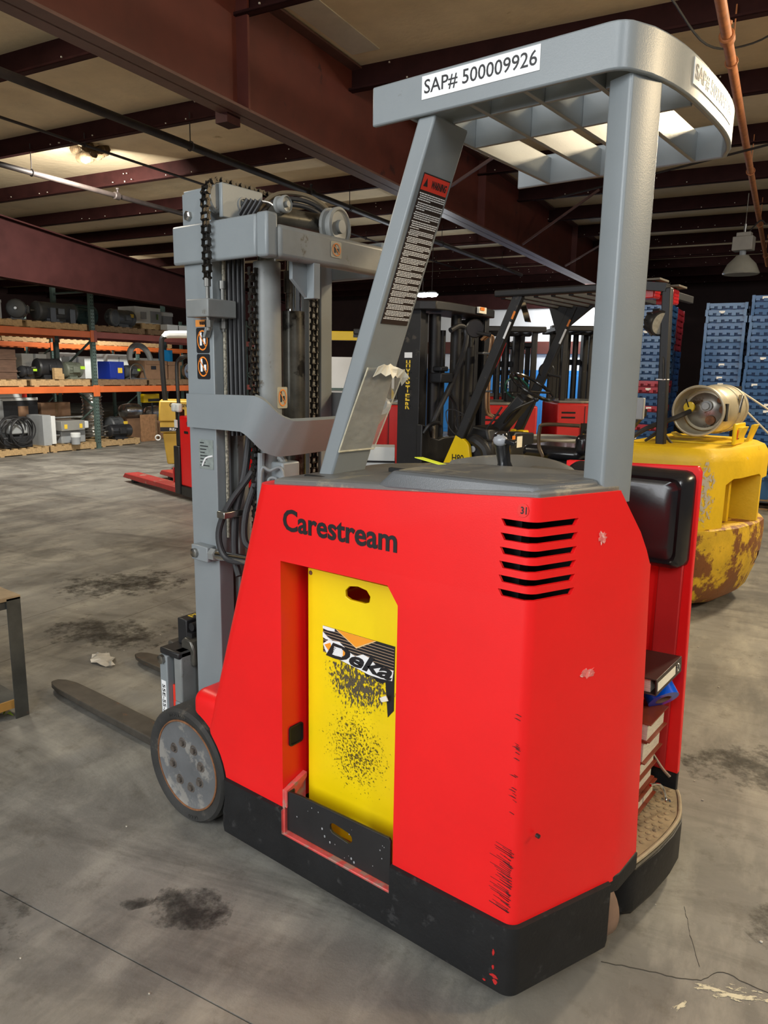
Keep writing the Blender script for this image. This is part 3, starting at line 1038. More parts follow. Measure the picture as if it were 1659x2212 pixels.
# posts
uR, nR = Vector((ux, uy, 0)), Vector((uy, -ux, 0))      # along and out of the slanted rear panel
pn = Vector((0.066, 0.190, 0))


def post_ring(z, e):
    a = pn + nR * 0
    r = 0.008
    W, Dp = 0.098, 0.062
    q = rrect(0, 0, W, Dp, r, 4)
    return [Vector((0, 0, z)) + pn + uR * x - nR * y for x, y in q]


rp = G().loft([post_ring(1.235, 0), post_ring(ZG0 + 0.001, 0)]).obj('rear_post', 'grey', T, smooth=50)
fp0 = [(-0.782, 1.205), (-0.729, 1.205), (-0.395, ZG0 + 0.001), (-0.446, ZG0 + 0.001)]
fp = G().prism(fp0, 0.165, 0.315, 'y').obj('front_post', 'grey', T, bevel=0.006)
# warning placard on the leaning post
e1 = Vector((0, 1, 0))
e2 = Vector((-0.395 + 0.729, 0, ZG0 - 1.205)).normalized()
en = e1.cross(e2)


def on_post(y, h, d=0.001):
    p = Vector((-0.729, y, 1.205)) + e2 * h
    return p + en * d


Hd0, Hd1 = 0.47, 0.85
Fm = Matrix.Translation(on_post(0.243, (Hd0 + Hd1) / 2)) @ frame((0, 0, 0), e1, e2)
plc = mat('placard_black', (0.020, 0.010, 0.009), 0.35, var=0.1)
wd = decal('warning_placard', 0.116, Hd1 - Hd0, plc, Fm, fp)
decal('placard_header', 0.112, 0.036, 'red_print', Matrix.Translation(on_post(0.243, Hd1 - 0.021, 0.0016)) @ frame((0, 0, 0), e1, e2), wd)
lettering('WARNING', 0.066, 0.018, 'black_print', Matrix.Translation(on_post(0.258, Hd1 - 0.021, 0.0024)) @ frame((0, 0, 0), e1, e2), wd, bold=0.03)
Ft = Matrix.Translation(on_post(0.202, Hd1 - 0.021, 0.0024)) @ frame((0, 0, 0), e1, e2)
G().prism([(-0.009, -0.009), (0.009, -0.009), (0, 0.010)], 0, 0.0006, 'z').xf(lambda c: Ft @ c).obj('alert_triangle', 'black_print', wd, smooth=0)
# lines of small print: rows of short word strokes
g = G()
random.seed(21)
h = Hd1 - 0.048
row = 0
Fp = frame((0, 0, 0), e1, e2)
while h > Hd0 + 0.012:
    lh = 0.0026 if h > 0.72 else 0.0020
    y = 0.188 + (0.004 if row % 3 else 0)
    end = 0.297 if row % 4 != 3 else random.uniform(0.21, 0.27)
    while y < end:
        wl_ = random.uniform(0.005, 0.014)
        p = on_post(y, h, 0.0020)
        Fx = Matrix.Translation(p) @ Fp
        q = G()
        q.prism([(0, 0), (min(wl_, end - y + 0.004), 0), (min(wl_, end - y + 0.004), lh), (0, lh)], 0, 0.0004, 'z').xf(lambda c: Fx @ c)
        tmp = q.mesh('t', 0)
        g.bm.from_mesh(tmp)
        bpy.data.meshes.remove(tmp)
        y += wl_ + 0.0018
    h -= lh * (1.9 if row % 4 != 3 else 3.0)
    row += 1
o = g.obj('small_print', 'white_print', wd, smooth=0)
o['kind'] = 'stuff'
# clear document pouch taped to the post, with a torn paper edge on top
ps = [on_post(0.158, 0.10, 0.003), on_post(0.312, 0.10, 0.006), on_post(0.322, 0.22, 0.010), on_post(0.328, 0.35, 0.016), on_post(0.172, 0.35, 0.008), on_post(0.165, 0.22, 0.004)]
g = G().loft([[p for p in ps], [p + en * 0.004 for p in ps]])
pouch = g.obj('document_pouch', 'film', fp, smooth=30)
for pa, pb_, rr in ((ps[0], ps[1], 0.003), (ps[1], ps[2], 0.002), (ps[2], ps[3], 0.002), (ps[0], ps[5], 0.002), (ps[5], ps[4], 0.002)):
    G().cyl(pa + en * 0.003, pb_ + en * 0.003, rr, n=6).obj('pouch_seam', mat('film_seam', (0.72, 0.68, 0.52), 0.2, var=0.2, vs=40, alpha=0.6), pouch)
random.seed(9)
top, bot = [], []
N_ = 9
for i in range(N_):
    t = i / (N_ - 1)
    y = 0.190 + 0.160 * t
    h0 = 0.352 + 0.006 * math.sin(t * 7) - 0.04 * max(0, t - 0.78) * 4
    bot.append(on_post(y, h0 - (0.024 if i % 2 == 0 else 0.014), 0.022 + 0.012 * math.sin(t * 5)))
    top.append(on_post(y, h0 + 0.004 * math.sin(i * 1.9) + 0.008, 0.018 + 0.014 * math.sin(t * 6 + 1)))
g = G()
va = [g.bm.verts.new(p) for p in bot]
vb = [g.bm.verts.new(p) for p in top]
for i in range(N_ - 1):
    g.face([va[i], va[i + 1], vb[i + 1], vb[i]])
o = g.obj('torn_paper', 'paper', fp, smooth=0)
sd = o.modifiers.new('s', 'SOLIDIFY')
sd.thickness = 0.0008

# ---------------- right side panel, back pad, operator platform
G().prism([(-0.36, 0.24), (0.094, 0.24), (0.088, 0.5), (0.078, 0.9), (0.076, 1.235), (0.066, 1.252), (-0.36, 1.235)], 0.95, 0.975, 'y').obj('side_panel', 'red', T, bevel=0.003)
G().box((-0.02, 0.935, 0.25), (0.055, 0.951, 0.95)).obj('side_panel_return', 'red_dull', T, bevel=0.004)
pp = rrect(-0.34, 0.93, 0.066, 1.238, 0.03)
pi_ = rrect(-0.31, 0.955, 0.03, 1.205, 0.03)
g = G().loft([[Vector((x, 0.951, z)) for x, z in pp], [Vector((x, 0.90, z)) for x, z in rrect(-0.335, 0.935, 0.058, 1.232, 0.03)], [Vector((x, 0.885, z)) for x, z in rrect(-0.32, 0.95, 0.042, 1.216, 0.03)],
              [Vector((x, 0.897, z)) for x, z in pi_], [Vector((x, 0.888, z)) for x, z in rrect(-0.295, 0.97, 0.015, 1.19, 0.03)]])
g.obj('back_pad', 'vinyl', T, smooth=60)
G().box((-0.33, 0.955, 0.17), (0.092, 0.978, 0.26)).obj('panel_foot', 'skirt', T, bevel=0.003)
plat = [(-0.34, 0.44), (0.105, 0.452), (0.128, 0.478), (0.150, 0.60), (0.160, 0.70), (0.158, 0.79), (0.130, 0.885), (0.108, 0.93), (-0.34, 0.94)]
pf = G().prism(plat, 0.165, 0.190, 'z').obj('platform', 'steel', T)
pl_in = [(-0.33, 0.45), (0.096, 0.462), (0.116, 0.485), (0.138, 0.60), (0.148, 0.70), (0.146, 0.785), (0.120, 0.875), (0.100, 0.925), (-0.33, 0.93)]
G().prism(pl_in, 0.188, 0.197, 'z').obj('floor_mat', 'rubber_mat', pf)
g = G()
for i in range(16):
    for j in range(17):
        x = -0.20 + 0.022 * i + (0.011 if j % 2 else 0)
        y = 0.475 + 0.027 * j
        if x < 0.142 - 0.0 * j and x < 0.085 + 0.055 * (1 - ((y - 0.71) / 0.24) ** 2):
            g.lathe([(0, 0.008), (0.002, 0.0075), (0.003, 0.004)], (x, y, 0.1965), (0, 0, 1), 8)
o = g.obj('mat_studs', 'rubber_mat', pf)
o['kind'] = 'stuff'
trim = [Vector((x, y, 0.196)) for x, y in [(0.06, 0.452), (0.100, 0.455), (0.121, 0.480), (0.144, 0.60), (0.154, 0.70), (0.152, 0.788), (0.125, 0.882), (0.105, 0.925)]]
G().tube(trim, 0.006, 8, 4).obj('edge_trim', mat('trim_tan', (0.36, 0.30, 0.2), 0.7, var=0.2, vs=20), pf)
bo = [(0.03, 0.446), (0.106, 0.450), (0.130, 0.478), (0.153, 0.60), (0.163, 0.70), (0.161, 0.79), (0.133, 0.885), (0.112, 0.93), (0.03, 0.94)]
bi = [(0.03, 0.47), (0.09, 0.48), (0.110, 0.50), (0.128, 0.60), (0.138, 0.70), (0.136, 0.785), (0.112, 0.868), (0.092, 0.91), (0.03, 0.92)]
g = G().loft([[Vector((x, y, z)) for x, y in b] for b, z in ((bi, 0.028), ([(p[0] * 0.6 + q[0] * 0.4, p[1] * 0.6 + q[1] * 0.4) for p, q in zip(bo, bi)], 0.032), (bo, 0.055), (bo, 0.178), (bi, 0.186))])
g.obj('bumper', 'skirt', T, smooth=50)
# bungee cord hook lying over the mat
hk = G().tube([(0.075, 0.73, 0.296), (0.082, 0.76, 0.288), (0.09, 0.79, 0.272), (0.098, 0.802, 0.246), (0.106, 0.80, 0.222), (0.118, 0.798, 0.228)], 0.0045, 8, 5).obj('cord_hook', 'chrome', T)
G().tube([(0.0, 0.91, 0.33), (0.03, 0.905, 0.30), (0.06, 0.90, 0.27), (0.085, 0.90, 0.25)], 0.005, 8, 5).obj('hook_eye', 'steel', T)

# rear caster just behind the skirt
wc = G().lathe([(0, 0.03), (0, 0.09), (0.008, 0.095), (0.06, 0.095), (0.068, 0.09), (0.068, 0.03)], (0.02, 0.34, 0.097), (0.35, 0.93, 0), 28).obj('caster_wheel', mat('caster', (0.22, 0.14, 0.10), 0.5, var=0.2, vs=12), T)
G().box((-0.06, 0.33, 0.12), (0.06, 0.42, 0.22)).obj('caster_fork', 'black', T, bevel=0.01)
G().box((-0.35, 0.03, 0.07), (0.0, 0.30, 0.22)).obj('drive_housing', 'black', T, bevel=0.02)
G().box((-0.98, 0.06, 0.07), (-0.37, 0.93, 0.15)).obj('chassis', 'black', T, bevel=0.01)

# ---------------- front wheels


def front_wheel(y0, sgn):
    t = G().lathe([(0.012, 0.158), (0.004, 0.168), (0.0, 0.19), (0.01, 0.199), (0.02, 0.2), (0.15, 0.2), (0.16, 0.19), (0.158, 0.15), (0.012, 0.158)], (-1.24, y0, 0.2), (0, sgn, 0), 56, cap=False).obj('tire', 'rubber', T)
    G().torus((-1.24, y0 + sgn * 0.010, 0.2), (0, 1, 0), 0.1555, 0.0035, 48, 8).obj('rim_ring', 'rust', t)
    h = G().lathe([(0.012, 0.001), (0.012, 0.10), (0.014, 0.145), (0.010, 0.152), (0.012, 0.158), (0.14, 0.158)], (-1.24, y0, 0.2), (0, sgn, 0), 48).obj('wheel_disc', 'hub', t)
    for k in range(8):
        a = 2 * PI * k / 8 + 0.25
        x, z = -1.24 + 0.078 * math.cos(a), 0.2 + 0.078 * math.sin(a)
        G().lathe([(0.0125, 0.019), (0.0105, 0.0175), (0.0115, 0.012)], (x, y0, z), (0, sgn, 0), 16, cap=False).cyl((x, y0 + sgn * 0.013, z), (x, y0 + sgn * 0.003, z), 0.0105, n=6).obj('lug_nut', mat('lug', (0.12, 0.10, 0.085), 0.55, 0.2, var=0.3, vs=40), t)
    return t


tw = front_wheel(0.0, 1)
front_wheel(0.975, -1)
# raised lettering on the tyre wall
for word, a0 in (('WIDE TRAC', 100), ('SOLID', 282)):
    me = text_mesh(word, 0.0085 * len(word) * 1.25, 0.013, 0.01)
    R0 = 0.180
    for v in me.vertices:
        a = math.radians(a0) - v.co.x / R0 if a0 < 180 else math.radians(a0) + v.co.x / R0
        rr = R0 + (v.co.y if a0 < 180 else -v.co.y)
        v.co = Vector((-1.24 + rr * math.cos(a), (0.0005 if v.co.z > 0 else 0.003), 0.2 + rr * math.sin(a)))
    me.materials.clear()
    me.materials.append(M('rubber'))
    link('raised_lettering', me, tw)
G().cyl((-1.24, 0.12, 0.2), (-1.24, 0.86, 0.2), 0.04).obj('axle', 'black', T)

# ---------------- mast
def rail(x0, x1, ya, yb, z0, z1, m, name='mast_rail'):
    """C-section channel open towards the middle of the mast"""
    s = 1 if yb > ya else -1
    g = G()
    tk = 0.018
    P = [(x0, ya), (x1, ya), (x1, yb), (x1 - 0.028, yb), (x1 - 0.028, ya + s * tk), (x0 + 0.028, ya + s * tk), (x0 + 0.028, yb), (x0, yb)]
    g.prism(P, z0, z1, 'z')
    return g.obj(name, m, T, smooth=0, bevel=0.003)


rl = rail(-1.412, -1.272, 0.200, 0.262, 0.06, 2.075, 'grey')
rail(-1.412, -1.272, 0.775, 0.713, 0.06, 2.075, 'grey')
rail(-1.375, -1.265, 0.285, 0.335, 0.10, 2.0, 'grey_dirty', 'inner_rail')
rail(-1.375, -1.265, 0.69, 0.64, 0.10, 2.0, 'grey_dirty', 'inner_rail')
# top brace: two side arms and a rear beam
G().box((-1.442, 0.178, 1.853), (-1.040, 0.200, 1.975)).obj('brace_arm', 'grey', T, bevel=0.008)
G().box((-1.040, 0.178, 1.850), (-0.992, 0.225, 1.978)).obj('brace_corner', 'grey', T, bevel=0.008)
G().box((-1.442, 0.7755, 1.853), (-1.031, 0.797, 1.975)).obj('brace_arm', 'grey', T, bevel=0.008)
tb = G().box((-1.03, 0.222, 1.850), (-0.985, 0.797, 1.948)).obj('top_beam', 'grey_dirty', T, bevel=0.014, seg=3)
# no-hands sticker on the beam


def no_sign(center, ex, ey, w, h, parent, bg, fig='white_print', name='warning_sticker'):
    Fm = frame(center, ex, ey)
    st = decal(name, w, h, bg, Fm, parent, r=w * 0.1)
    ez = Vector(ex).normalized().cross(Vector(ey).normalized())
    F2 = frame(Vector(center) + ez * 0.001, ex, ey)
    F3 = frame(Vector(center) + ez * 0.0018, ex, ey)
    G().box((-0.22 * w, -0.2 * h, 0), (-0.06 * w, 0.22 * h, 0.0006)).ball((-0.14 * w, 0.27 * h, 0.0003), 0.08 * w, 8, (1, 1, 0.02)).box((0.05 * w, -0.15 * h, 0), (0.22 * w, 0.08 * h, 0.0006)).xf(lambda c: F2 @ c).obj('pictogram', fig, st, smooth=0)
    q = G()
    rings = []
    for i in range(32):
        a = 2 * PI * i / 32
        rings.append([Vector((0.40 * w * k * math.cos(a), 0.40 * h * k * math.sin(a), z)) for k, z in ((1.0, 0), (1.0, 0.0006), (0.86, 0.0006), (0.86, 0))])
    q.loft(rings, closed=True)
    q.bar((-0.27 * w, 0.27 * h, 0.0003), (0.27 * w, -0.27 * h, 0.0003), 0.055 * w, 0.0006)
    q.xf(lambda c: F3 @ c).obj('prohibition_ring', 'orange_print', st, smooth=0)
    return st


no_sign((-0.9845, 0.475, 1.905), (0, 1, 0), (0, 0, 1), 0.05, 0.05, tb, mat('sticker_beige', (0.42, 0.38, 0.28), 0.5, var=0.05), 'black_print')
# hanging lug under the beam
G().prism([(0.31, 1.855), (0.405, 1.855), (0.405, 1.745), (0.38, 1.745), (0.31, 1.80)], -1.035, -1.02, 'x').obj('beam_lug', 'grey', T, bevel=0.002)
G().box((-1.035, 0.375, 1.745), (-0.99, 0.405, 1.855)).obj('lug_flange', 'grey', T, bevel=0.002)
# lift cylinders
lc = G().cyl((-1.15, 0.325, 0.15), (-1.15, 0.325, 1.86), 0.044, n=28).obj('lift_cylinder', 'grey_dirty', T)
G().cyl((-1.15, 0.325, 1.83), (-1.15, 0.325, 1.90), 0.03, n=20).obj('cylinder_rod', 'steel', lc)
dc = G().cyl((-1.2, 0.495, 0.15), (-1.2, 0.495, 1.72), 0.040, n=28).obj('free_lift_cylinder', 'greasy', T)
G().cyl((-1.2, 0.495, 1.7), (-1.2, 0.495, 2.0), 0.028, n=24).obj('cylinder_rod', 'chrome', dc)
G().cyl((-1.13, 0.40, 1.77), (-1.13, 0.40, 1.84), 0.014, n=14).cyl((-1.13, 0.40, 1.72), (-1.13, 0.40, 1.77), 0.008).obj('bleed_valve', 'greasy', T)
# mid cross brace: a bent plate bowing back over the cylinders
z0, z1 = 1.325, 1.437
path_t = [(-1.395, 0.178, 1.437), (-1.10, 0.178, 1.440), (-1.055, 0.183, 1.438), (-1.025, 0.20, 1.42), (-1.01, 0.235, 1.385), (-1.0, 0.275, 1.365), (-0.995, 0.33, 1.360), (-0.985, 0.60, 1.362), (-0.985, 0.72, 1.366), (-0.99, 0.775, 1.375), (-1.0, 0.80, 1.40), (-1.02, 0.80, 1.425), (-1.06, 0.797, 1.437), (-1.395, 0.797, 1.437)]
path_b = [(-1.395, 0.178, 1.325), (-1.16, 0.178, 1.325), (-1.12, 0.18, 1.322), (-1.09, 0.19, 1.30), (-1.075, 0.215, 1.27), (-1.06, 0.25, 1.25), (-1.05, 0.31, 1.243), (-1.05, 0.60, 1.250), (-1.055, 0.70, 1.26), (-1.07, 0.76, 1.28), (-1.09, 0.79, 1.30), (-1.12, 0.797, 1.322), (-1.16, 0.797, 1.325), (-1.395, 0.797, 1.325)]
pt, pb2 = spline([Vector(p) for p in path_t], 4), spline([Vector(p) for p in path_b], 4)
g = G()
rings = []
for i in range(len(pt)):
    t = (pt[min(i + 1, len(pt) - 1)] - pt[max(i - 1, 0)])
    n_ = t.cross(pt[i] - pb2[i]).normalized() * 0.018
    rings.append([pb2[i], pt[i], pt[i] - n_, pb2[i] - n_])
g.loft(rings).obj('cross_brace', 'grey', T, smooth=30)
no_sign((-1.1055, 0.345, 1.43), (0, 1, 0), (0, 0, 1), 0.045, 0.07, lc, 'sticker_beige' if 0 else mat('sticker_beige2', (0.40, 0.36, 0.26), 0.5, var=0.05), 'black_print')
# warning stickers and data plate on the outer rail
for zc in (1.612, 1.527):
    no_sign((-1.325, 0.1992, zc), (1, 0, 0), (0, 0, 1), 0.066, 0.082, rl, 'black_print')
d_ = decal('warning_strip', 0.07, 0.022, mat('orange_strip', (0.80, 0.30, 0.06), 0.45, var=0.05), frame((-1.325, 0.1992, 1.667), (1, 0, 0), (0, 0, 1)), rl)
lettering('WARNING', 0.042, 0.012, 'black_print', frame((-1.318, 0.198, 1.667), (1, 0, 0), (0, 0, 1)), d_, bold=0.03)
d_ = decal('data_plate', 0.075, 0.10, mat('data_plate_grey', (0.22, 0.25, 0.235), 0.45, var=0.2, vs=60, wear=(0.5, 0.52, 0.5), wamt=0.2, ws=50), frame((-1.325, 0.1992, 1.235), (1, 0, 0), (0, 0, 1)), rl)
g = G()
for k in range(8):
    g.box((-1.355, 0.1975, 1.272 - k * 0.011), (-1.335 + 0.03 * ((k * 37 % 10) / 10), 0.1982, 1.275 - k * 0.011))
o = g.obj('plate_print', 'black_print', d_, smooth=0)
o['kind'] = 'stuff'
G().tube([(-1.345, 0.1975, 1.195), (-1.325, 0.1975, 1.222), (-1.29, 0.1975, 1.232)], 0.0035, 6, 5).obj('scratch', 'white_print', d_)

# chains: outer lift chain over its sprocket, hanging inside the mast


def chain_part(path, w, pitch, parent, name='lift_chain', ax=Vector((0, 1, 0))):
    P = [Vector(p) for p in path]
    seg = [0.0]
    for a, b in zip(P[:-1], P[1:]):
        seg.append(seg[-1] + (b - a).length)
    n = int(seg[-1] / pitch)

    def at(s):
        for i in range(len(P) - 1):
            if s <= seg[i + 1] + 1e-9:
                return P[i].lerp(P[i + 1], (s - seg[i]) / (seg[i + 1] - seg[i]))
        return P[-1]
    g = G()
    for i in range(n):
        a, b = at(i * pitch), at((i + 1) * pitch)
        d = (b - a).normalized()
        e = (b - a).length / 2
        c = (a + b) / 2
        u = ax.cross(d).normalized()
        for sgn in ((-1, 1) if i % 2 else (-0.6, 0.6)):
            o = ax * (w / 2 * sgn)
            pl_ = [(-e * 1.35, 0), (-e * 1.1, 0.008), (-e * 0.4, 0.0055), (e * 0.4, 0.0055), (e * 1.1, 0.008), (e * 1.35, 0), (e * 1.1, -0.008), (e * 0.4, -0.0055), (-e * 0.4, -0.0055), (-e * 1.1, -0.008)]
            g.loft([[c + o + d * p + u * q + ax * t for p, q in pl_] for t in (-0.0018, 0.0018)])
        g.cyl(a - ax * w * 0.62, a + ax * w * 0.62, 0.0042, n=8)
    return g.obj(name, 'chain', parent)


# left outer chain: hangs outside the brace arm, runs up over the sheave and away across the mast
ch_path = [(-1.245, 0.160, 1.80), (-1.245, 0.160, 2.045)] + [(-1.245, 0.214 - 0.054 * math.cos(math.radians(a)), 2.045 + 0.054 * math.sin(math.radians(a))) for a in range(15, 91, 15)] + [(-1.245, 0.30, 2.097), (-1.245, 0.56, 2.090)]
chain_part(ch_path, 0.030, 0.0195, T, ax=Vector((1, 0, 0)))
G().lathe([(-0.014, 0.02), (-0.014, 0.044), (-0.008, 0.047), (0.008, 0.047), (0.014, 0.044), (0.014, 0.02)], (-1.245, 0.214, 2.045), (1, 0, 0), 32).obj('chain_sheave', 'grey_dirty', T)
G().box((-1.228, 0.198, 1.985), (-1.212, 0.37, 2.088)).obj('sheave_bracket', 'grey', T, bevel=0.004)
G().box((-1.41, 0.205, 2.06), (-1.265, 0.262, 2.085)).obj('rail_cap', 'grey', T, bevel=0.003)
G().lathe([(0, 0.024), (0.006, 0.023), (0.006, 0.017), (0.0, 0.015)], (-1.2125, 0.285, 2.035), (1, 0, 0), 24).obj('sheave_pin', 'grey_dirty', T)
G().lathe([(0, 0.016), (0.01, 0.016), (0.014, 0.011)], (-1.378, 0.200, 2.005), (0, -1, 0), 6).obj('rail_bolt', 'steel', rl)
for y in (0.160, 0.235):
    dx = 0.047 if y < 0.2 else 0.03
    G().cyl((-1.292 + dx, y, 1.80), (-1.292 + dx, y, 1.775), 0.0105, n=10).cyl((-1.292 + dx, y, 1.78), (-1.292 + dx, y, 1.64), 0.0065, n=10).cyl((-1.292 + dx, y, 1.672), (-1.292 + dx, y, 1.650), 0.012, n=6).obj('chain_anchor', 'steel', T)
G().box((-1.338, 0.145, 1.682), (-1.228, 0.262, 1.738)).obj('anchor_block', 'grey_dirty', T, bevel=0.004)
G().prism([(-1.27, 1.68), (-1.255, 1.68), (-1.285, 1.62), (-1.297, 1.62)], 0.175, 0.195, 'y').obj('anchor_gusset', 'grey_dirty', T)
chain_part([(-1.15, 0.262, 0.9), (-1.15, 0.262, 1.85)], 0.026, 0.0195, T)
chain_part([(-1.15, 0.545, 0.9), (-1.15, 0.545, 1.85)], 0.026, 0.0195, T, ax=Vector((0, 1, 0)))
# hose bundle down the left of the cylinders and over the top sheaves
for k in range(4):
    y = 0.255 + 0.0125 * k
    x = -1.25 + 0.007 * k
    G().tube([(x, y, 1.30), (x, y, 1.9), (x + 0.02, y + 0.01, 1.98), (x + 0.06, y + 0.03, 2.05)], 0.0075, 8, 4).obj('hose', 'hose', T)
G().tube([(-1.262, 0.235, 0.95), (-1.262, 0.24, 1.8), (-1.262, 0.24, 1.86)], 0.006, 8, 4).obj('braided_hose', mat('braid', (0.23, 0.21, 0.16), 0.6, var=0.9, vs=140), T)
for k in range(3):
    dz = -0.018 * k
    G().tube([(-1.22 + 0.01 * k, 0.32 - 0.02 * k, 1.97), (-1.2, 0.35, 2.04 + dz), (-1.17, 0.40, 2.085 + dz), (-1.13, 0.48, 2.09 + dz), (-1.10, 0.55, 2.06 + dz), (-1.08, 0.62, 1.99 + dz)], 0.0075, 8, 6).obj('top_hose', 'hose' if k else mat('hose_brown', (0.12, 0.095, 0.06), 0.45, var=0.2), T)
G().tube([(-1.205, 0.30, 2.035), (-1.19, 0.33, 2.05), (-1.16, 0.355, 2.045), (-1.13, 0.372, 2.01)], 0.005, 8, 5).obj('hose_guard', 'steel', T)
G().cyl((-1.13, 0.33, 1.995), (-1.06, 0.60, 1.995), 0.036, n=24).obj('crosshead', 'greasy', T)
for (c, R, w_) in (((-1.085, 0.335, 2.03), 0.027, 0.04), ((-1.03, 0.52, 1.985), 0.062, 0.05)):
    G().lathe([(-w_ / 2, R * 0.3), (-w_ / 2, R * 0.86), (-w_ / 2 + 0.004, R), (-w_ / 5, R), (-w_ / 9, R * 0.82), (w_ / 9, R * 0.82), (w_ / 5, R), (w_ / 2 - 0.004, R), (w_ / 2, R * 0.86), (w_ / 2 - 0.006, R * 0.78), (w_ / 2 - 0.008, R * 0.35), (w_ / 2 + 0.004, R * 0.33), (w_ / 2 + 0.004, R * 0.05)], c, (0.9, 0.1, 0), 32).obj('hose_sheave', 'grey_dirty', T)
# pipes and hoses under the cross brace
for pts, r, m in (
        ([(-1.19, 0.30, 1.30), (-1.165, 0.27, 1.20), (-1.21, 0.20, 1.08), (-1.235, 0.17, 0.98), (-1.20, 0.17, 0.90), (-1.10, 0.19, 0.895)], 0.011, 'hose'),
        ([(-1.17, 0.30, 1.28), (-1.15, 0.27, 1.18), (-1.165, 0.23, 1.05), (-1.15, 0.21, 0.96), (-1.11, 0.22, 0.93)], 0.011, 'hose'),
        ([(-1.20, 0.285, 1.32), (-1.19, 0.25, 1.18), (-1.205, 0.22, 1.04), (-1.19, 0.20, 0.90), (-1.16, 0.19, 0.84)], 0.012, 'hose'),
        ([(-1.20, 0.33, 1.25), (-1.12, 0.33, 1.235), (-1.09, 0.335, 1.215), (-1.08, 0.335, 1.13)], 0.013, 'grey_dirty'),
        ([(-1.13, 0.27, 1.25), (-1.13, 0.26, 1.0), (-1.12, 0.26, 0.94)], 0.012, 'grey'),
        ([(-1.10, 0.27, 1.13), (-1.10, 0.275, 1.165), (-1.08, 0.29, 1.165), (-1.075, 0.30, 1.12), (-1.075, 0.30, 1.05)], 0.005, 'grey'),
        ([(-1.09, 0.26, 1.10), (-1.09, 0.268, 1.14), (-1.075, 0.28, 1.14), (-1.07, 0.283, 1.10)], 0.005, 'grey'),
        ([(-1.11, 0.245, 1.0), (-1.11, 0.25, 1.19), (-1.09, 0.27, 1.195), (-1.06, 0.30, 1.19), (-1.05, 0.30, 1.0)], 0.005, 'grey')):
    G().tube(pts, r, 10, 6).obj('hydraulic_hose' if m == 'hose' else 'hydraulic_pipe', m, T)
G().box((-1.14, 0.30, 1.03), (-1.06, 0.38, 1.22)).obj('valve_block', 'grey', T, bevel=0.006)
G().box((-1.105, 0.32, 1.11), (-1.055, 0.36, 1.15)).box((-1.10, 0.325, 1.06), (-1.06, 0.355, 1.09)).obj('valve_fitting', 'grey_dirty', T, bevel=0.004)
G().box((-1.225, 0.155, 1.035), (-1.185, 0.24, 1.058)).obj('hose_clamp', 'steel', T, bevel=0.003)
# bolt stack at the front edge of the body
for z, r in ((1.06, 0.024), (1.10, 0.020), (1.13, 0.02), (1.165, 0.022)):
    G().lathe([(0, r), (0.022, r), (0.030, r * 0.7)], (-0.875 + (z - 1.1) * 0.32, 0.10, z - 0.012), (-0.25, -0.5, 0.8), 16).obj('bellows_ring', 'grey', T)
G().box((-0.95, 0.10, 0.93), (-0.86, 0.20, 1.08)).obj('bellows_base', 'grey', T, bevel=0.02, seg=3)
# tilt cylinder
G().box((-1.375, 0.162, 0.868), (-1.288, 0.202, 0.922)).obj('tilt_clevis', 'grey', T, bevel=0.004)
G().lathe([(0, 0.016), (0.010, 0.016), (0.012, 0.010)], (-1.352, 0.162, 0.895), (0, -1, 0), 14).obj('clevis_pin', 'steel', T)
G().cyl((-1.288, 0.182, 0.897), (-1.262, 0.182, 0.897), 0.022, n=6).obj('rod_nut', 'grey_dirty', T)
G().cyl((-1.27, 0.182, 0.897), (-1.08, 0.19, 0.905), 0.0165, n=18).obj('tilt_rod', 'chrome', T)

# ---------------- carriage and forks
cg = G().box((-1.50, 0.16, 0.30), (-1.455, 0.82, 0.50)).obj('carriage_plate', 'grey_dirty', T, bevel=0.006)
G().box((-1.50, 0.16, 0.06), (-1.47, 0.82, 0.30)).obj('carriage_back', 'grey', T, bevel=0.004)
cb = G().box((-1.565, 0.145, 0.04), (-1.52, 0.205, 0.475)).obj('carriage_upright', 'grey', T, bevel=0.004)
G().box((-1.57, 0.15, 0.475), (-1.455, 0.80, 0.50)).obj('carriage_top', 'black', T, bevel=0.006)
G().lathe([(0, 0.018), (0.012, 0.018), (0.014, 0.01)], (-1.545, 0.145, 0.46), (0, -1, 0), 6).obj('carriage_bolt', 'steel', T)
d_ = decal('serial_label', 0.028, 0.17, 'white_print', frame((-1.5425, 0.1445, 0.29), (1, 0, 0), (0, 0, 1)), cb)
lettering('55E-55-AO', 0.15, 0.017, 'black_print', frame((-1.5425, 0.1435, 0.285), (0, 0, -1), (1, 0, 0)), d_, bold=0.01)
G().box((-1.518, 0.165, 0.10), (-1.50, 0.175, 0.36)).obj('reflector', 'red_print', T, bevel=0.002)
# side shift block and roller hook
G().box((-1.55, 0.22, 0.50), (-1.495, 0.34, 0.60)).obj('side_shift_block', 'black', T, bevel=0.004)
lettering('PD', 0.055, 0.028, 'yellow_print', frame((-1.522, 0.285, 0.6005), (0, 1, 0), (-1, 0, 0)), T, bold=0.0)
G().cyl((-1.48, 0.23, 0.575), (-1.48, 0.34, 0.575), 0.016, n=14).box((-1.495, 0.22, 0.52), (-1.465, 0.36, 0.555)).obj('shift_roller', 'motor_black' if 0 else 'black', T)
G().prism([(-1.505, 0.47), (-1.505, 0.525), (-1.49, 0.54), (-1.45, 0.535), (-1.43, 0.50), (-1.43, 0.44), (-1.45, 0.44), (-1.455, 0.49)], 0.20, 0.78, 'y').obj('carriage_hook', 'greasy', T, bevel=0.006)


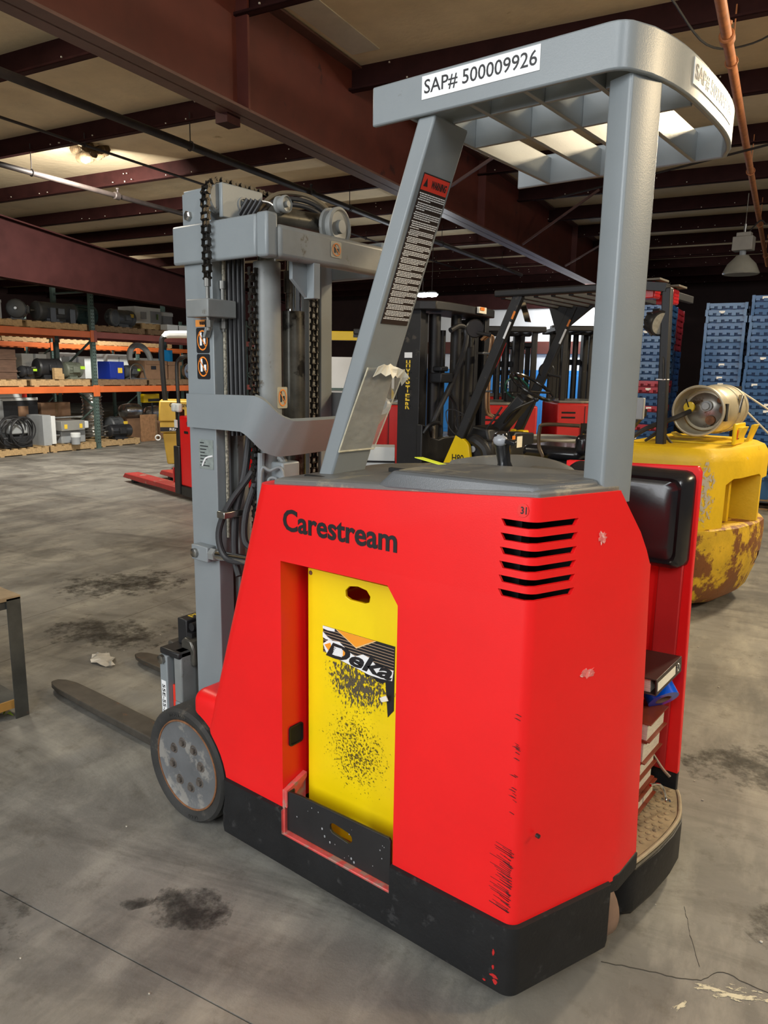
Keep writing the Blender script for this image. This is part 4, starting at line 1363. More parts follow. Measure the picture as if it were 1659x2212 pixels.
def fork(yc):
    w = 0.052
    tipz = 0.030
    P = [(-1.57, 0.045, 0.85), (-1.70, 0.047, 1.0), (-2.30, 0.047, 1.0), (-2.48, 0.046, 0.95), (-2.55, 0.044, 0.72), (-2.585, 0.042, 0.38), (-2.592, 0.041, 0.1)]
    g = G()
    rings = []
    for x, zt, k in P:
        ww = w * k
        zb = 0.008 + 0.018 * max(0, (-x - 1.6)) / 1.0
        rings.append([Vector((x, yc - ww, zb)), Vector((x, yc + ww, zb)), Vector((x, yc + ww, zt)), Vector((x, yc - ww, zt))])
    g.loft(rings)
    g.box((-1.60, yc - w, 0.012), (-1.565, yc + w, 0.50))
    return g.obj('fork', 'fork', T, bevel=0.004)


fork(0.262)
fork(0.715)
for y in (0.262, 0.715):
    G().box((-1.62, y - 0.04, 0.44), (-1.5, y + 0.04, 0.49)).obj('fork_hook', 'black', T, bevel=0.006)

# ---------------- things in and on the truck
bt = thing('forklift_battery', 'yellow forklift battery case with torn black label behind the black gate', 'battery', (-0.55, 0.09, 0.163), world=True)
hh = [(-0.60, 0.925), (-0.585, 0.940), (-0.555, 0.945), (-0.525, 0.940), (-0.512, 0.925), (-0.515, 0.908), (-0.53, 0.902), (-0.582, 0.902), (-0.598, 0.908)]
cs = G().plate([(-0.742, 0.165), (-0.36, 0.165), (-0.36, 0.965), (-0.742, 0.965)], [hh], 0.086, 0.096, 'y').obj('case_front', 'yellow_battery', bt, smooth=0, bevel=0.002)
G().box((-0.742, 0.135, 0.165), (-0.36, 0.44, 0.86)).obj('case_body', 'yellow_battery', bt, bevel=0.004)
G().box((-0.742, 0.096, 0.165), (-0.73, 0.135, 0.955)).box((-0.372, 0.096, 0.165), (-0.36, 0.135, 0.955)).obj('case_side', 'yellow_battery', bt, smooth=0)
G().lathe([(0, 0.007), (0.002, 0.006)], (-0.731, 0.086, 0.952), (0, -1, 0), 10).obj('rivet', 'rust', bt)


def scuff_mat(name, thr, sc, stretch, colr, axes=(0, 2), soft=0.0, amax=1.0):
    """black print torn off the yellow case: alpha mask noise, print stays where the noise is high"""
    m = bpy.data.materials.new(name)
    MATS[name] = m
    m.use_nodes = True
    N, L = m.node_tree.nodes, m.node_tree.links
    b = N['Principled BSDF']
    b.inputs['Roughness'].default_value = 0.5
    tc = N.new('ShaderNodeTexCoord')
    mp = N.new('ShaderNodeMapping')
    mp.inputs['Scale'].default_value = stretch
    L.new(tc.outputs['Object'], mp.inputs['Vector'])
    n = N.new('ShaderNodeTexNoise')
    n.inputs['Scale'].default_value = sc
    n.inputs['Detail'].default_value = 9
    n.inputs['Roughness'].default_value = 0.75
    L.new(mp.outputs['Vector'], n.inputs['Vector'])
    # fade to nothing away from the middle
    sp = N.new('ShaderNodeSeparateXYZ')
    L.new(tc.outputs['Generated'], sp.inputs[0])
    acc = None
    for k in axes:
        s1 = N.new('ShaderNodeMath'); s1.operation = 'SUBTRACT'; s1.inputs[1].default_value = 0.5
        L.new(sp.outputs[k], s1.inputs[0])
        s2 = N.new('ShaderNodeMath'); s2.operation = 'POWER'; s2.inputs[1].default_value = 2
        ab_ = N.new('ShaderNodeMath'); ab_.operation = 'ABSOLUTE'
        L.new(s1.outputs[0], ab_.inputs[0]); L.new(ab_.outputs[0], s2.inputs[0])
        if acc is None:
            acc = s2.outputs[0]
        else:
            s3 = N.new('ShaderNodeMath'); s3.operation = 'ADD'
            L.new(acc, s3.inputs[0]); L.new(s2.outputs[0], s3.inputs[1]); acc = s3.outputs[0]
    s4 = N.new('ShaderNodeMath'); s4.operation = 'MULTIPLY_ADD'; s4.inputs[1].default_value = 0.55; s4.inputs[2].default_value = thr
    L.new(acc, s4.inputs[0])
    if soft:
        df = N.new('ShaderNodeMath'); df.operation = 'SUBTRACT'
        L.new(n.outputs['Fac'], df.inputs[0]); L.new(s4.outputs[0], df.inputs[1])
        mr_ = N.new('ShaderNodeMapRange')
        mr_.inputs['From Min'].default_value = 0.0
        mr_.inputs['From Max'].default_value = soft
        mr_.inputs['To Max'].default_value = amax
        L.new(df.outputs[0], mr_.inputs['Value'])
        L.new(mr_.outputs['Result'], b.inputs['Alpha'])
    else:
        gt_ = N.new('ShaderNodeMath'); gt_.operation = 'GREATER_THAN'
        L.new(n.outputs['Fac'], gt_.inputs[0]); L.new(s4.outputs[0], gt_.inputs[1])
        L.new(gt_.outputs[0], b.inputs['Alpha'])
    b.inputs['Base Color'].default_value = (*colr, 1)
    return m


# remains of the label print and general grime on the case
scuff_mat('label_remains', 0.475, 130, (1, 1, 0.5), (0.09, 0.075, 0.045))
scuff_mat('case_grime', 0.53, 150, (1.0, 1, 0.9), (0.12, 0.085, 0.01))
Fb = frame((-0.548, 0.0855, 0.66), (1, 0, 0), (0, 0, 1))
G().box((-0.68, 0.0848, 0.575), (-0.418, 0.0855, 0.755)).obj('label_residue', 'label_remains', cs, smooth=0)
G().box((-0.70, 0.0850, 0.30), (-0.41, 0.0856, 0.62)).obj('grime', 'case_grime', cs, smooth=0)
# Deka label: black field with a ragged lower edge, orange arrow, stripes, lettering
random.seed(31)
X0, X1 = -0.681, -0.424
ZT = 0.806
low = []
for i in range(27):
    t = i / 26
    zl = 0.735 - 0.05 * t + random.uniform(-0.008, 0.008)
    if t > 0.90:
        zl = 0.61 + random.uniform(-0.02, 0.02)
    low.append((X0 + (X1 - X0) * t, zl))
lab = G().plate([(X0, ZT)] + low + [(X1, ZT)], [], 0.0843, 0.0857, 'y').obj('label', 'black_print', cs, smooth=0)
g = G()
for k in range(9):
    z = 0.797 - k * 0.0085
    g.box((X0 + 0.002, 0.0838, z), (X1 - 0.002, 0.0845, z + 0.0011))
g.obj('label_stripes', mat('stripe', (0.62, 0.42, 0.26), 0.5, var=0), lab, smooth=0)
G().prism([(-0.632, ZT), (-0.486, ZT), (-0.556, 0.768)], 0.0830, 0.0840, 'y').obj('label_rim', mat('label_gold', (0.80, 0.55, 0.25), 0.5, var=0), lab, smooth=0)
G().prism([(-0.626, ZT), (-0.492, ZT), (-0.557, 0.772)], 0.0824, 0.0832, 'y').obj('label_arrow', mat('label_orange', (0.88, 0.33, 0.02), 0.45, var=0.03), lab, smooth=0)
G().prism([(X0, ZT), (X0 + 0.045, ZT), (X0 + 0.045, ZT - 0.008), (X0 + 0.02, ZT - 0.01), (X0, ZT - 0.008)], 0.0824, 0.084, 'y').prism([(X0, 0.788), (X0 + 0.018, 0.776), (X0 + 0.035, 0.77), (X0 + 0.012, 0.768), (X0, 0.772)], 0.0824, 0.084, 'y').obj('label_white', 'white_print', lab, smooth=0)
# white glow shape behind the letters
gl = [(-0.680, 0.752), (-0.66, 0.768), (-0.618, 0.772), (-0.585, 0.752), (-0.56, 0.744), (-0.532, 0.757), (-0.505, 0.752), (-0.487, 0.738), (-0.45, 0.737), (-0.426, 0.738), (-0.43, 0.708), (-0.47, 0.704), (-0.51, 0.704), (-0.56, 0.712), (-0.62, 0.720), (-0.665, 0.727), (-0.672, 0.735)]
G().prism(gl, 0.0826, 0.0838, 'y').obj('label_glow', 'white_print', lab, smooth=0)
G().prism([(-0.674, 0.751), (-0.652, 0.762), (-0.644, 0.742), (-0.654, 0.733)], 0.0818, 0.0828, 'y').prism([(-0.604, 0.758), (-0.584, 0.744), (-0.604, 0.731)], 0.0818, 0.0828, 'y').obj('label_chevron', 'label_orange', lab, smooth=0)
lettering('Deka', 0.238, 0.046, 'black_print', frame((-0.548, 0.0822, 0.736), (1, 0, -0.06), (0.06, 0, 1)), lab, bold=0.03, shear=0.3)
g = G()
for k in range(5):
    g.box((-0.640 + 0.001 * k, 0.0806, 0.730 + k * 0.0055), (-0.607, 0.0815, 0.733 + k * 0.0055))
g.obj('label_bars', 'white_print', lab, smooth=0)
G().prism([(-0.462, 0.655), (-0.44, 0.668), (-0.432, 0.655), (-0.455, 0.645)], 0.070, 0.072, 'y').obj('peeled_flap', 'paper', lab, smooth=0)

# binder, tape and ledgers in the operator's compartment
def ledger(x0, x1, y0, y1, z0, h, tilt, label, gap=0.012):
    t = thing('ledger_book', label, 'book', ((x0 + x1) / 2, (y0 + y1) / 2, z0), 0, 'ledgers stacked in the operator compartment')
    a, b = (x1 - x0) / 2, (y1 - y0) / 2
    Rt = Euler((tilt[0], tilt[1], 0)).to_matrix()

    def r(c):
        return Rt @ c
    G().box((-a + 0.006, -b + 0.006, 0.004), (a - 0.006, b - 0.004, h - 0.004)).xf(r).obj('pages', 'page', t, smooth=0)
    G().box((-a, -b, 0), (a + 0.005, b, 0.004)).xf(r).obj('back_cover', 'book_cover', t, bevel=0.001)
    G().box((-a, -b, h - 0.004), (a + 0.005, b, h)).xf(r).obj('front_cover', 'book_cover', t, bevel=0.001)
    G().box((-a, -b - 0.001, 0), (-a + 0.005, b, h)).xf(r).obj('spine', 'book_cover', t, bevel=0.001)
    return t


z = 0.200
names = ['rust-covered ledger at the bottom of the stack on the mat', 'second ledger up in the stack on the floor mat', 'thick ledger in the middle of the stack on the mat',
         'ledger with splayed covers, fourth up in the stack', 'top ledger with bright white pages tilted under the binder']
for k, h in enumerate((0.05, 0.055, 0.062, 0.072, 0.06)):
    ledger(-0.14, 0.045 + (0.006, -0.004, 0.0, 0.012, 0.02)[k], 0.70, 0.865, z, h, (0, 0), names[k])
    z += h + 0.001
tz = z
t = thing('ring_binder', 'dark ring binder with paper spine label lying on the ledgers', 'binder', (-0.015, 0.79, tz + 0.10))
RB = Euler((0.0, -0.05, 0)).to_matrix()
BZ = 0.0
G().box((-0.16, -0.12, 0.0), (0.10, 0.12, 0.004)).xf(lambda c: RB @ c).obj('lower_board', 'binder', t, bevel=0.002)
G().box((-0.16, -0.12, 0.046), (0.10, 0.12, 0.05)).xf(lambda c: RB @ c).obj('upper_board', 'binder', t, bevel=0.002)
G().box((0.096, -0.12, 0.0), (0.101, 0.12, 0.05)).xf(lambda c: RB @ c).obj('spine', 'binder', t, bevel=0.002)
G().box((-0.15, -0.11, 0.005), (0.08, 0.11, 0.045)).xf(lambda c: RB @ c).obj('pages', 'page', t, smooth=0)
G().box((0.101, -0.11, 0.012), (0.1018, 0.055, 0.038)).xf(lambda c: RB @ c).obj('spine_label', 'paper', t, smooth=0)
G().torus((0.1015, 0.082, 0.025), (1, 0, 0), 0.011, 0.003, 20, 8).xf(lambda c: RB @ c).obj('finger_ring', 'chrome', t)
t = thing('tape_roll', 'roll of bright blue tape wedged between binder and ledgers', 'tape', (0.045, 0.845, tz))
ax = Vector((0.55, -0.35, -0.55)).normalized()
G().lathe([(-0.025, 0.026), (-0.025, 0.05), (0.025, 0.05), (0.025, 0.026), (-0.025, 0.026)], (0, 0, 0.045), ax, 36, cap=False).obj('tape', 'tape_blue', t)
G().lathe([(-0.025, 0.023), (-0.025, 0.026), (0.025, 0.026), (0.025, 0.023), (-0.025, 0.023)], (0, 0, 0.045), ax, 36, cap=False).obj('core', 'cardboard', t)

# ================================================================ THE SIT-DOWN FORKLIFT BEHIND (world coordinates, facing -x)
H = thing('sit_down_forklift', 'yellow and black sit-down forklift with a rusty counterweight and steering wheel', 'forklift', (-1.6, 3.9, 0), world=True)


def cwr(z, dx=0.0, dl=0.0, front=-1.05):
    P = [(front, 3.32 + dl), (-0.62 - dx, 3.32 + dl), (-0.53 - dx, 3.345 + dl), (-0.47 - dx, 3.41 + dl), (-0.37 - dx, 3.62), (-0.315 - dx, 3.90), (-0.315 - dx, 4.10), (-0.42 - dx, 4.40 - dl), (-0.52 - dx, 4.48 - dl), (front, 4.48 - dl)]
    return [Vector((x, y, z)) for x, y in P]


cu = G().loft([cwr(0.58), cwr(0.60), cwr(1.0), cwr(1.05, 0.008, 0.006), cwr(1.085, 0.03, 0.03), cwr(1.095, 0.07, 0.06)]).obj('counterweight', 'hyster_yellow', H, smooth=40)
boolean(cu, [G().prism([(3.50, 0.56), (3.92, 0.56), (3.92, 0.885), (3.88, 0.905), (3.56, 0.895), (3.50, 0.86)], -0.62, -0.1, 'x').obj('c', 'hyster_yellow'),
             G().prism([(-0.50, 0.5), (-0.2, 0.5), (-0.2, 0.86), (-0.46, 0.88)], 3.96, 4.7, 'y').obj('c', 'hyster_yellow')])
G().box((-0.62, 3.76, 0.58), (-0.46, 3.80, 0.90)).obj('pocket_web', 'hyster_yellow', H, bevel=0.006)
lw = G().loft([cwr(0.06, 0.12, 0.07, -0.78), cwr(0.11, 0.06, 0.045, -0.80), cwr(0.32, -0.01, 0.012), cwr(0.50, -0.02, -0.005), cwr(0.575, -0.015, -0.005), cwr(0.585, 0.0, 0.0)]).obj('lower_counterweight', 'hyster_yellow_rusty', H, smooth=40)
boolean(lw, [G().cyl((-1.12, 3.2, 0.22), (-1.12, 4.6, 0.22), 0.40, n=32).obj('c', 'hyster_yellow'),
             G().box((-0.5, 4.02, 0.26), (-0.2, 4.12, 0.36)).obj('c', 'rust'),
             G().prism([(-0.70, 0.05), (-0.60, 0.05), (-0.70, 0.44), (-0.76, 0.44)], 3.2, 3.40, 'y').obj('c', 'hyster_yellow')])
scuff_mat('chipped_paint', 0.46, 34, (1, 1, 0.7), (0.50, 0.46, 0.36))
strip = [(-0.575, 3.322), (-0.53, 3.340), (-0.498, 3.374), (-0.462, 3.412)]
G().loft([[Vector((x + dx, y - 0.003 + dy, z)) for dx, dy in ((0, 0), (0.02, 0.03))] + [] for x, y in strip for z in ()] or [[Vector((x, y, 0.60)), Vector((x, y, 1.04)), Vector((x - 0.01, y + 0.01, 1.04)), Vector((x - 0.01, y + 0.01, 0.60))] for x, y in strip]).obj('chipped_corner', 'chipped_paint', H)
for y in (3.52, 3.62, 3.86):
    G().bar((-0.405 + (0.035 if y > 3.7 else -0.02), y, 0.44), (-0.405 + (0.035 if y > 3.7 else -0.02), y, 0.56), 0.012, 0.02).obj('casting_rib', 'hyster_yellow_rusty', H, bevel=0.004)
for y in (3.36, 4.30):
    G().lathe([(0, 0.1), (0, 0.27), (0.02, 0.29), (0.14, 0.29), (0.16, 0.27), (0.16, 0.1)], (-1.12, y, 0.29), (0, 1, 0), 32).obj('steer_wheel_tire', 'rubber', H)
    G().lathe([(0, 0.1), (0, 0.32), (0.03, 0.345), (0.18, 0.345), (0.2, 0.32), (0.2, 0.1)], (-2.45, y - 0.02, 0.345), (0, 1, 0), 32).obj('drive_tire', 'rubber', H)
G().box((-2.25, 3.44, 0.30), (-1.05, 4.36, 0.80)).obj('chassis', 'hyster_clean', H, bevel=0.02)
G().box((-1.72, 3.46, 0.80), (-1.02, 4.34, 0.90)).obj('engine_hood', 'mast_black', H, bevel=0.03)
# front fenders with the model number
for y0, y1 in ((3.40, 3.44), (4.28, 4.32)):
    fe = G().prism([(-2.52, 0.72), (-2.20, 0.72), (-2.245, 0.98), (-2.262, 1.005), (-2.335, 1.055), (-2.362, 1.055)], y0, y1, 'y').obj('front_fender', 'hyster_clean', H, bevel=0.005)
    if y0 < 3.5:
        lettering('H80', 0.105, 0.055, 'black_print', frame((-2.335, 3.3985, 0.878), (1, 0, 0), (0, 0, 1)), fe, bold=0.012)
G().box((-2.30, 4.24, 0.70), (-2.22, 4.34, 1.05)).obj('fender_end', 'hyster_clean', H, bevel=0.01)
# dashboard and cowl
G().box((-2.36, 3.47, 0.75), (-2.08, 3.76, 1.02)).obj('dash_housing', 'mast_black', H, bevel=0.03, seg=3)
G().prism([(3.80, 0.82), (4.24, 0.82), (4.24, 1.04), (3.92, 1.06), (3.80, 0.98)], -2.30, -2.12, 'x').obj('instrument_box', 'mast_black', H, bevel=0.01)
decal('inspection_label', 0.09, 0.09, 'paper', frame((-2.118, 3.98, 0.98), (0, 1, 0), (0, 0, 1)), H)
decal('orange_label', 0.05, 0.03, 'orange_print', frame((-2.118, 3.88, 1.02), (0, 1, 0), (0, 0, 1)), H)
G().prism([(-2.42, 0.97), (-2.16, 0.95), (-2.20, 1.10), (-2.34, 1.12)], 3.60, 3.95, 'y').obj('cowl_top', 'mast_black', H, bevel=0.02)
G().lathe([(0, 0.025), (0.012, 0.025), (0.014, 0.018)], (-2.24, 3.465, 0.95), (0, -1, 0), 16).obj('gauge', 'cabinet_grey', H)
G().tube([(-2.3, 3.50, 1.0), (-2.22, 3.46, 1.02), (-2.14, 3.47, 0.96), (-2.12, 3.48, 0.86)], 0.045, 10, 5).obj('tilt_boot', 'black', H)
# steering column and wheel
sw = Vector((-1.965, 3.85, 1.425))
sdir = Vector((0.50, 0.0, 0.80)).normalized()
G().bar(sw - sdir * 0.10, (-2.32, 3.85, 0.98), 0.14, 0.10).obj('steering_column', 'mast_black', H, bevel=0.02)
wh = G().torus(sw, sdir, 0.185, 0.014, 40, 10).obj('steering_wheel', 'black_gloss', H)
G().lathe([(-0.06, 0.05), (-0.02, 0.055), (0.0, 0.03), (0.01, 0.02)], sw - sdir * 0.05, sdir, 20).obj('wheel_hub', 'mast_black', wh)
for a in (20, 140, 260):
    e = sdir.orthogonal().normalized()
    e = Matrix.Rotation(math.radians(a), 3, sdir) @ e
    G().cyl(sw - sdir * 0.045, sw + e * 0.18, 0.009, n=8).obj('wheel_spoke', 'black_gloss', wh)
G().tube([(-2.18, 3.80, 1.12), (-2.05, 3.72, 1.24), (-1.86, 3.72, 1.33)], 0.010, 8, 5).ball((-1.86, 3.72, 1.335), 0.02).obj('shift_lever', 'black', H)
G().tube([(-2.25, 3.62, 1.06), (-2.18, 3.62, 1.15), (-2.10, 3.63, 1.27)], 0.008, 8, 4).obj('brake_lever', 'black', H)
# seat with tubular frame
G().box((-1.92, 3.62, 0.90), (-1.45, 4.05, 1.0)).obj('seat_cushion', 'vinyl', H, bevel=0.05, seg=4)
G().box((-1.50, 3.62, 0.95), (-1.40, 4.05, 1.10)).obj('seat_back', 'vinyl', H, bevel=0.04, seg=3)
G().tube([(-1.72, 3.60, 0.92), (-1.76, 3.60, 1.0), (-1.76, 3.60, 1.12), (-1.72, 3.60, 1.16), (-1.45, 3.60, 1.165)], 0.014, 10, 5).obj('seat_frame', mat('frame_brown', (0.10, 0.065, 0.035), 0.45, 0.3, var=0.3), H)
# overhead guard
og = G().box((-2.07, 3.38, 2.055), (-0.98, 3.45, 2.105)).obj('guard_rail', 'mast_black', H, bevel=0.012)
G().box((-2.07, 4.38, 2.055), (-1.25, 4.45, 2.105)).obj('guard_rail', 'mast_black', H, bevel=0.012)
for k in range(9):
    x = -2.05 + k * 0.13
    G().box((x, 3.45, 2.045), (x + 0.035, 4.38, 2.095)).obj('guard_bar', 'mast_black', H, bevel=0.004)
G().box((-2.07, 3.40, 2.0), (-1.0, 4.43, 2.05)).obj('guard_plate', 'mast_black', H, bevel=0.01) if 0 else None
# guard posts
for y in (3.40, 4.33):
    p = G().bar((-2.335, y + 0.025, 1.03), (-1.885, y + 0.025, 2.07), 0.05, 0.075, up=(1, 0, 0)).obj('front_post', 'mast_black', H, bevel=0.008)
    dd = Vector((-1.885 + 2.335, 0, 1.04)).normalized()
    nn = Vector((dd.z, 0, -dd.x))
    for (t0, t1, mm) in ((0.72, 0.83, 'white_print'), (0.85, 0.9, 'orange_print')):
        a = Vector((-2.335, y - 0.001, 1.03)).lerp(Vector((-1.885, y - 0.001, 2.07)), t0)
        b = Vector((-2.335, y - 0.001, 1.03)).lerp(Vector((-1.885, y - 0.001, 2.07)), t1)
        G().bar(a + nn * 0.03, b + nn * 0.03, 0.003, 0.016, up=(1, 0, 0)).obj('post_sticker', mm, p, smooth=0)
G().prism([(-2.10, 2.06), (-1.72, 2.06), (-1.93, 1.90), (-2.02, 1.84)], 4.34, 4.38, 'y').obj('post_gusset', 'mast_black', H)
G().bar((-0.82, 3.42, 1.05), (-0.86, 3.42, 2.06), 0.06, 0.055, up=(1, 0, 0)).obj('rear_post', 'mast_black', H, bevel=0.008)
G().bar((-0.86, 3.415, 2.06), (-1.02, 3.415, 2.08), 0.07, 0.05).obj('rear_knee', 'mast_black', H)
G().bar((-1.31, 4.2, 0.85), (-1.40, 4.2, 2.06), 0.035, 0.035, up=(1, 0, 0)).obj('intake_post', 'mast_black', H, bevel=0.006)
decal('yellow_sticker', 0.03, 0.17, mat('sticker_yellow', (0.85, 0.75, 0.12), 0.5, var=0.05), frame((-1.338, 4.180, 1.33), (1, 0, 0), (-0.07, 0, 1)), H)
# tail lights under their shelf plates, work light on the rear post
for (x, y, z) in ((-1.0, 3.50, 2.005), (-0.955, 3.74, 1.985)):
    tl_ = G().box((x - 0.06, y - 0.06, z), (x + 0.05, y + 0.06, z + 0.10)).obj('tail_light', 'lens_red', H, bevel=0.006)
    g = G()
    for i in range(4):
        for j in range(4):
            g.box((x + 0.05, y - 0.052 + j * 0.027, z + 0.01 + i * 0.021), (x + 0.054, y - 0.030 + j * 0.027, z + 0.025 + i * 0.021))
    g.obj('lens_facets', 'lens_red', tl_, smooth=0)
    G().box((x - 0.10, y - 0.09, z + 0.105), (x + 0.09, y + 0.09, z + 0.118)).obj('light_shelf', mat('shelf_plate', (0.10, 0.085, 0.06), 0.6, var=0.2), H, bevel=0.002)
wax = Vector((0.75, -0.45, -0.25)).normalized()
wlg = G().lathe([(-0.09, 0.03), (-0.085, 0.055), (-0.03, 0.075), (0.0, 0.08), (0.012, 0.078)], (-0.885, 3.40, 1.845), wax, 24).obj('work_light', 'black', H)
G().lathe([(0.0, 0.07), (0.014, 0.066), (0.012, 0.002)], (-0.885, 3.40, 1.845), wax, 24).obj('work_light_lens', mat('lens_dim', (0.32, 0.31, 0.26), 0.1, var=0.2, vs=50), wlg)
for k in range(6):
    a = math.radians(60 + k * 40)
    e = Matrix.Rotation(a, 3, wax) @ wax.orthogonal().normalized()
    G().bar(Vector((-0.885, 3.40, 1.845)) - wax * 0.08 + e * 0.06, Vector((-0.885, 3.40, 1.845)) - wax * 0.02 + e * 0.08, 0.008, 0.02, up=e).obj('cooling_fin', 'black', wlg)
G().tube([(-0.88, 3.42, 1.77), (-0.87, 3.43, 1.68), (-0.84, 3.385, 1.62), (-0.83, 3.385, 1.5)], 0.006, 6, 5).obj('lamp_wire', 'hose', H)
G().torus((-0.845, 3.42, 1.50), (0, 0, 1), 0.038, 0.004, 18, 6).obj('cable_tie', 'white_print', H)
G().box((-1.02, 3.44, 1.24), (-0.96, 3.48, 1.38)).obj('relay_box', 'cabinet_grey', H, bevel=0.006)
G().prism([(-1.32, 1.02), (-1.20, 1.02), (-1.02, 1.26), (-1.02, 1.30), (-1.16, 1.30)], 3.62, 3.70, 'y').obj('seat_bracket', 'mast_black', H)
G().tube([(-1.30, 3.55, 0.98), (-1.12, 3.5, 1.06), (-0.95, 3.5, 1.18), (-0.80, 3.55, 1.25), (-0.72, 3.64, 1.30)], 0.016, 8, 6).obj('fuel_hose', 'hose', H)
for k in range(2):
    G().tube([(-0.95, 3.5, 1.10), (-0.86, 3.5, 1.15 + 0.02 * k), (-0.79, 3.52, 1.10), (-0.76, 3.54, 1.06)], 0.008, 6, 5).obj('coiled_hose', 'hose', H)
G().box((-1.12, 3.46, 1.0), (-1.0, 3.56, 1.08)).obj('red_cap', 'red_dull', H, bevel=0.02)
# mirrors
for (c, n_) in (((-1.955, 3.46, 1.985), (0.5, -0.6, -0.3)),):
    pass
G().loft([[Vector((-1.93 + 0.05 * t + 0.02 * math.sin(a), 3.56 + 0.05 * math.cos(a), 2.03 - 0.14 * t)) for a in (0, 1.57, 3.14, 4.71)] for t in (0, 0.5, 1)]).obj('mirror', 'chrome', H)
for (x, y, z) in ((-2.10, 3.36, 1.84), (-2.0, 4.36, 1.55)):
    G().lathe([(-0.03, 0.03), (-0.02, 0.06), (0.0, 0.068), (0.01, 0.06)], (x - 0.10, y, z), (0.6, -0.75, -0.1), 18).obj('front_lamp', 'black', H)
    G().cyl((x - 0.08, y, z - 0.03), (x + 0.02, y + 0.02, z - 0.05), 0.012, n=8).obj('lamp_arm', 'black', H)
# ---- its mast
mr = G().prism([(-2.925, 3.40), (-2.715, 3.40), (-2.715, 3.47), (-2.745, 3.47), (-2.745, 3.43), (-2.895, 3.43), (-2.895, 3.47), (-2.925, 3.47)], 0.06, 2.02, 'z').obj('mast_rail', 'mast_black', H, bevel=0.004)
G().prism([(-2.925, 4.45), (-2.715, 4.45), (-2.715, 4.38), (-2.745, 4.38), (-2.745, 4.42), (-2.895, 4.42), (-2.895, 4.38), (-2.925, 4.38)], 0.06, 2.02, 'z').obj('mast_rail', 'mast_black', H, bevel=0.004)
for y in (3.50, 4.28):
    G().box((-2.90, y, 0.1), (-2.75, y + 0.06, 1.98)).obj('inner_rail', 'mast_black', H, bevel=0.006)
G().prism([(-2.99, 3.36), (-2.70, 3.36), (-2.60, 3.44), (-2.58, 3.60), (-2.62, 4.30), (-2.66, 4.44), (-2.99, 4.46)], 1.995, 2.062, 'z').obj('mast_top_plate', 'mast_black', H, bevel=0.008)
d_ = decal('warning_label', 0.13, 0.05, 'paper', frame((-2.60, 4.10, 2.035), (-0.05, 1, 0), (0, 0, 1)), H, t=0.02)
decal('warning_label_top', 0.07, 0.026, 'orange_print', frame((-2.574, 4.085, 2.045), (-0.05, 1, 0), (0, 0, 1)), H)
word = 'HYSTER'
for i, chh in enumerate(word):
    lettering(chh, 0.042, 0.056, 'yellow_print', frame((-2.825, 3.3985, 1.585 - i * 0.0655), (1, 0, 0), (0, 0, 1)), mr, bold=0.035)
g = G()
for i in range(6):
    g.box((-2.856, 3.3955, 1.582 - i * 0.0655), (-2.794, 3.397, 1.588 - i * 0.0655))
g.obj('stencil_gap', 'mast_black', mr, smooth=0)
decal('white_tape', 0.075, 0.042, 'white_print', frame((-2.825, 3.3985, 1.652), (1, 0, 0), (0, 0, 1)), mr)
for y, r, z1 in ((3.66, 0.05, 1.98), (3.78, 0.026, 1.86), (3.98, 0.045, 1.99), (4.20, 0.05, 1.92), (4.10, 0.022, 1.86)):
    G().cyl((-2.76, y, 0.12), (-2.76, y, z1), r, n=18).obj('mast_cylinder', 'mast_black', H)
for y in (4.10, 4.19):
    G().cyl((-2.74, y, 1.74), (-2.74, y, 1.86), 0.03, n=14).obj('cylinder_collar', 'greasy', H)
G().tube([(-2.70, 3.80, 1.86), (-2.68, 3.90, 1.90), (-2.66, 3.97, 1.87), (-2.64, 3.93, 1.72), (-2.64, 3.76, 1.45), (-2.66, 3.60, 1.22), (-2.69, 3.56, 1.10)], 0.022, 10, 6).obj('mast_hose', 'hose', H)
G().tube([(-2.68, 3.58, 0.75), (-2.68, 3.57, 1.1), (-2.68, 3.60, 1.18)], 0.012, 8, 4).obj('rusty_rod', mat('rod_grey', (0.18, 0.15, 0.11), 0.6, var=0.5, vs=60), H)
G().tube([(-2.68, 3.80, 1.34), (-2.67, 3.88, 1.25), (-2.67, 3.92, 1.05), (-2.67, 3.92, 0.8)], 0.018, 8, 5).obj('mast_hose', 'hose', H)
G().box((-2.74, 3.57, 1.44), (-2.62, 3.74, 1.52)).box((-2.73, 3.60, 1.53), (-2.64, 3.70, 1.57)).obj('pipe_flange', 'mast_black', H, bevel=0.01)
for dy in (0.0, 0.045):
    G().tube([(-2.66, 4.22 + dy, 1.80), (-2.63, 4.26 + dy, 1.84), (-2.61, 4.30 + dy, 1.82), (-2.61, 4.285 + dy, 1.70), (-2.61, 4.27 + dy, 1.62), (-2.61, 4.27 + dy, 1.22), (-2.60, 4.36 + dy, 1.14)], 0.012, 8, 5).obj('steel_line', 'copper', H)
for z in (1.68, 1.36):
    G().box((-2.66, 4.16, z), (-2.595, 4.34, z + 0.018)).obj('line_clamp', 'steel', H, bevel=0.002)
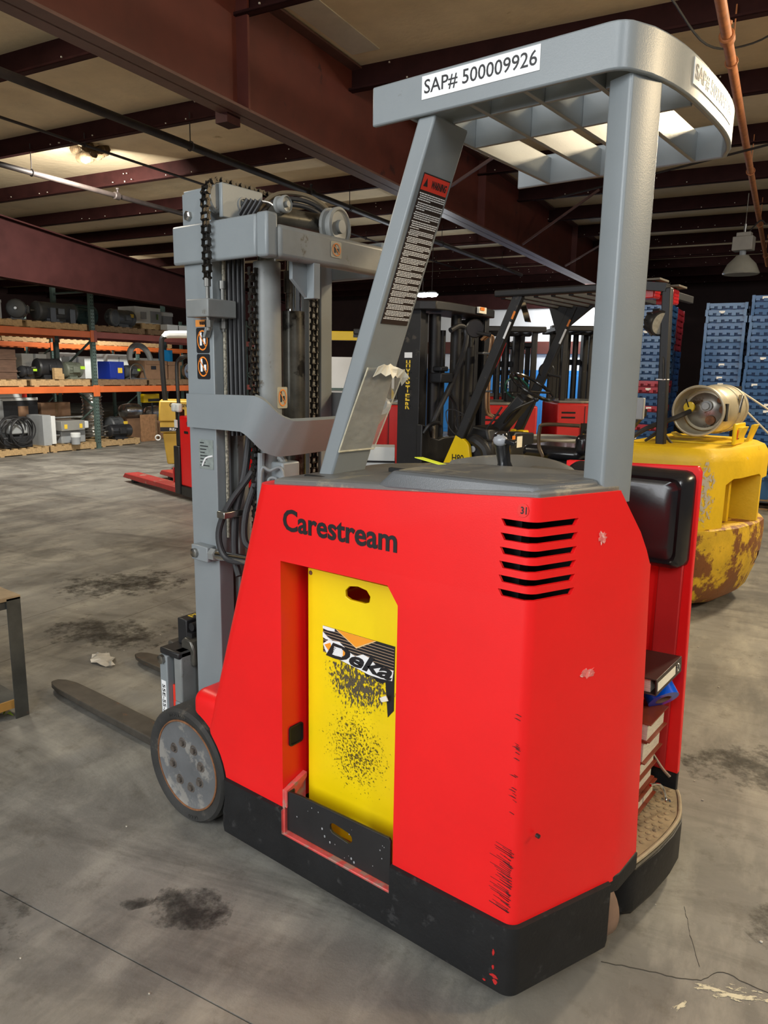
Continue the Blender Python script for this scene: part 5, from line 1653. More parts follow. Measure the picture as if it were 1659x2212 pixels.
# carriage cross member at the foot of the mast
G().prism([(3.38, 0.62), (4.40, 0.62), (4.40, 1.0), (3.70, 1.0), (3.62, 0.985), (3.50, 1.01), (3.46, 1.10), (3.38, 1.12)], -2.72, -2.66, 'x').obj('carriage_plate', 'mast_black', H, bevel=0.01)
G().tube([(-2.66, 3.40, 1.05), (-2.62, 3.42, 1.11), (-2.60, 3.50, 1.13), (-2.60, 3.55, 1.10), (-2.60, 3.56, 1.04)], 0.016, 8, 5).obj('lifting_hook', 'mast_black', H)
for pts in ([(-2.36, 3.47, 1.02), (-2.46, 3.46, 1.10), (-2.50, 3.47, 1.22), (-2.42, 3.46, 1.24), (-2.30, 3.45, 1.20)], [(-2.34, 3.47, 1.03), (-2.40, 3.45, 1.12), (-2.36, 3.44, 1.2), (-2.26, 3.42, 1.19)]):
    G().tube(pts, 0.004, 6, 6).obj('loose_wire', 'hose', H)
G().tube([(-2.16, 3.43, 1.36), (-2.10, 3.44, 1.50), (-2.04, 3.45, 1.62), (-1.99, 3.45, 1.74)], 0.004, 6, 4).obj('loose_wire', 'red_dull', H)

# tank bracket is part of the forklift, the gas cylinder on it is not
G().prism([(-0.92, 1.092), (-0.44, 1.092), (-0.40, 1.21), (-0.43, 1.21), (-0.455, 1.105), (-0.90, 1.105), (-0.95, 1.13), (-0.955, 1.12)], 3.66, 3.84, 'y').obj('tank_cradle', 'hyster_clean', H, bevel=0.003)
G().prism([(-0.92, 1.092), (-0.44, 1.092), (-0.40, 1.21), (-0.43, 1.21), (-0.455, 1.105), (-0.90, 1.105), (-0.95, 1.13), (-0.955, 1.12)], 4.05, 4.15, 'y').obj('tank_cradle', 'hyster_clean', H, bevel=0.003)
cr = G().box((-0.445, 3.60, 1.10), (-0.425, 3.86, 1.235)).obj('cradle_plate', 'hyster_clean', H, bevel=0.008)
decal('cradle_label', 0.035, 0.07, 'black_print', frame((-0.424, 3.68, 1.17), (0, 1, 0), (0, 0, 1)), cr)
decal('cradle_label', 0.02, 0.06, 'red_print', frame((-0.424, 3.65, 1.165), (0, 1, 0), (0, 0, 1)), cr)

PT = thing('propane_cylinder', 'dull steel propane cylinder lying on the rusty yellow counterweight', 'gas cylinder', (-0.66, 3.9, 1.105))
cz = 0.20
G().lathe([(-0.16, 0.10), (-0.155, 0.13), (-0.12, 0.152), (-0.08, 0.158), (0.36, 0.158), (0.40, 0.15), (0.44, 0.12), (0.45, 0.07)], (0, 0, cz), (0, 1, 0), 44).obj('shell', 'tank', PT)
co = G().lathe([(-0.155, 0.138), (-0.30, 0.146), (-0.31, 0.150), (-0.312, 0.158), (-0.30, 0.160), (-0.15, 0.152), (-0.155, 0.138)], (0, 0, cz), (0, 1, 0), 44, cap=False).obj('collar', 'tank', PT)
G().lathe([(-0.185, 0.002), (-0.180, 0.05), (-0.165, 0.10), (-0.145, 0.138)], (0, 0, cz), (0, 1, 0), 36).obj('end_dome', 'tank_end', PT)
G().torus((0, -0.308, cz), (0, 1, 0), 0.155, 0.009, 44, 8).obj('collar_rim', mat('collar_pale', (0.50, 0.45, 0.33), 0.4, 0.4, var=0.15), PT)
G().box((0.145, -0.27, cz - 0.06), (0.164, -0.23, cz + 0.05)).obj('hand_slot', 'void_shade', co, smooth=0)
vc = G().lathe([(-0.25, 0.002), (-0.25, 0.033), (-0.235, 0.036), (-0.225, 0.03), (-0.18, 0.022)], (-0.075, 0, cz + 0.02), (0, 1, 0), 20).obj('dust_cap', 'hyster_clean', PT)
G().tube([(-0.075, -0.252, cz + 0.02), (-0.085, -0.258, cz + 0.05), (-0.095, -0.25, cz + 0.07)], 0.004, 6, 4).obj('cap_strap', 'black', vc)
G().lathe([(-0.24, 0.012), (-0.24, 0.022), (-0.22, 0.024), (-0.215, 0.034), (-0.18, 0.034)], (0.025, 0, cz + 0.03), (0, 1, 0), 18).obj('gauge', 'cabinet_grey', PT)
for x, z, r in ((0.10, 0.07, 0.018), (0.125, 0.01, 0.026), (0.05, -0.06, 0.03)):
    G().lathe([(-0.20, r * 0.5), (-0.20, r), (-0.15, r)], (x, 0, cz + z), (0, 1, 0), 14).obj('fitting', 'rust', PT)
for y in (0.10, 0.28):
    G().torus((0, y, cz), (0, 1, 0), 0.161, 0.006, 44, 6).obj('hold_down_strap', 'tank', PT)
G().bar((0.15, 0.08, cz - 0.02), (0.16, 0.10, cz + 0.10), 0.03, 0.02).obj('strap_latch', 'steel', PT, bevel=0.004)

# ================================================================ TRUCKS FURTHER BACK


def red_truck(label, loc, rz, w, d, h, guard=2.0, seed=1, mast=True, text=None, vents='left'):
    t = thing('red_lift_truck', label, 'lift truck', loc, rz)
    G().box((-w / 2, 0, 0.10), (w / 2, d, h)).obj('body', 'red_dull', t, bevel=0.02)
    G().box((-w / 2 - 0.005, -0.005, 0.03), (w / 2 + 0.005, d, 0.16)).obj('skirt', 'black', t, bevel=0.01)
    G().box((-w / 2 + 0.02, 0.03, h), (w / 2 - 0.02, d - 0.02, h + 0.03)).obj('cowl', 'cowl', t, bevel=0.01)
    G().box((w * 0.02, -0.006, 0.2), (w * 0.03, 0.0, h - 0.03)).obj('panel_seam', 'black', t, smooth=0)
    for k in range(2):
        for zz in (h - 0.17, h - 0.65):
            G().box((-w / 2 + 0.05, -0.003, zz + k * 0.055), (-w / 2 + 0.21, 0.01, zz + 0.022 + k * 0.055)).obj('vent_slot', 'void_shade', t, bevel=0.004)
    for x in (-w / 2 + 0.06, w / 2 - 0.06):
        for y in (0.08, d - 0.1):
            G().bar((x, y, h + 0.02), (x, y, guard - 0.05), 0.06, 0.06, up=(0, 1, 0)).obj('guard_post', 'mast_black', t, bevel=0.008)
    G().box((-w / 2 - 0.05, 0.0, guard - 0.06), (w / 2 + 0.05, 0.07, guard)).obj('guard_front', 'mast_black', t, bevel=0.012)
    G().box((-w / 2 - 0.05, d - 0.09, guard - 0.06), (w / 2 + 0.05, d, guard)).obj('guard_rear', 'mast_black', t, bevel=0.012)
    for k in range(7):
        x = -w / 2 - 0.04 + (w + 0.06) * k / 6
        G().box((x, 0.05, guard - 0.05), (x + 0.03, d - 0.05, guard - 0.01)).obj('guard_bar', 'mast_black', t, smooth=0)
    if mast:
        for x in (-w * 0.36, w * 0.30):
            G().box((x, d + 0.05, 0.08), (x + 0.09, d + 0.2, guard + 0.06)).obj('mast_rail', 'mast_black', t, bevel=0.006)
        for x in (-w * 0.18, 0.0, w * 0.16):
            G().cyl((x, d + 0.1, 0.1), (x, d + 0.1, guard - 0.05), 0.035).obj('mast_cylinder', 'mast_black', t)
        for z in (guard - 0.02, guard - 0.42, 0.75):
            G().box((-w * 0.36, d + 0.16, z), (w * 0.38, d + 0.2, z + 0.07)).obj('mast_cross_bar', 'mast_black', t, bevel=0.006)
    if text:
        lettering(text, w * 0.36, 0.07, 'black_print', frame((w * 0.27, -0.004, h - 0.14), (1, 0, 0), (0, 0, 1)), t, bold=0.02)
    for x in (-w / 2 + 0.15, w / 2 - 0.15):
        G().lathe([(-0.05, 0.03), (-0.05, 0.10), (0.05, 0.10), (0.05, 0.03)], (x, d * 0.7, 0.10), (1, 0, 0), 20).obj('wheel', 'rubber', t)
    return t


FA = math.radians(37)
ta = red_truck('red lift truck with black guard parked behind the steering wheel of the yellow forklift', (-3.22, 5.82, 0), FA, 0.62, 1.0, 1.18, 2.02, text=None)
G().torus((0.12, 0.30, 1.36), (0.2, -0.8, 0.6), 0.14, 0.012, 28, 8).obj('steering_wheel', mat('wheel_green', (0.01, 0.09, 0.07), 0.4, var=0.1), ta)
G().box((0.0, 0.35, 1.20), (0.26, 0.5, 1.32)).obj('control_box', 'mast_black', ta, bevel=0.02)
for k in range(3):
    G().cyl((0.05 + 0.07 * k, 0.2, 1.2), (0.05 + 0.07 * k, 0.18, 1.29), 0.006, n=8).ball((0.05 + 0.07 * k, 0.18, 1.30), 0.018, 8).obj('control_lever', 'black', ta)
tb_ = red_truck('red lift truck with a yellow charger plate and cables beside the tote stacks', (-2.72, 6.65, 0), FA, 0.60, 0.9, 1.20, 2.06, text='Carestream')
G().box((-0.02, -0.02, 0.60), (0.26, 0.0, 0.98)).obj('cable_bay', 'void_shade', tb_, smooth=0)
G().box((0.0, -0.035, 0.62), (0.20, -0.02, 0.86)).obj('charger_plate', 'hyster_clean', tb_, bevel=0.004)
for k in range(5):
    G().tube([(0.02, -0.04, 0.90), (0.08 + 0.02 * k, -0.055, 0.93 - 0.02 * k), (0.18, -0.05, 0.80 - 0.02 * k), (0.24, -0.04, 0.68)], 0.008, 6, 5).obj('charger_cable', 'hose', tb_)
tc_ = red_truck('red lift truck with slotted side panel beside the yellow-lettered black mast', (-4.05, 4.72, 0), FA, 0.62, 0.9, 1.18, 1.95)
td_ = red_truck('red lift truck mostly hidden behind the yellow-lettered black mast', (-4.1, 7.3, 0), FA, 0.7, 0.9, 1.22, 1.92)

# grey round bin behind the yellow forklift
t = thing('round_bin', 'grey round plastic bin with rolled rim behind the yellow forklift', 'bin', (-2.30, 4.95, 0))
G().lathe([(0, 0.22), (0.9, 0.27), (0.93, 0.272)], (0, 0, 0), (0, 0, 1), 36, cap=False).lathe([(0.0, 0.001), (0.0, 0.22)], (0, 0, 0.002), (0, 0, 1), 36).obj('barrel', 'bin_grey', t)
G().torus((0, 0, 0.94), (0, 0, 1), 0.278, 0.014, 40, 8).obj('rim', 'bin_grey', t)
G().lathe([(0.0, 0.001), (0.012, 0.2), (0.0, 0.265)], (0, 0, 0.925), (0, 0, 1), 36).obj('lid', mat('bin_lid', (0.11, 0.12, 0.125), 0.4, var=0.1), t)

# cartons and board glimpsed between leaning post and red truck
t = thing('paper_ream_box', 'white paper boxes with black edges stacked beside the red slotted truck', 'box', (-3.52, 3.80, 0), FA)
for k, (z0, z1, mm) in enumerate(((0.0, 0.55, 'cardboard'), (0.55, 0.62, 'box_white'), (0.63, 0.72, 'box_white'), (0.735, 0.86, 'box_white'))):
    G().box((-0.16, -0.12, z0), (0.22, 0.12, z1)).obj('box', mm, t, bevel=0.004)
for z0 in (0.62, 0.72):
    G().box((-0.165, -0.125, z0), (0.225, 0.125, z0 + 0.012)).obj('edge_band', 'black_print', t, smooth=0)
t = thing('particle_board', 'tan particle board panel leaning upright behind the leaning post', 'board', (-3.86, 3.86, 0), FA)
G().box((-0.14, -0.02, 0), (0.10, 0.02, 1.10)).obj('board', mat('board_tan', (0.52, 0.36, 0.24), 0.7, var=0.08), t, bevel=0.003)
for z in (0.76, 0.84, 0.95):
    G().cyl((0.08, -0.024, z), (0.08, -0.018, z), 0.008, n=8).cyl((-0.06, -0.024, z - 0.03), (-0.06, -0.018, z - 0.03), 0.007, n=8).obj('screw', 'black', t)
t = thing('yellow_hoist_frame', 'yellow steel hoist frame standing beyond the forklift mast', 'hoist', (-5.9, 6.5, 0), FA)
G().box((-0.75, -0.05, 1.93), (0.30, 0.05, 2.05)).obj('beam', 'hyster_clean', t, bevel=0.006)
G().box((-0.1, -0.056, 1.97), (0.08, -0.05, 2.01)).obj('beam_label', 'black_print', t, smooth=0)
for p0, p1 in (((0.02, 0, 1.95), (0.62, 0, 0.9)), ((-0.68, 0, 1.95), (-0.85, 0, 0.03)), ((0.62, 0, 0.9), (0.66, 0, 0.02))):
    G().bar(p0, p1, 0.07, 0.07, up=(0, 1, 0)).obj('leg', 'hyster_clean', t, bevel=0.004)
G().box((0.48, -0.1, 1.25), (0.80, 0.1, 1.48)).obj('hoist_motor', 'hyster_clean', t, bevel=0.02)
t = thing('storage_cabinet', 'pale grey metal cabinet standing behind the yellow hoist frame', 'cabinet', (-7.4, 8.6, 0), FA)
G().box((-0.8, -0.3, 0.0), (0.9, 0.3, 1.75)).obj('body', 'wall_white', t, bevel=0.01)
G().box((0.04, -0.31, 0.1), (0.06, -0.3, 1.7)).obj('door_gap', 'black', t, smooth=0)
G().box((-0.8, -0.32, 1.2), (0.9, -0.29, 1.24)).obj('rail', 'rack_green', t, smooth=0)

# ================================================================ TOTES ON PALLETS
SLAT = 0.018


def pallet_mesh_parts():
    g1 = G().box((-0.5, -0.045, 0), (0.5, 0.045, SLAT))
    a = g1.mesh('deck_board', 0)
    a.materials.append(M('wood'))
    g2 = G().box((-0.02, -0.6, 0), (0.02, 0.6, 0.09))
    b = g2.mesh('stringer', 0)
    b.materials.append(M('wood'))
    a2 = a.copy(); a2.materials.clear(); a2.materials.append(M('wood_dark'))
    b2 = b.copy(); b2.materials.clear(); b2.materials.append(M('wood_dark'))
    return a, b, a2, b2


PA = pallet_mesh_parts()


def pallet(loc, rz, label, dark=False, group='wooden pallets', sc=1.0):
    t = thing('pallet', label, 'pallet', loc, rz, group)
    a, b = (PA[2], PA[3]) if dark else (PA[0], PA[1])
    for k in range(7):
        o = link('deck_board', a, t)
        o.location = (0, -0.555 + 0.185 * k, SLAT + 0.09)
    for k in range(3):
        o = link('deck_board', a, t)
        o.location = (0, -0.5 + 0.5 * k, 0)
    for x in (-0.48, 0, 0.48):
        o = link('stringer', b, t)
        o.location = (x, 0, SLAT)
    if sc != 1.0:
        t.scale = (sc, sc, 1)
    return t


def tote_mesh():
    g = G()
    L, W, h = 0.30, 0.20, 0.30
    # tapered shell, open top
    def rr(k, z):
        return [Vector((sx * (W * k), sy * (L * k), z)) for sx, sy in ((-1, -1), (1, -1), (1, 1), (-1, 1))]
    g.loft([rr(0.80, 0.0), rr(0.93, h), rr(0.91, h), rr(0.78, 0.012)], cap=True)
    # rim
    g.loft([rr(0.93, h - 0.035), rr(1.0, h - 0.035), rr(1.0, h), rr(0.90, h)], cap=False)
    # hinge teeth and handle bars along the sides
    for sy in (-1, 1):
        for k in range(5):
            x = -0.16 + 0.08 * k
            g.box((x - 0.022, sy * L - 0.012, h - 0.055 - 0.01 * (k % 2)), (x + 0.022, sy * L + 0.008, h - 0.03))
    for sx in (-1, 1):
        for k in range(6):
            y = -0.25 + 0.10 * k
            g.box((sx * W - 0.010, y - 0.03, h - 0.058), (sx * W + 0.010, y + 0.03, h - 0.03))
    for sx in (-1, 1):
        for sy in (-1, 1):
            g.box((sx * W - 0.02, sy * L - 0.02, h - 0.07), (sx * W + 0.012, sy * L + 0.012, h + 0.004))
    return g.mesh('tote', 0)


tm = {}
base_t = tote_mesh()
for nm, mm in (('blue', 'tote_blue'), ('pale', 'tote_blue_pale'), ('red', 'tote_red')):
    q = base_t.copy()
    q.materials.append(M(mm))
    tm[nm] = q
card = G().box((-0.03, -0.003, -0.014), (0.03, 0.0, 0.014)).mesh('label_card', 0)
card.materials.append(M('white_print'))
PITCH = 0.074
random.seed(44)


def tote_stack(loc, n, where, reds=(), paleprob=0.3, rz=BA):
    pallet((loc[0], loc[1], 0), rz, 'wooden pallet under the ' + where, dark=True, group='pallets under the tote stacks', sc=0.42)
    for k in range(n):
        col = 'red' if k in reds else ('pale' if random.random() < paleprob else 'blue')
        o = bpy.data.objects.new('tote', tm[col])
        COL.objects.link(o)
        j = random.uniform(-0.006, 0.006)
        o.location = (loc[0] + j, loc[1] + random.uniform(-0.006, 0.006), 0.128 + k * PITCH)
        o.rotation_euler = (0, 0, rz + random.uniform(-0.012, 0.012))
        cw = 'red' if col == 'red' else 'blue'
        tag(o, '%s plastic tote nested in the %s' % (cw, where), 'tote', 'nested totes in the ' + where)
        if random.random() < 0.3:
            c = link('label_card', card, o)
            c.location = (random.uniform(-0.1, 0.12), -0.302, 0.275)


c0 = Vector((-2.13, 7.57, 0))
fx_, fy_ = Vector((math.cos(BA), math.sin(BA), 0)), Vector((-math.sin(BA), math.cos(BA), 0))
tote_stack(c0 - fx_ * 0.22 + fy_ * 0.32, 27, 'stack with bright red rows, nearest the lift trucks', reds=(10, 13, 14, 7))
tote_stack(c0 - fx_ * 0.22 + fy_ * 0.98, 27, 'stack with a red top, standing behind the red-banded stack', reds=(20, 21, 22, 23, 24, 25, 26))
c1 = Vector((-1.80, 7.80, 0))
tote_stack(c1 + fx_ * 0.215 + fy_ * 0.32, 27, 'blue stack beside the propane cylinder', paleprob=0.35)
tote_stack(c1 + fx_ * 0.675 + fy_ * 0.32, 28, 'outermost blue stack, beyond the strapped one', paleprob=0.3)
tote_stack(c1 + fx_ * 1.135 + fy_ * 0.34, 27, 'blue stack at the far end of the tote row')
# white straps from the stack down to the right
for p0, p1 in (((-0.78, 5.18, 1.42), (-0.25, 5.52, 1.06)), ((-0.75, 5.18, 1.29), (-0.30, 5.44, 0.84))):
    g = G().tube([p0, ((p0[0] + p1[0]) / 2, (p0[1] + p1[1]) / 2, (p0[2] + p1[2]) / 2 - 0.02), p1], 0.007, 6, 4)
    pass
t = thing('tie_down_rope', 'pale rope pair stretched taut from behind the propane cylinder', 'rope', (-0.6, 5.2, 0), world=True)
for p0, p1 in (((-0.80, 5.17, 1.43), (0.25, 5.85, 0.70)), ((-0.77, 5.17, 1.31), (0.20, 5.72, 0.30))):
    G().tube([p0, Vector(p0).lerp(Vector(p1), 0.5) - Vector((0, 0, 0.015)), p1], 0.008, 6, 4).obj('rope', 'rope', t)
G().tube([(-0.79, 5.17, 0.0), (-0.79, 5.17, 1.45)], 0.03, 10).obj('rope_post', 'mast_black', t)
G().box((-0.9, 5.06, 0), (-0.68, 5.28, 0.03)).obj('post_base', 'mast_black', t, bevel=0.004)
G().cyl((0.22, 5.8, 0.0), (0.22, 5.8, 0.75), 0.03, n=10).obj('rope_post', 'mast_black', t)

# ================================================================ PALLET RACKS
RA = math.radians(97.5)
RO = Vector((-12.2388, 6.3202, 0))
RU, RV = Vector((math.cos(RA), math.sin(RA), 0)), Vector((-math.sin(RA), math.cos(RA), 0))


def rk(u, v, z=0.0):
    return RO + RU * u + RV * v + Vector((0, 0, z))


def rack(label, v0, us, z_beams, ztop_, mats):
    t = thing('pallet_rack', label, 'rack', rk(0, v0), RA)
    post = G().prism([(-0.04, -0.035), (0.04, -0.035), (0.04, 0.035), (0.025, 0.035), (0.025, -0.02), (-0.025, -0.02), (-0.025, 0.035), (-0.04, 0.035)], 0, ztop_, 'z').mesh('upright', 0)
    post.materials.append(M('rack_green'))
    hg = G()
    z = 0.1
    while z < ztop_ - 0.05:
        for x in (-0.02, 0.02):
            hg.box((x - 0.007, -0.037, z), (x + 0.007, -0.034, z + 0.022))
        z += 0.06
    hm = hg.mesh('keyholes', 0)
    hm.materials.append(M('void_shade'))
    br = G()
    zz = 0.15
    s = 0
    while zz + 0.6 < ztop_:
        br.bar((0, 0.03 if s else 1.04, zz), (0, 1.04 if s else 0.03, zz + 0.62), 0.03, 0.03, up=(1, 0, 0))
        zz += 0.62
        s = 1 - s
    br.bar((0, 0.03, ztop_ - 0.12), (0, 1.04, ztop_ - 0.12), 0.03, 0.03, up=(1, 0, 0))
    bm_ = br.mesh('brace', 0)
    bm_.materials.append(M('rack_green'))
    for u in us:
        for v in (0.0, 1.07):
            o = link('upright', post, t)
            o.location = (u, v, 0)
            if v == 0:
                h_ = link('keyholes', hm, o)
                h_['kind'] = 'stuff'
            G().box((u - 0.07, v - 0.06, 0), (u + 0.07, v + 0.06, 0.008)).obj('foot_plate', 'rack_green', t, smooth=0)
        o = link('brace', bm_, t)
        o.location = (u, 0, 0)
    for i in range(len(us) - 1):
        for j, zb in enumerate(z_beams):
            for v in (-0.01, 1.08):
                b = G().box((us[i] + 0.04, v - 0.025, zb - 0.115), (us[i + 1] - 0.04, v + 0.025, zb)).obj('beam', mats[j][i % len(mats[j])], t, bevel=0.006)
                for u in (us[i] + 0.035, us[i + 1] - 0.035):
                    G().box((u - 0.035, v - 0.04, zb - 0.19), (u + 0.035, v - 0.02, zb + 0.02)).obj('beam_connector', mats[j][i % len(mats[j])], b, bevel=0.004)
    return t


rack('green and orange pallet rack full of motors facing the open floor', 0, (-2.78, 0, 2.75, 5.5), (1.165, 2.165), 3.0, (('rack_orange', 'rack_orange', 'rack_maroon'), ('rack_orange', 'rack_maroon', 'rack_maroon')))
rack('far orange pallet rack seen through the first rack', 5.3, (0.2, 2.95, 5.7, 8.45), (1.10, 2.10), 3.0, (('rack_orange', 'rack_maroon'), ('rack_orange', 'rack_orange')))


def motor(label, u, v, z, L, R, m, rz=0.0, tagc=None, box=True, fins=True, group='electric motors on the racks', cat='motor'):
    t = thing('electric_motor', label, cat, rk(u, v, z), RA + rz, group)
    c = R + 0.03
    b = G().lathe([(-L / 2 + 0.04, R * 0.96), (L / 2 - 0.12, R * 0.96)], (0, 0, c), (1, 0, 0), 28)
    b.obj('body', m, t)
    if fins:
        for k in range(16):
            a = 2 * PI * k / 16
            e = Vector((0, math.cos(a), math.sin(a)))
            G().bar(Vector((-L / 2 + 0.06, 0, c)) + e * R * 0.97, Vector((L / 2 - 0.14, 0, c)) + e * R * 0.97, 0.010, 0.02, up=e).obj('cooling_fin', m, t, smooth=0)
    G().lathe([(-L / 2, R * 0.55), (-L / 2 + 0.02, R * 0.9), (-L / 2 + 0.05, R)], (0, 0, c), (1, 0, 0), 28).obj('end_bell', m, t)
    G().lathe([(L / 2 - 0.13, R * 1.0), (L / 2 - 0.02, R * 1.0), (L / 2, R * 0.85), (L / 2 - 0.005, R * 0.2)], (0, 0, c), (1, 0, 0), 28).obj('fan_cover', m, t)
    G().cyl((-L / 2 - 0.08, 0, c), (-L / 2 + 0.01, 0, c), R * 0.14, n=12).obj('shaft', 'steel', t)
    G().box((-L * 0.32, -R * 0.9, 0), (L * 0.25, R * 0.9, 0.03)).box((-L * 0.28, -R * 0.6, 0.02), (L * 0.2, R * 0.6, R * 0.5)).obj('foot', m, t)
    if box:
        G().box((-0.06, -R * 1.22, c - 0.05), (0.08, -R * 0.85, c + 0.06)).obj('terminal_box', m, t, bevel=0.008)
    if tagc:
        G().box((0.1, -R * 1.03, c + R * 0.1), (0.2, -R * 0.99, c + R * 0.5)).obj('paper_tag', tagc, t, smooth=0)
    return t


def crate(name, label, cat, u0, u1, z0, z1, v, d, m, parts=(), group=None, bevel=0.006):
    t = thing(name, label, cat, rk((u0 + u1) / 2, v, z0), RA, group)
    w = (u1 - u0) / 2
    G().box((-w, 0, 0), (w, d, z1 - z0)).obj('body', m, t, bevel=bevel)
    for nm, a, b, mm in parts:
        G().box((a[0], -0.012, a[1]), (b[0], 0.004, b[1])).obj(nm, mm, t, bevel=0.003)
    return t


UP, LO = 2.165, 1.165
PZ = 0.126
# upper level, first rack
for u, nm in ((-1.98, 'under the blue-grey steel box'), (-0.69, 'under the long grey motor on the top beam'), (0.67, 'under the dark motor beside the green upright'), (1.96, 'near the white crate on the top beam')):
    pallet(rk(u, 0.52, UP), RA + PI / 2, 'wooden pallet ' + nm, dark=u > 0.5, group='pallets on the first rack')
motor('grey motor with round fan guard at the end of the top shelf', -1.24, 0.35, UP + PZ, 0.42, 0.16, 'motor_grey', rz=0.9, tagc='paper')
motor('long slate grey motor with square openings on the top shelf', -0.47, 0.42, UP + PZ, 0.80, 0.17, 'motor_grey', fins=False)
for du in (-0.2, 0.2):
    crate('inspection_hatch' if 0 else 'motor_hatch', 'dark square hatch frame leaning on the long grey motor%s' % (' by its fan end' if du > 0 else ' by its shaft end'), 'hatch', -0.47 + du - 0.06, -0.47 + du + 0.06, UP + PZ, UP + PZ + 0.26, 0.16, 0.02, 'motor_black')
motor('teal motor standing behind the front upright on the top shelf', 0.42, 0.80, UP + PZ, 0.50, 0.19, 'motor_teal')
motor('dark blue-grey motor with flat round flange on the top shelf', 1.02, 0.42, UP + PZ, 0.62, 0.165, 'motor_grey', rz=0.2, tagc='yellow_print', fins=False)
t = thing('motor_flange', 'flat round grey motor flange at the front of the top shelf', 'flange', rk(0.62, 0.14, UP + PZ), RA + 0.35)
G().lathe([(0, 0.02), (0, 0.16), (0.03, 0.165), (0.05, 0.15), (0.05, 0.02)], (0, 0, 0.167), (0, -1, 0), 32).obj('disc', 'motor_grey', t)
G().torus((0, -0.05, 0.167), (0, 1, 0), 0.11, 0.008, 30, 6).obj('raised_ring', 'motor_grey', t)
crate('white_crate', 'white metal crate with green tag on the top shelf', 'crate', 1.50, 2.20, UP + PZ + 0.13, UP + PZ + 0.47, 0.55, 0.5, 'box_white', (('side_panel', (0.06, 0.03), (0.36, 0.27), 'cabinet_grey'), ('green_tag', (0.2, 0.1), (0.27, 0.22), 'lime'), ('round_hole', (-0.2, 0.1), (-0.05, 0.24), 'cabinet_grey')))
crate('grey_carton', 'grey carton to the side of the white crate on the top shelf', 'carton', 2.24, 2.58, UP + PZ + 0.13, UP + PZ + 0.42, 0.6, 0.4, 'cabinet_grey', (('flap', (-0.18, 0.2), (0.18, 0.27), 'box_white'),))
pallet(rk(2.06, 0.80, UP + PZ), RA + PI / 2, 'raised wooden pallet under the white crate', group='pallets on the first rack')
crate('flat_white_box', 'low white boxes tucked under the raised pallet', 'box', 1.9, 2.5, UP + PZ, UP + PZ + 0.12, 0.05, 0.2, 'box_white', (('seam', (0.0, 0.01), (0.01, 0.11), 'black_print'),))
crate('grey_steel_box', 'blue-grey steel box at the outer end of the top shelf', 'box', -2.10, -1.62, UP + PZ, UP + PZ + 0.30, 0.2, 0.4, 'cabinet_grey', (('lid', (-0.24, 0.26), (0.24, 0.31), 'cabinet_grey'),))
# lower level
for u, nm in ((-1.98, 'under the brown crate on the lower beam'), (-0.69, 'under the black motor on the lower beam'), (0.67, 'under the blue box on the lower beam'), (1.96, 'under the brown cartons on the lower beam')):
    pallet(rk(u, 0.52, LO), RA + PI / 2, 'wooden pallet ' + nm, dark=u > 0.5, group='pallets on the first rack')
crate('brown_crate', 'tall dark brown wooden crate on the lower shelf', 'crate', -2.05, -1.46, LO + PZ, LO + PZ + 0.50, 0.15, 0.5, mat('crate_brown', (0.10, 0.055, 0.035), 0.8, var=0.3, vs=5, stretch=(1, 1, 8)), (('batten', (-0.3, 0.12), (0.3, 0.16), 'crate_brown'), ('batten', (-0.3, 0.33), (0.3, 0.37), 'crate_brown')))
motor('small dark gear motor beside the brown crate', -1.22, 0.3, LO + PZ, 0.22, 0.10, 'motor_black', rz=0.3, tagc='lime')
motor('glossy black motor on the lower shelf', -0.74, 0.34, LO + PZ, 0.46, 0.17, 'motor_black', rz=-0.1, fins=False)
crate('wood_block', 'small stepped wooden block in front of the black motor', 'block', -0.82, -0.66, LO + PZ, LO + PZ + 0.20, 0.02, 0.08, 'wood', (('step', (-0.02, 0.0), (0.10, 0.10), 'wood'),))
motor('olive green motor with bright tag on the lower shelf', -0.23, 0.36, LO + PZ, 0.36, 0.14, 'motor_green', tagc='lime')
crate('white_carton', 'white carton behind the small gear motor', 'carton', -0.95, -0.45, LO + PZ, LO + PZ + 0.45, 0.75, 0.3, 'box_white', (('tape', (-0.02, 0.0), (0.02, 0.45), 'cabinet_grey'),), 'white cartons at the back of the lower shelf')
crate('white_carton', 'white carton behind the olive green motor', 'carton', 0.08, 0.42, LO + PZ, LO + PZ + 0.42, 0.80, 0.25, 'box_white', (('tape', (-0.02, 0.0), (0.02, 0.42), 'cabinet_grey'),), 'white cartons at the back of the lower shelf')
crate('blue_gearbox', 'royal blue gearbox with yellow sticker on the lower shelf', 'gearbox', 0.45, 0.80, LO + PZ, LO + PZ + 0.34, 0.12, 0.35, 'box_blue', (('yellow_sticker', (0.02, 0.12), (0.12, 0.22), 'yellow_print'), ('side_cover', (-0.175, 0.02), (-0.03, 0.30), 'box_blue')))
motor('small grey pump motor beside the blue gearbox', 1.14, 0.38, LO + PZ, 0.36, 0.12, 'motor_grey', rz=0.2, tagc='lime')
t = thing('pump_handle', 'bent grey steel handle arching over the pump motor', 'handle', rk(1.16, 0.15, LO + PZ + 0.002), RA)
G().tube([(-0.2, 0, 0), (-0.18, 0, 0.22), (-0.05, 0, 0.30), (0.12, 0, 0.25), (0.2, 0, 0.0)], 0.014, 8, 6).obj('bar', 'steel', t)
G().box((-0.22, -0.02, 0), (0.22, 0.02, 0.02)).obj('base', 'steel', t)
crate('brown_carton', 'large brown cardboard carton on the lower shelf', 'carton', 1.45, 2.05, LO + PZ, LO + PZ + 0.38, 0.25, 0.5, 'cardboard', (('flap', (-0.28, 0.30), (0.28, 0.375), 'cardboard'), ('print', (-0.15, 0.2), (-0.02, 0.27), 'black_print')))
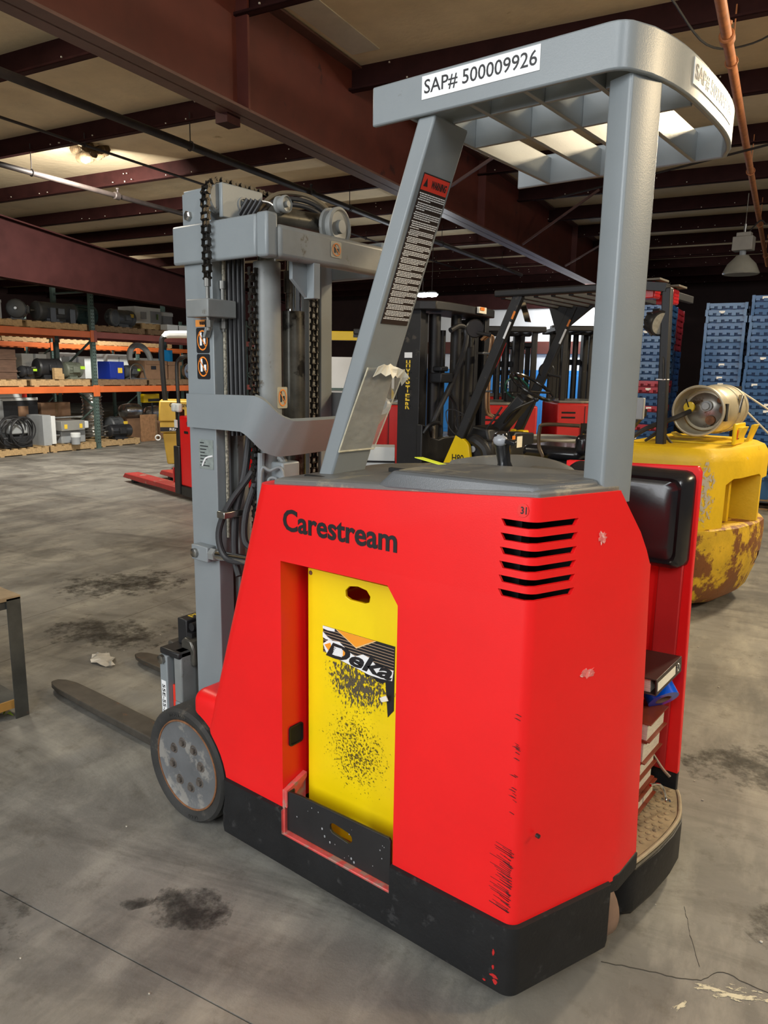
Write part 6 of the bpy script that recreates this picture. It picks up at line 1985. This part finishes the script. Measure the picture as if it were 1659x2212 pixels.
crate('brown_carton', 'smaller brown carton beyond the printed one on the lower shelf', 'carton', 2.10, 2.42, LO + PZ, LO + PZ + 0.37, 0.25, 0.4, 'cardboard', (('flap', (-0.2, 0.29), (0.2, 0.365), 'cardboard'),))
t = thing('fan_cowl', 'large round white sheet metal fan cowl behind the brown carton', 'cowl', rk(1.95, 0.95, LO + PZ), RA)
G().torus((0, 0, 0.40), (0.1, -1, 0.2), 0.31, 0.06, 40, 10).obj('ring', 'box_white', t)
G().box((-0.35, -0.08, -0.12 + 0.12), (0.35, 0.08, 0.03)).obj('stand', 'cabinet_grey', t)
crate('cyan_board', 'bright cyan board propped on the lower shelf beside the mast', 'board', 2.28, 2.66, LO + PZ + 0.18, LO + PZ + 0.62, 0.72, 0.03, 'cyan_sheet', (('prop', (-0.02, -0.18), (0.02, 0.1), 'wood'),))
t = thing('flywheel', 'round grey flywheel on the lower shelf under the cyan board', 'flywheel', rk(2.56, 0.1, LO + PZ), RA + 0.0)
G().lathe([(0, 0.02), (0, 0.05), (0.02, 0.06), (0.02, 0.12), (0, 0.14), (0, 0.17), (0.08, 0.17), (0.08, 0.02)], (0, 0, 0.172), (0, 1, 0), 36).obj('wheel', 'steel', t)
G().lathe([(-0.05, 0.015), (-0.05, 0.035), (0.1, 0.035)], (0, 0, 0.172), (0, 1, 0), 16).obj('hub', 'rust', t)
# floor level
for u, v, nm in ((-1.56, 0.36, 'under the coiled cable machine'), (-0.56, 0.36, 'under the grey machine housing'), (0.58, 0.46, 'under the black motor on the floor')):
    pallet(rk(u, v, 0), RA + PI / 2, 'wooden pallet on the floor ' + nm, group='pallets on the floor', sc=0.8)
crate('control_cabinet', 'tall black and grey control cabinet at floor level in the rack', 'cabinet', -1.80, -0.80, PZ, 0.95, 0.60, 0.35, 'motor_black', (('side_door', (-0.5, 0.02), (-0.18, 0.80), 'cabinet_grey'), ('top_trim', (-0.5, 0.78), (0.5, 0.83), 'box_white'), ('brown_patch', (0.1, 0.42), (0.3, 0.68), 'cardboard')))
t = thing('coiled_cable_machine', 'machine with a grey box wrapped in coils of black cable', 'machine', rk(-1.62, 0.12, PZ), RA)
G().box((-0.14, -0.1, 0.24), (0.20, 0.2, 0.48)).obj('junction_box', 'cabinet_grey', t, bevel=0.02)
G().box((-0.25, -0.1, 0), (0.28, 0.3, 0.2)).obj('base', 'motor_black', t, bevel=0.02)
random.seed(8)
for k in range(9):
    G().torus((random.uniform(-0.15, 0.08), -0.12 + random.uniform(-0.05, 0.05), 0.30 + random.uniform(-0.05, 0.04)), (random.uniform(-0.3, 0.3), -1, random.uniform(-0.3, 0.3)), random.uniform(0.18, 0.27), 0.013, 36, 6).obj('cable_coil', 'hose', t)
t = thing('machine_housing', 'grey machine housing with side flange and yellow stickers on a pallet', 'machine', rk(-0.62, 0.09, PZ), RA)
G().box((-0.50, -0.06, 0), (-0.34, 0.4, 0.54)).obj('flange_plate', 'cabinet_grey', t, bevel=0.006)
G().box((-0.34, -0.08, 0.02), (-0.26, 0.45, 0.52)).obj('flange_rib', 'box_white', t, bevel=0.006)
G().box((-0.16, -0.1, 0.24), (0.34, 0.3, 0.42)).obj('gearbox', 'bin_grey', t, bevel=0.01)
for x in (-0.10, 0.22):
    G().box((x, -0.105, 0.28), (x + 0.06, -0.1, 0.36)).obj('yellow_sticker', 'yellow_print', t, smooth=0)
G().box((0.34, -0.06, 0.26), (0.46, 0.15, 0.40)).obj('end_cover', 'box_white', t, bevel=0.02)
for z in (0.48, 0.16):
    G().cyl((-0.28, 0.05, z), (0.40, 0.05, z), 0.025, n=14).obj('tie_rod', 'steel', t)
G().box((-0.10, 0.0, 0.0), (0.42, 0.3, 0.24)).obj('motor_mount', 'cabinet_grey', t, bevel=0.02)
t = thing('white_jar', 'small white jar standing on the pallet before the grey machine', 'jar', rk(-0.58, -0.12, PZ), RA)
G().lathe([(0, 0.075), (0.1, 0.08), (0.13, 0.085), (0.17, 0.08), (0.18, 0.05)], (0, 0, 0), (0, 0, 1), 20).obj('body', 'cabinet_grey', t)
G().lathe([(0.13, 0.088), (0.2, 0.088), (0.21, 0.08)], (0, 0, 0), (0, 0, 1), 20).obj('lid', 'box_white', t)
t = thing('foil_duct', 'crumpled silver foil duct standing behind the green upright', 'duct', rk(0.40, 0.60, PZ + 0.010), RA)
prof = [(0, 0.16)]
for k in range(14):
    prof += [(0.03 + k * 0.060, 0.20 + 0.02 * math.sin(k)), (0.06 + k * 0.060, 0.17)]
G().lathe(prof, (0, 0, 0.0), (0, 0.05, 1), 24).obj('tube', 'foil', t)
G().torus((0, 0.04, 0.86), (0, 0, 1), 0.17, 0.02, 24, 8).obj('end_ring', 'foil', t)
motor('black finned motor on the floor pallet', 0.66, 0.20, PZ, 0.50, 0.125, 'motor_black', rz=-0.1)
motor('upright grey vertical motor with yellow tag on the floor pallet', 0.88, 0.62, PZ, 0.32, 0.19, 'motor_grey', rz=0.0, tagc='yellow_print')
crate('plywood_sheet', 'speckled brown plywood sheet leaning at floor level in the rack', 'plywood', 1.36, 1.80, 0.0, 0.56, 0.35, 0.03, 'plywood', (('batten', (0.16, 0.0), (0.2, 0.56), 'wood_dark'),))
for k, (u, v, z, L) in enumerate(((1.50, 0.82, 0.62, 0.5), (2.2, 0.8, 0.55, 0.6))):
    t = thing('foil_bundle', 'shiny silver foil wrapped bundle %s' % ('above the plywood sheet' if k == 0 else 'close to the yellow reach truck'), 'bundle', rk(u, v, 0), RA, 'foil bundles in the rack')
    G().box((-L / 2, -0.2, 0), (L / 2, 0.2, z - 0.15)).obj('box', 'cardboard', t, bevel=0.01)
    G().lathe([(-L / 2, 0.05), (-L / 2 + 0.06, 0.15), (0, 0.17), (L / 2 - 0.05, 0.15), (L / 2, 0.06)], (0, 0, z - 0.01), (1, 0, 0), 20).obj('wrap', 'foil', t)
crate('yellow_bracket', 'yellow and black steel bracket under the lower beam', 'bracket', 1.55, 1.98, 0.80, 0.98, 0.45, 0.1, 'hyster_clean', (('black_arm', (-0.1, 0.02), (0.2, 0.08), 'black'), ('leg', (-0.02, -0.80), (0.02, 0.0), 'black')))
crate('white_bag', 'pile of white wrapped parts on top of the control cabinet', 'parts', -1.7, -1.0, 0.962, 1.035, 0.6, 0.3, 'box_white', (('red_piece', (0.25, 0.0), (0.34, 0.09), 'red_print'), ('yellow_piece', (-0.34, 0.0), (-0.26, 0.09), 'yellow_print')))
crate('brown_box_low', 'brown carton behind the grey machine at floor level', 'carton', -0.72, -0.10, PZ, 0.85, 0.62, 0.3, 'cardboard', (('tape', (-0.02, 0), (0.02, 0.7), 'wood_dark'),))
# far rack: a few pallets and white cartons
for u in (0.92, 2.22, 3.66, 4.96, 6.45):
    pallet(rk(u, 5.82, 2.10), RA + PI / 2, 'wooden pallet on the upper beam of the far rack', group='pallets on the far rack')
for k, u in enumerate((2.3, 3.42, 4.30, 5.2, 6.3)):
    crate('white_far_carton', 'plain white carton on the lower beam of the far rack', 'carton', u - 0.38, u + 0.38, 1.10, 1.10 + (0.78 if k % 2 else 0.70), 5.5, 0.5, 'box_white', (('tape', (-0.02, 0), (0.02, 0.7), 'cabinet_grey'),), 'white cartons on the far rack')

# ================================================================ YELLOW REACH TRUCK AND PALLET JACK
t = thing('yellow_reach_truck', 'mustard yellow reach truck with black stripe and white padded guard bar', 'lift truck', (-8.45, 5.02, 0), math.radians(52))
G().prism([(0.0, 0.76), (0.9, 0.76), (0.9, 1.06), (0.02, 1.06)], 0, 0.7, 'y').obj('upper_body', 'lift_yellow', t, bevel=0.02)
G().prism([(0.02, 0.60), (0.9, 0.60), (0.9, 0.755), (0.02, 0.755)], 0.005, 0.7, 'y').obj('stripe_body', 'lift_yellow', t, bevel=0.01)
G().box((0.02, -0.004, 0.62), (0.9, 0.01, 0.68)).obj('black_stripe', 'black_print', t, smooth=0)
lettering('REACH-FORK', 0.42, 0.038, 'white_print', frame((0.36, -0.006, 0.65), (1, 0, 0), (0, 0, 1)), t, bold=0.02)
lettering('Carestream', 0.34, 0.06, 'black_print', frame((0.33, -0.003, 1.0), (1, 0, 0), (0, 0, 1)), t, bold=0.02)
G().prism([(0.10, 0.14), (0.9, 0.12), (0.9, 0.59), (0.05, 0.59)], 0.02, 0.6, 'y').obj('lower_body', 'lift_yellow', t, bevel=0.02)
G().box((0.2, 0.05, 0.0), (0.8, 0.5, 0.15)).obj('drive_unit', 'black', t, bevel=0.03)
G().tube([(0.10, 0.10, 1.05), (0.08, 0.10, 1.5), (0.08, 0.10, 1.88), (0.12, 0.10, 1.96), (0.22, 0.10, 1.99), (0.85, 0.10, 2.0)], 0.036, 10, 4).obj('guard_tube', 'black', t)
G().tube([(0.14, 0.10, 1.955), (0.20, 0.10, 1.995), (0.85, 0.10, 2.005)], 0.052, 10, 4).obj('guard_pad', 'box_white', t)
G().torus((-0.02, 0.1, 0.52), (0, 1, 0), 0.035, 0.01, 16, 6).obj('tow_ring', 'box_white', t)
for x in (0.3, 0.45):
    G().cyl((x, 0.015, 0.36), (x, 0.025, 0.36), 0.018, n=10).obj('fastener', 'black', t)

t = thing('pallet_jack', 'red powered pallet jack with black handle mast and low red forks', 'pallet jack', (-6.54, 4.29, 0), math.radians(-11))
G().box((0.10, -0.34, 0.16), (0.75, 0.34, 0.98)).obj('body', 'red', t, bevel=0.015)
G().box((0.11, -0.35, 0.04), (0.76, 0.35, 0.16)).obj('skirt', 'black', t, bevel=0.01)
lettering('Carestream', 0.26, 0.05, 'black_print', frame((0.42, -0.343, 0.90), (1, 0, 0), (0, 0, 1)), t, bold=0.02)
G().box((0.22, -0.345, 0.78), (0.32, -0.335, 0.81)).obj('hand_slot', 'void_shade', t, bevel=0.004)
G().box((-0.04, -0.36, 0.05), (0.10, 0.36, 0.62)).obj('fork_frame', 'black', t, bevel=0.01)
for y in (-0.34, 0.26):
    G().box((0.0, y, 0.62), (0.09, y + 0.08, 1.05)).obj('frame_post', 'black', t, bevel=0.01)
G().tube([(0.03, -0.30, 0.95), (0.0, -0.30, 1.5), (0.03, -0.28, 1.62), (0.10, -0.20, 1.66), (0.10, 0.20, 1.66), (0.03, 0.28, 1.62), (0.0, 0.30, 1.5), (0.03, 0.30, 0.95)], 0.022, 10, 4).obj('load_rest', 'black', t)
for y in (-0.26, 0.26):
    G().prism([(-1.62, 0.075), (-1.56, 0.12), (-0.02, 0.125), (-0.02, 0.055), (-0.5, 0.06), (-1.1, 0.05), (-1.62, 0.055)], y - 0.10, y + 0.10, 'y').obj('fork', mat('fork_red', (0.42, 0.035, 0.03), 0.5, var=0.2, vs=6, wear=(0.36, 0.26, 0.2), wamt=0.4, ws=7), t, bevel=0.008)
    G().cyl((-1.40, y - 0.06, 0.04), (-1.40, y + 0.06, 0.04), 0.04, n=16).obj('load_wheel', 'rubber', t)
for x in (-0.02, 0.08):
    G().box((x - 0.03, -0.37, 1.02), (x + 0.05, -0.30, 1.12)).obj('control_pod', 'box_white', t, bevel=0.02)
G().box((0.02, -0.365, 0.84), (0.09, -0.355, 0.93)).obj('white_note', 'white_print', t, smooth=0)
G().cyl((0.3, -0.2, 0.06), (0.3, 0.2, 0.06), 0.06, n=18).obj('drive_wheel', 'rubber', t)
G().box((0.25, -0.25, 0.98), (0.5, 0.2, 1.18)).obj('yellow_pack', 'hyster_clean', t, bevel=0.02)
G().box((-0.06, -0.37, 0.18), (-0.035, -0.30, 0.36)).obj('red_reflector', 'lens_red', t, bevel=0.004)

# ================================================================ STEEL TABLE, SCRAPS
t = thing('steel_table', 'low rusty steel work table with angle iron legs and a bottom shelf', 'table', (-2.95, -0.45, 0), world=True)
G().box((-3.5, -0.95, 0.535), (-2.415, 0.05, 0.553)).obj('table_top', 'table_top', t, bevel=0.002)
for x in (-2.415, -3.5):
    for y in (0.048, -0.95):
        sx = -1 if x > -3 else 1
        sy = -1 if y > -0.5 else 1
        G().prism([(x, y), (x + sx * 0.055, y), (x + sx * 0.055, y + sy * 0.006), (x + sx * 0.006, y + sy * 0.006), (x + sx * 0.006, y + sy * 0.058), (x, y + sy * 0.058)], 0.0, 0.545, 'z').obj('leg', 'table_steel', t, smooth=0)
G().box((-3.49, -0.94, 0.075), (-2.43, 0.03, 0.085)).obj('bottom_shelf', 'table_steel', t, smooth=0)
G().box((-2.43, -0.94, 0.05), (-2.422, 0.0, 0.088)).obj('shelf_edge', mat('edge_orange', (0.42, 0.22, 0.05), 0.6, var=0.2), t, smooth=0)
G().box((-3.49, 0.035, 0.50), (-2.43, 0.04, 0.535)).box((-2.43, -0.94, 0.50), (-2.424, 0.03, 0.535)).obj('apron', 'table_steel', t, smooth=0)
random.seed(6)
t = thing('weed_tuft', 'tuft of yellow-green leaves lying under the steel table', 'leaves', (-2.50, -0.045, 0))
for k in range(12):
    a = random.uniform(0, 6.28)
    r = random.uniform(0.02, 0.05)
    c = Vector((math.cos(a), math.sin(a), 0)) * random.uniform(0, 0.03)
    d = Vector((math.cos(a), math.sin(a), 0))
    s = d.cross(Vector((0, 0, 1))) * 0.010
    q = G()
    q.loft([[c - s * 0.3, c + s * 0.3, c + s * 0.3 + Vector((0, 0, 0.001)), c - s * 0.3 + Vector((0, 0, 0.001))], [c + d * r * 0.5 - s + Vector((0, 0, 0.02)), c + d * r * 0.5 + s + Vector((0, 0, 0.02)), c + d * r * 0.5 + s + Vector((0, 0, 0.021)), c + d * r * 0.5 - s + Vector((0, 0, 0.021))],
            [c + d * r + Vector((0, 0, 0.006)) - s * 0.1, c + d * r + Vector((0, 0, 0.006)) + s * 0.1, c + d * r + Vector((0, 0, 0.007)) + s * 0.1, c + d * r + Vector((0, 0, 0.007)) - s * 0.1]])
    q.obj('leaf', 'leaf', t, smooth=0)
# crumpled plastic scrap
random.seed(15)
g = G()
NX, NY = 8, 4
vv = []
for i in range(NX):
    rw = []
    for j in range(NY):
        t_ = i / (NX - 1)
        wd_ = 0.02 + 0.05 * math.sin(PI * min(1, t_ * 1.1))
        x = -2.82 + 0.21 * t_ + random.uniform(-0.008, 0.008)
        y = 0.61 - 0.03 * t_ + (j / (NY - 1) - 0.5) * wd_ * 1.6 + random.uniform(-0.008, 0.008)
        rw.append(g.bm.verts.new((x, y, random.uniform(0.002, 0.022))))
    vv.append(rw)
for i in range(NX - 1):
    for j in range(NY - 1):
        g.face([vv[i][j], vv[i + 1][j], vv[i + 1][j + 1], vv[i][j + 1]])
o = g.obj('plastic_scrap', 'plastic_scrap', None, smooth=0)
sd = o.modifiers.new('s', 'SOLIDIFY')
sd.thickness = 0.001
tag(o, 'crumpled scrap of clear plastic on the floor by the forks', 'litter')

# ================================================================ MARKS ON THE FLOOR (flat, in the floor's own frame)
scuff_mat('oil', 0.34, 9, (1, 1, 1), (0.022, 0.021, 0.020), (0, 1), 0.25, 0.6)
scuff_mat('oil_faint', 0.38, 7, (1, 1, 1), (0.03, 0.027, 0.022), (0, 1), 0.3, 0.7)
scuff_mat('chalk', 0.50, 30, (0.5, 1.6, 1), (0.62, 0.58, 0.42), (0, 1))


def floor_patch(a, b, w, d, ang, m, z=0.0007, name='floor_stain'):
    o = G().box((-w / 2, -d / 2, -0.0003), (w / 2, d / 2, 0.0002)).obj(name, m, floor, smooth=0)
    o.location = (a, b, z)
    o.rotation_euler = (0, 0, ang)


floor_patch(-0.91, -0.10, 0.24, 0.17, 0.4, 'oil')
floor_patch(-1.06, -0.16, 0.10, 0.05, 0.9, 'oil')
floor_patch(-2.9, 1.35, 0.8, 0.5, 0.2, 'oil_faint')
floor_patch(-3.6, 2.1, 0.9, 0.7, 0.9, 'oil_faint', 0.0009)
floor_patch(-1.6, -0.6, 0.9, 0.5, 0.2, 'oil_faint', 0.0008)
floor_patch(-0.4, -0.55, 0.8, 0.4, 0.1, 'oil_faint', 0.0009)
floor_patch(0.75, 0.75, 0.6, 0.4, 0.8, 'oil_faint')
floor_patch(0.55, 1.6, 0.7, 0.4, 0.4, 'oil_faint')
floor_patch(0.47, 0.335, 0.24, 0.075, 0.35, 'chalk', 0.0012, 'chalk_smear')
floor_patch(0.36, 0.235, 0.07, 0.03, 1.1, 'chalk', 0.0012, 'chalk_smear')
floor_patch(-2.55, 2.25, 0.45, 0.3, 0.3, 'chalk', 0.0012, 'chalk_smear')
for pts in ([(0.163, 0.278), (0.264, 0.305), (0.344, 0.321), (0.399, 0.343), (0.448, 0.397), (0.56, 0.385), (0.9, 0.42)], [(0.331, 0.607), (0.345, 0.55), (0.358, 0.496), (0.391, 0.39)]):
    random.seed(3)
    P_ = spline([Vector((x, y, 0.0)) for x, y in pts], 6)
    P_ = [p + Vector((random.uniform(-0.002, 0.002), random.uniform(-0.002, 0.002), 0)) for p in P_]
    g = G()
    g.loft([[p + Vector((0, w_, z_)) for w_, z_ in ((-0.0011, 0.0), (0.0011, 0.0), (0.0011, 0.0011), (-0.0011, 0.0011))] for p in P_])
    g.obj('floor_crack', 'joint_filler', floor, smooth=0)
g = G()
random.seed(77)
for k in range(90):
    a, b = random.uniform(-3.5, 1.2), random.uniform(-0.6, 3.0)
    r = random.uniform(0.0015, 0.004)
    g.ball((a, b, r * 0.6), r, 6, (1.3, 1, 0.7))
o = g.obj('floor_grit', mat('grit', (0.55, 0.52, 0.44), 0.8, var=0.3, vs=20), floor, smooth=0)
o['kind'] = 'stuff'
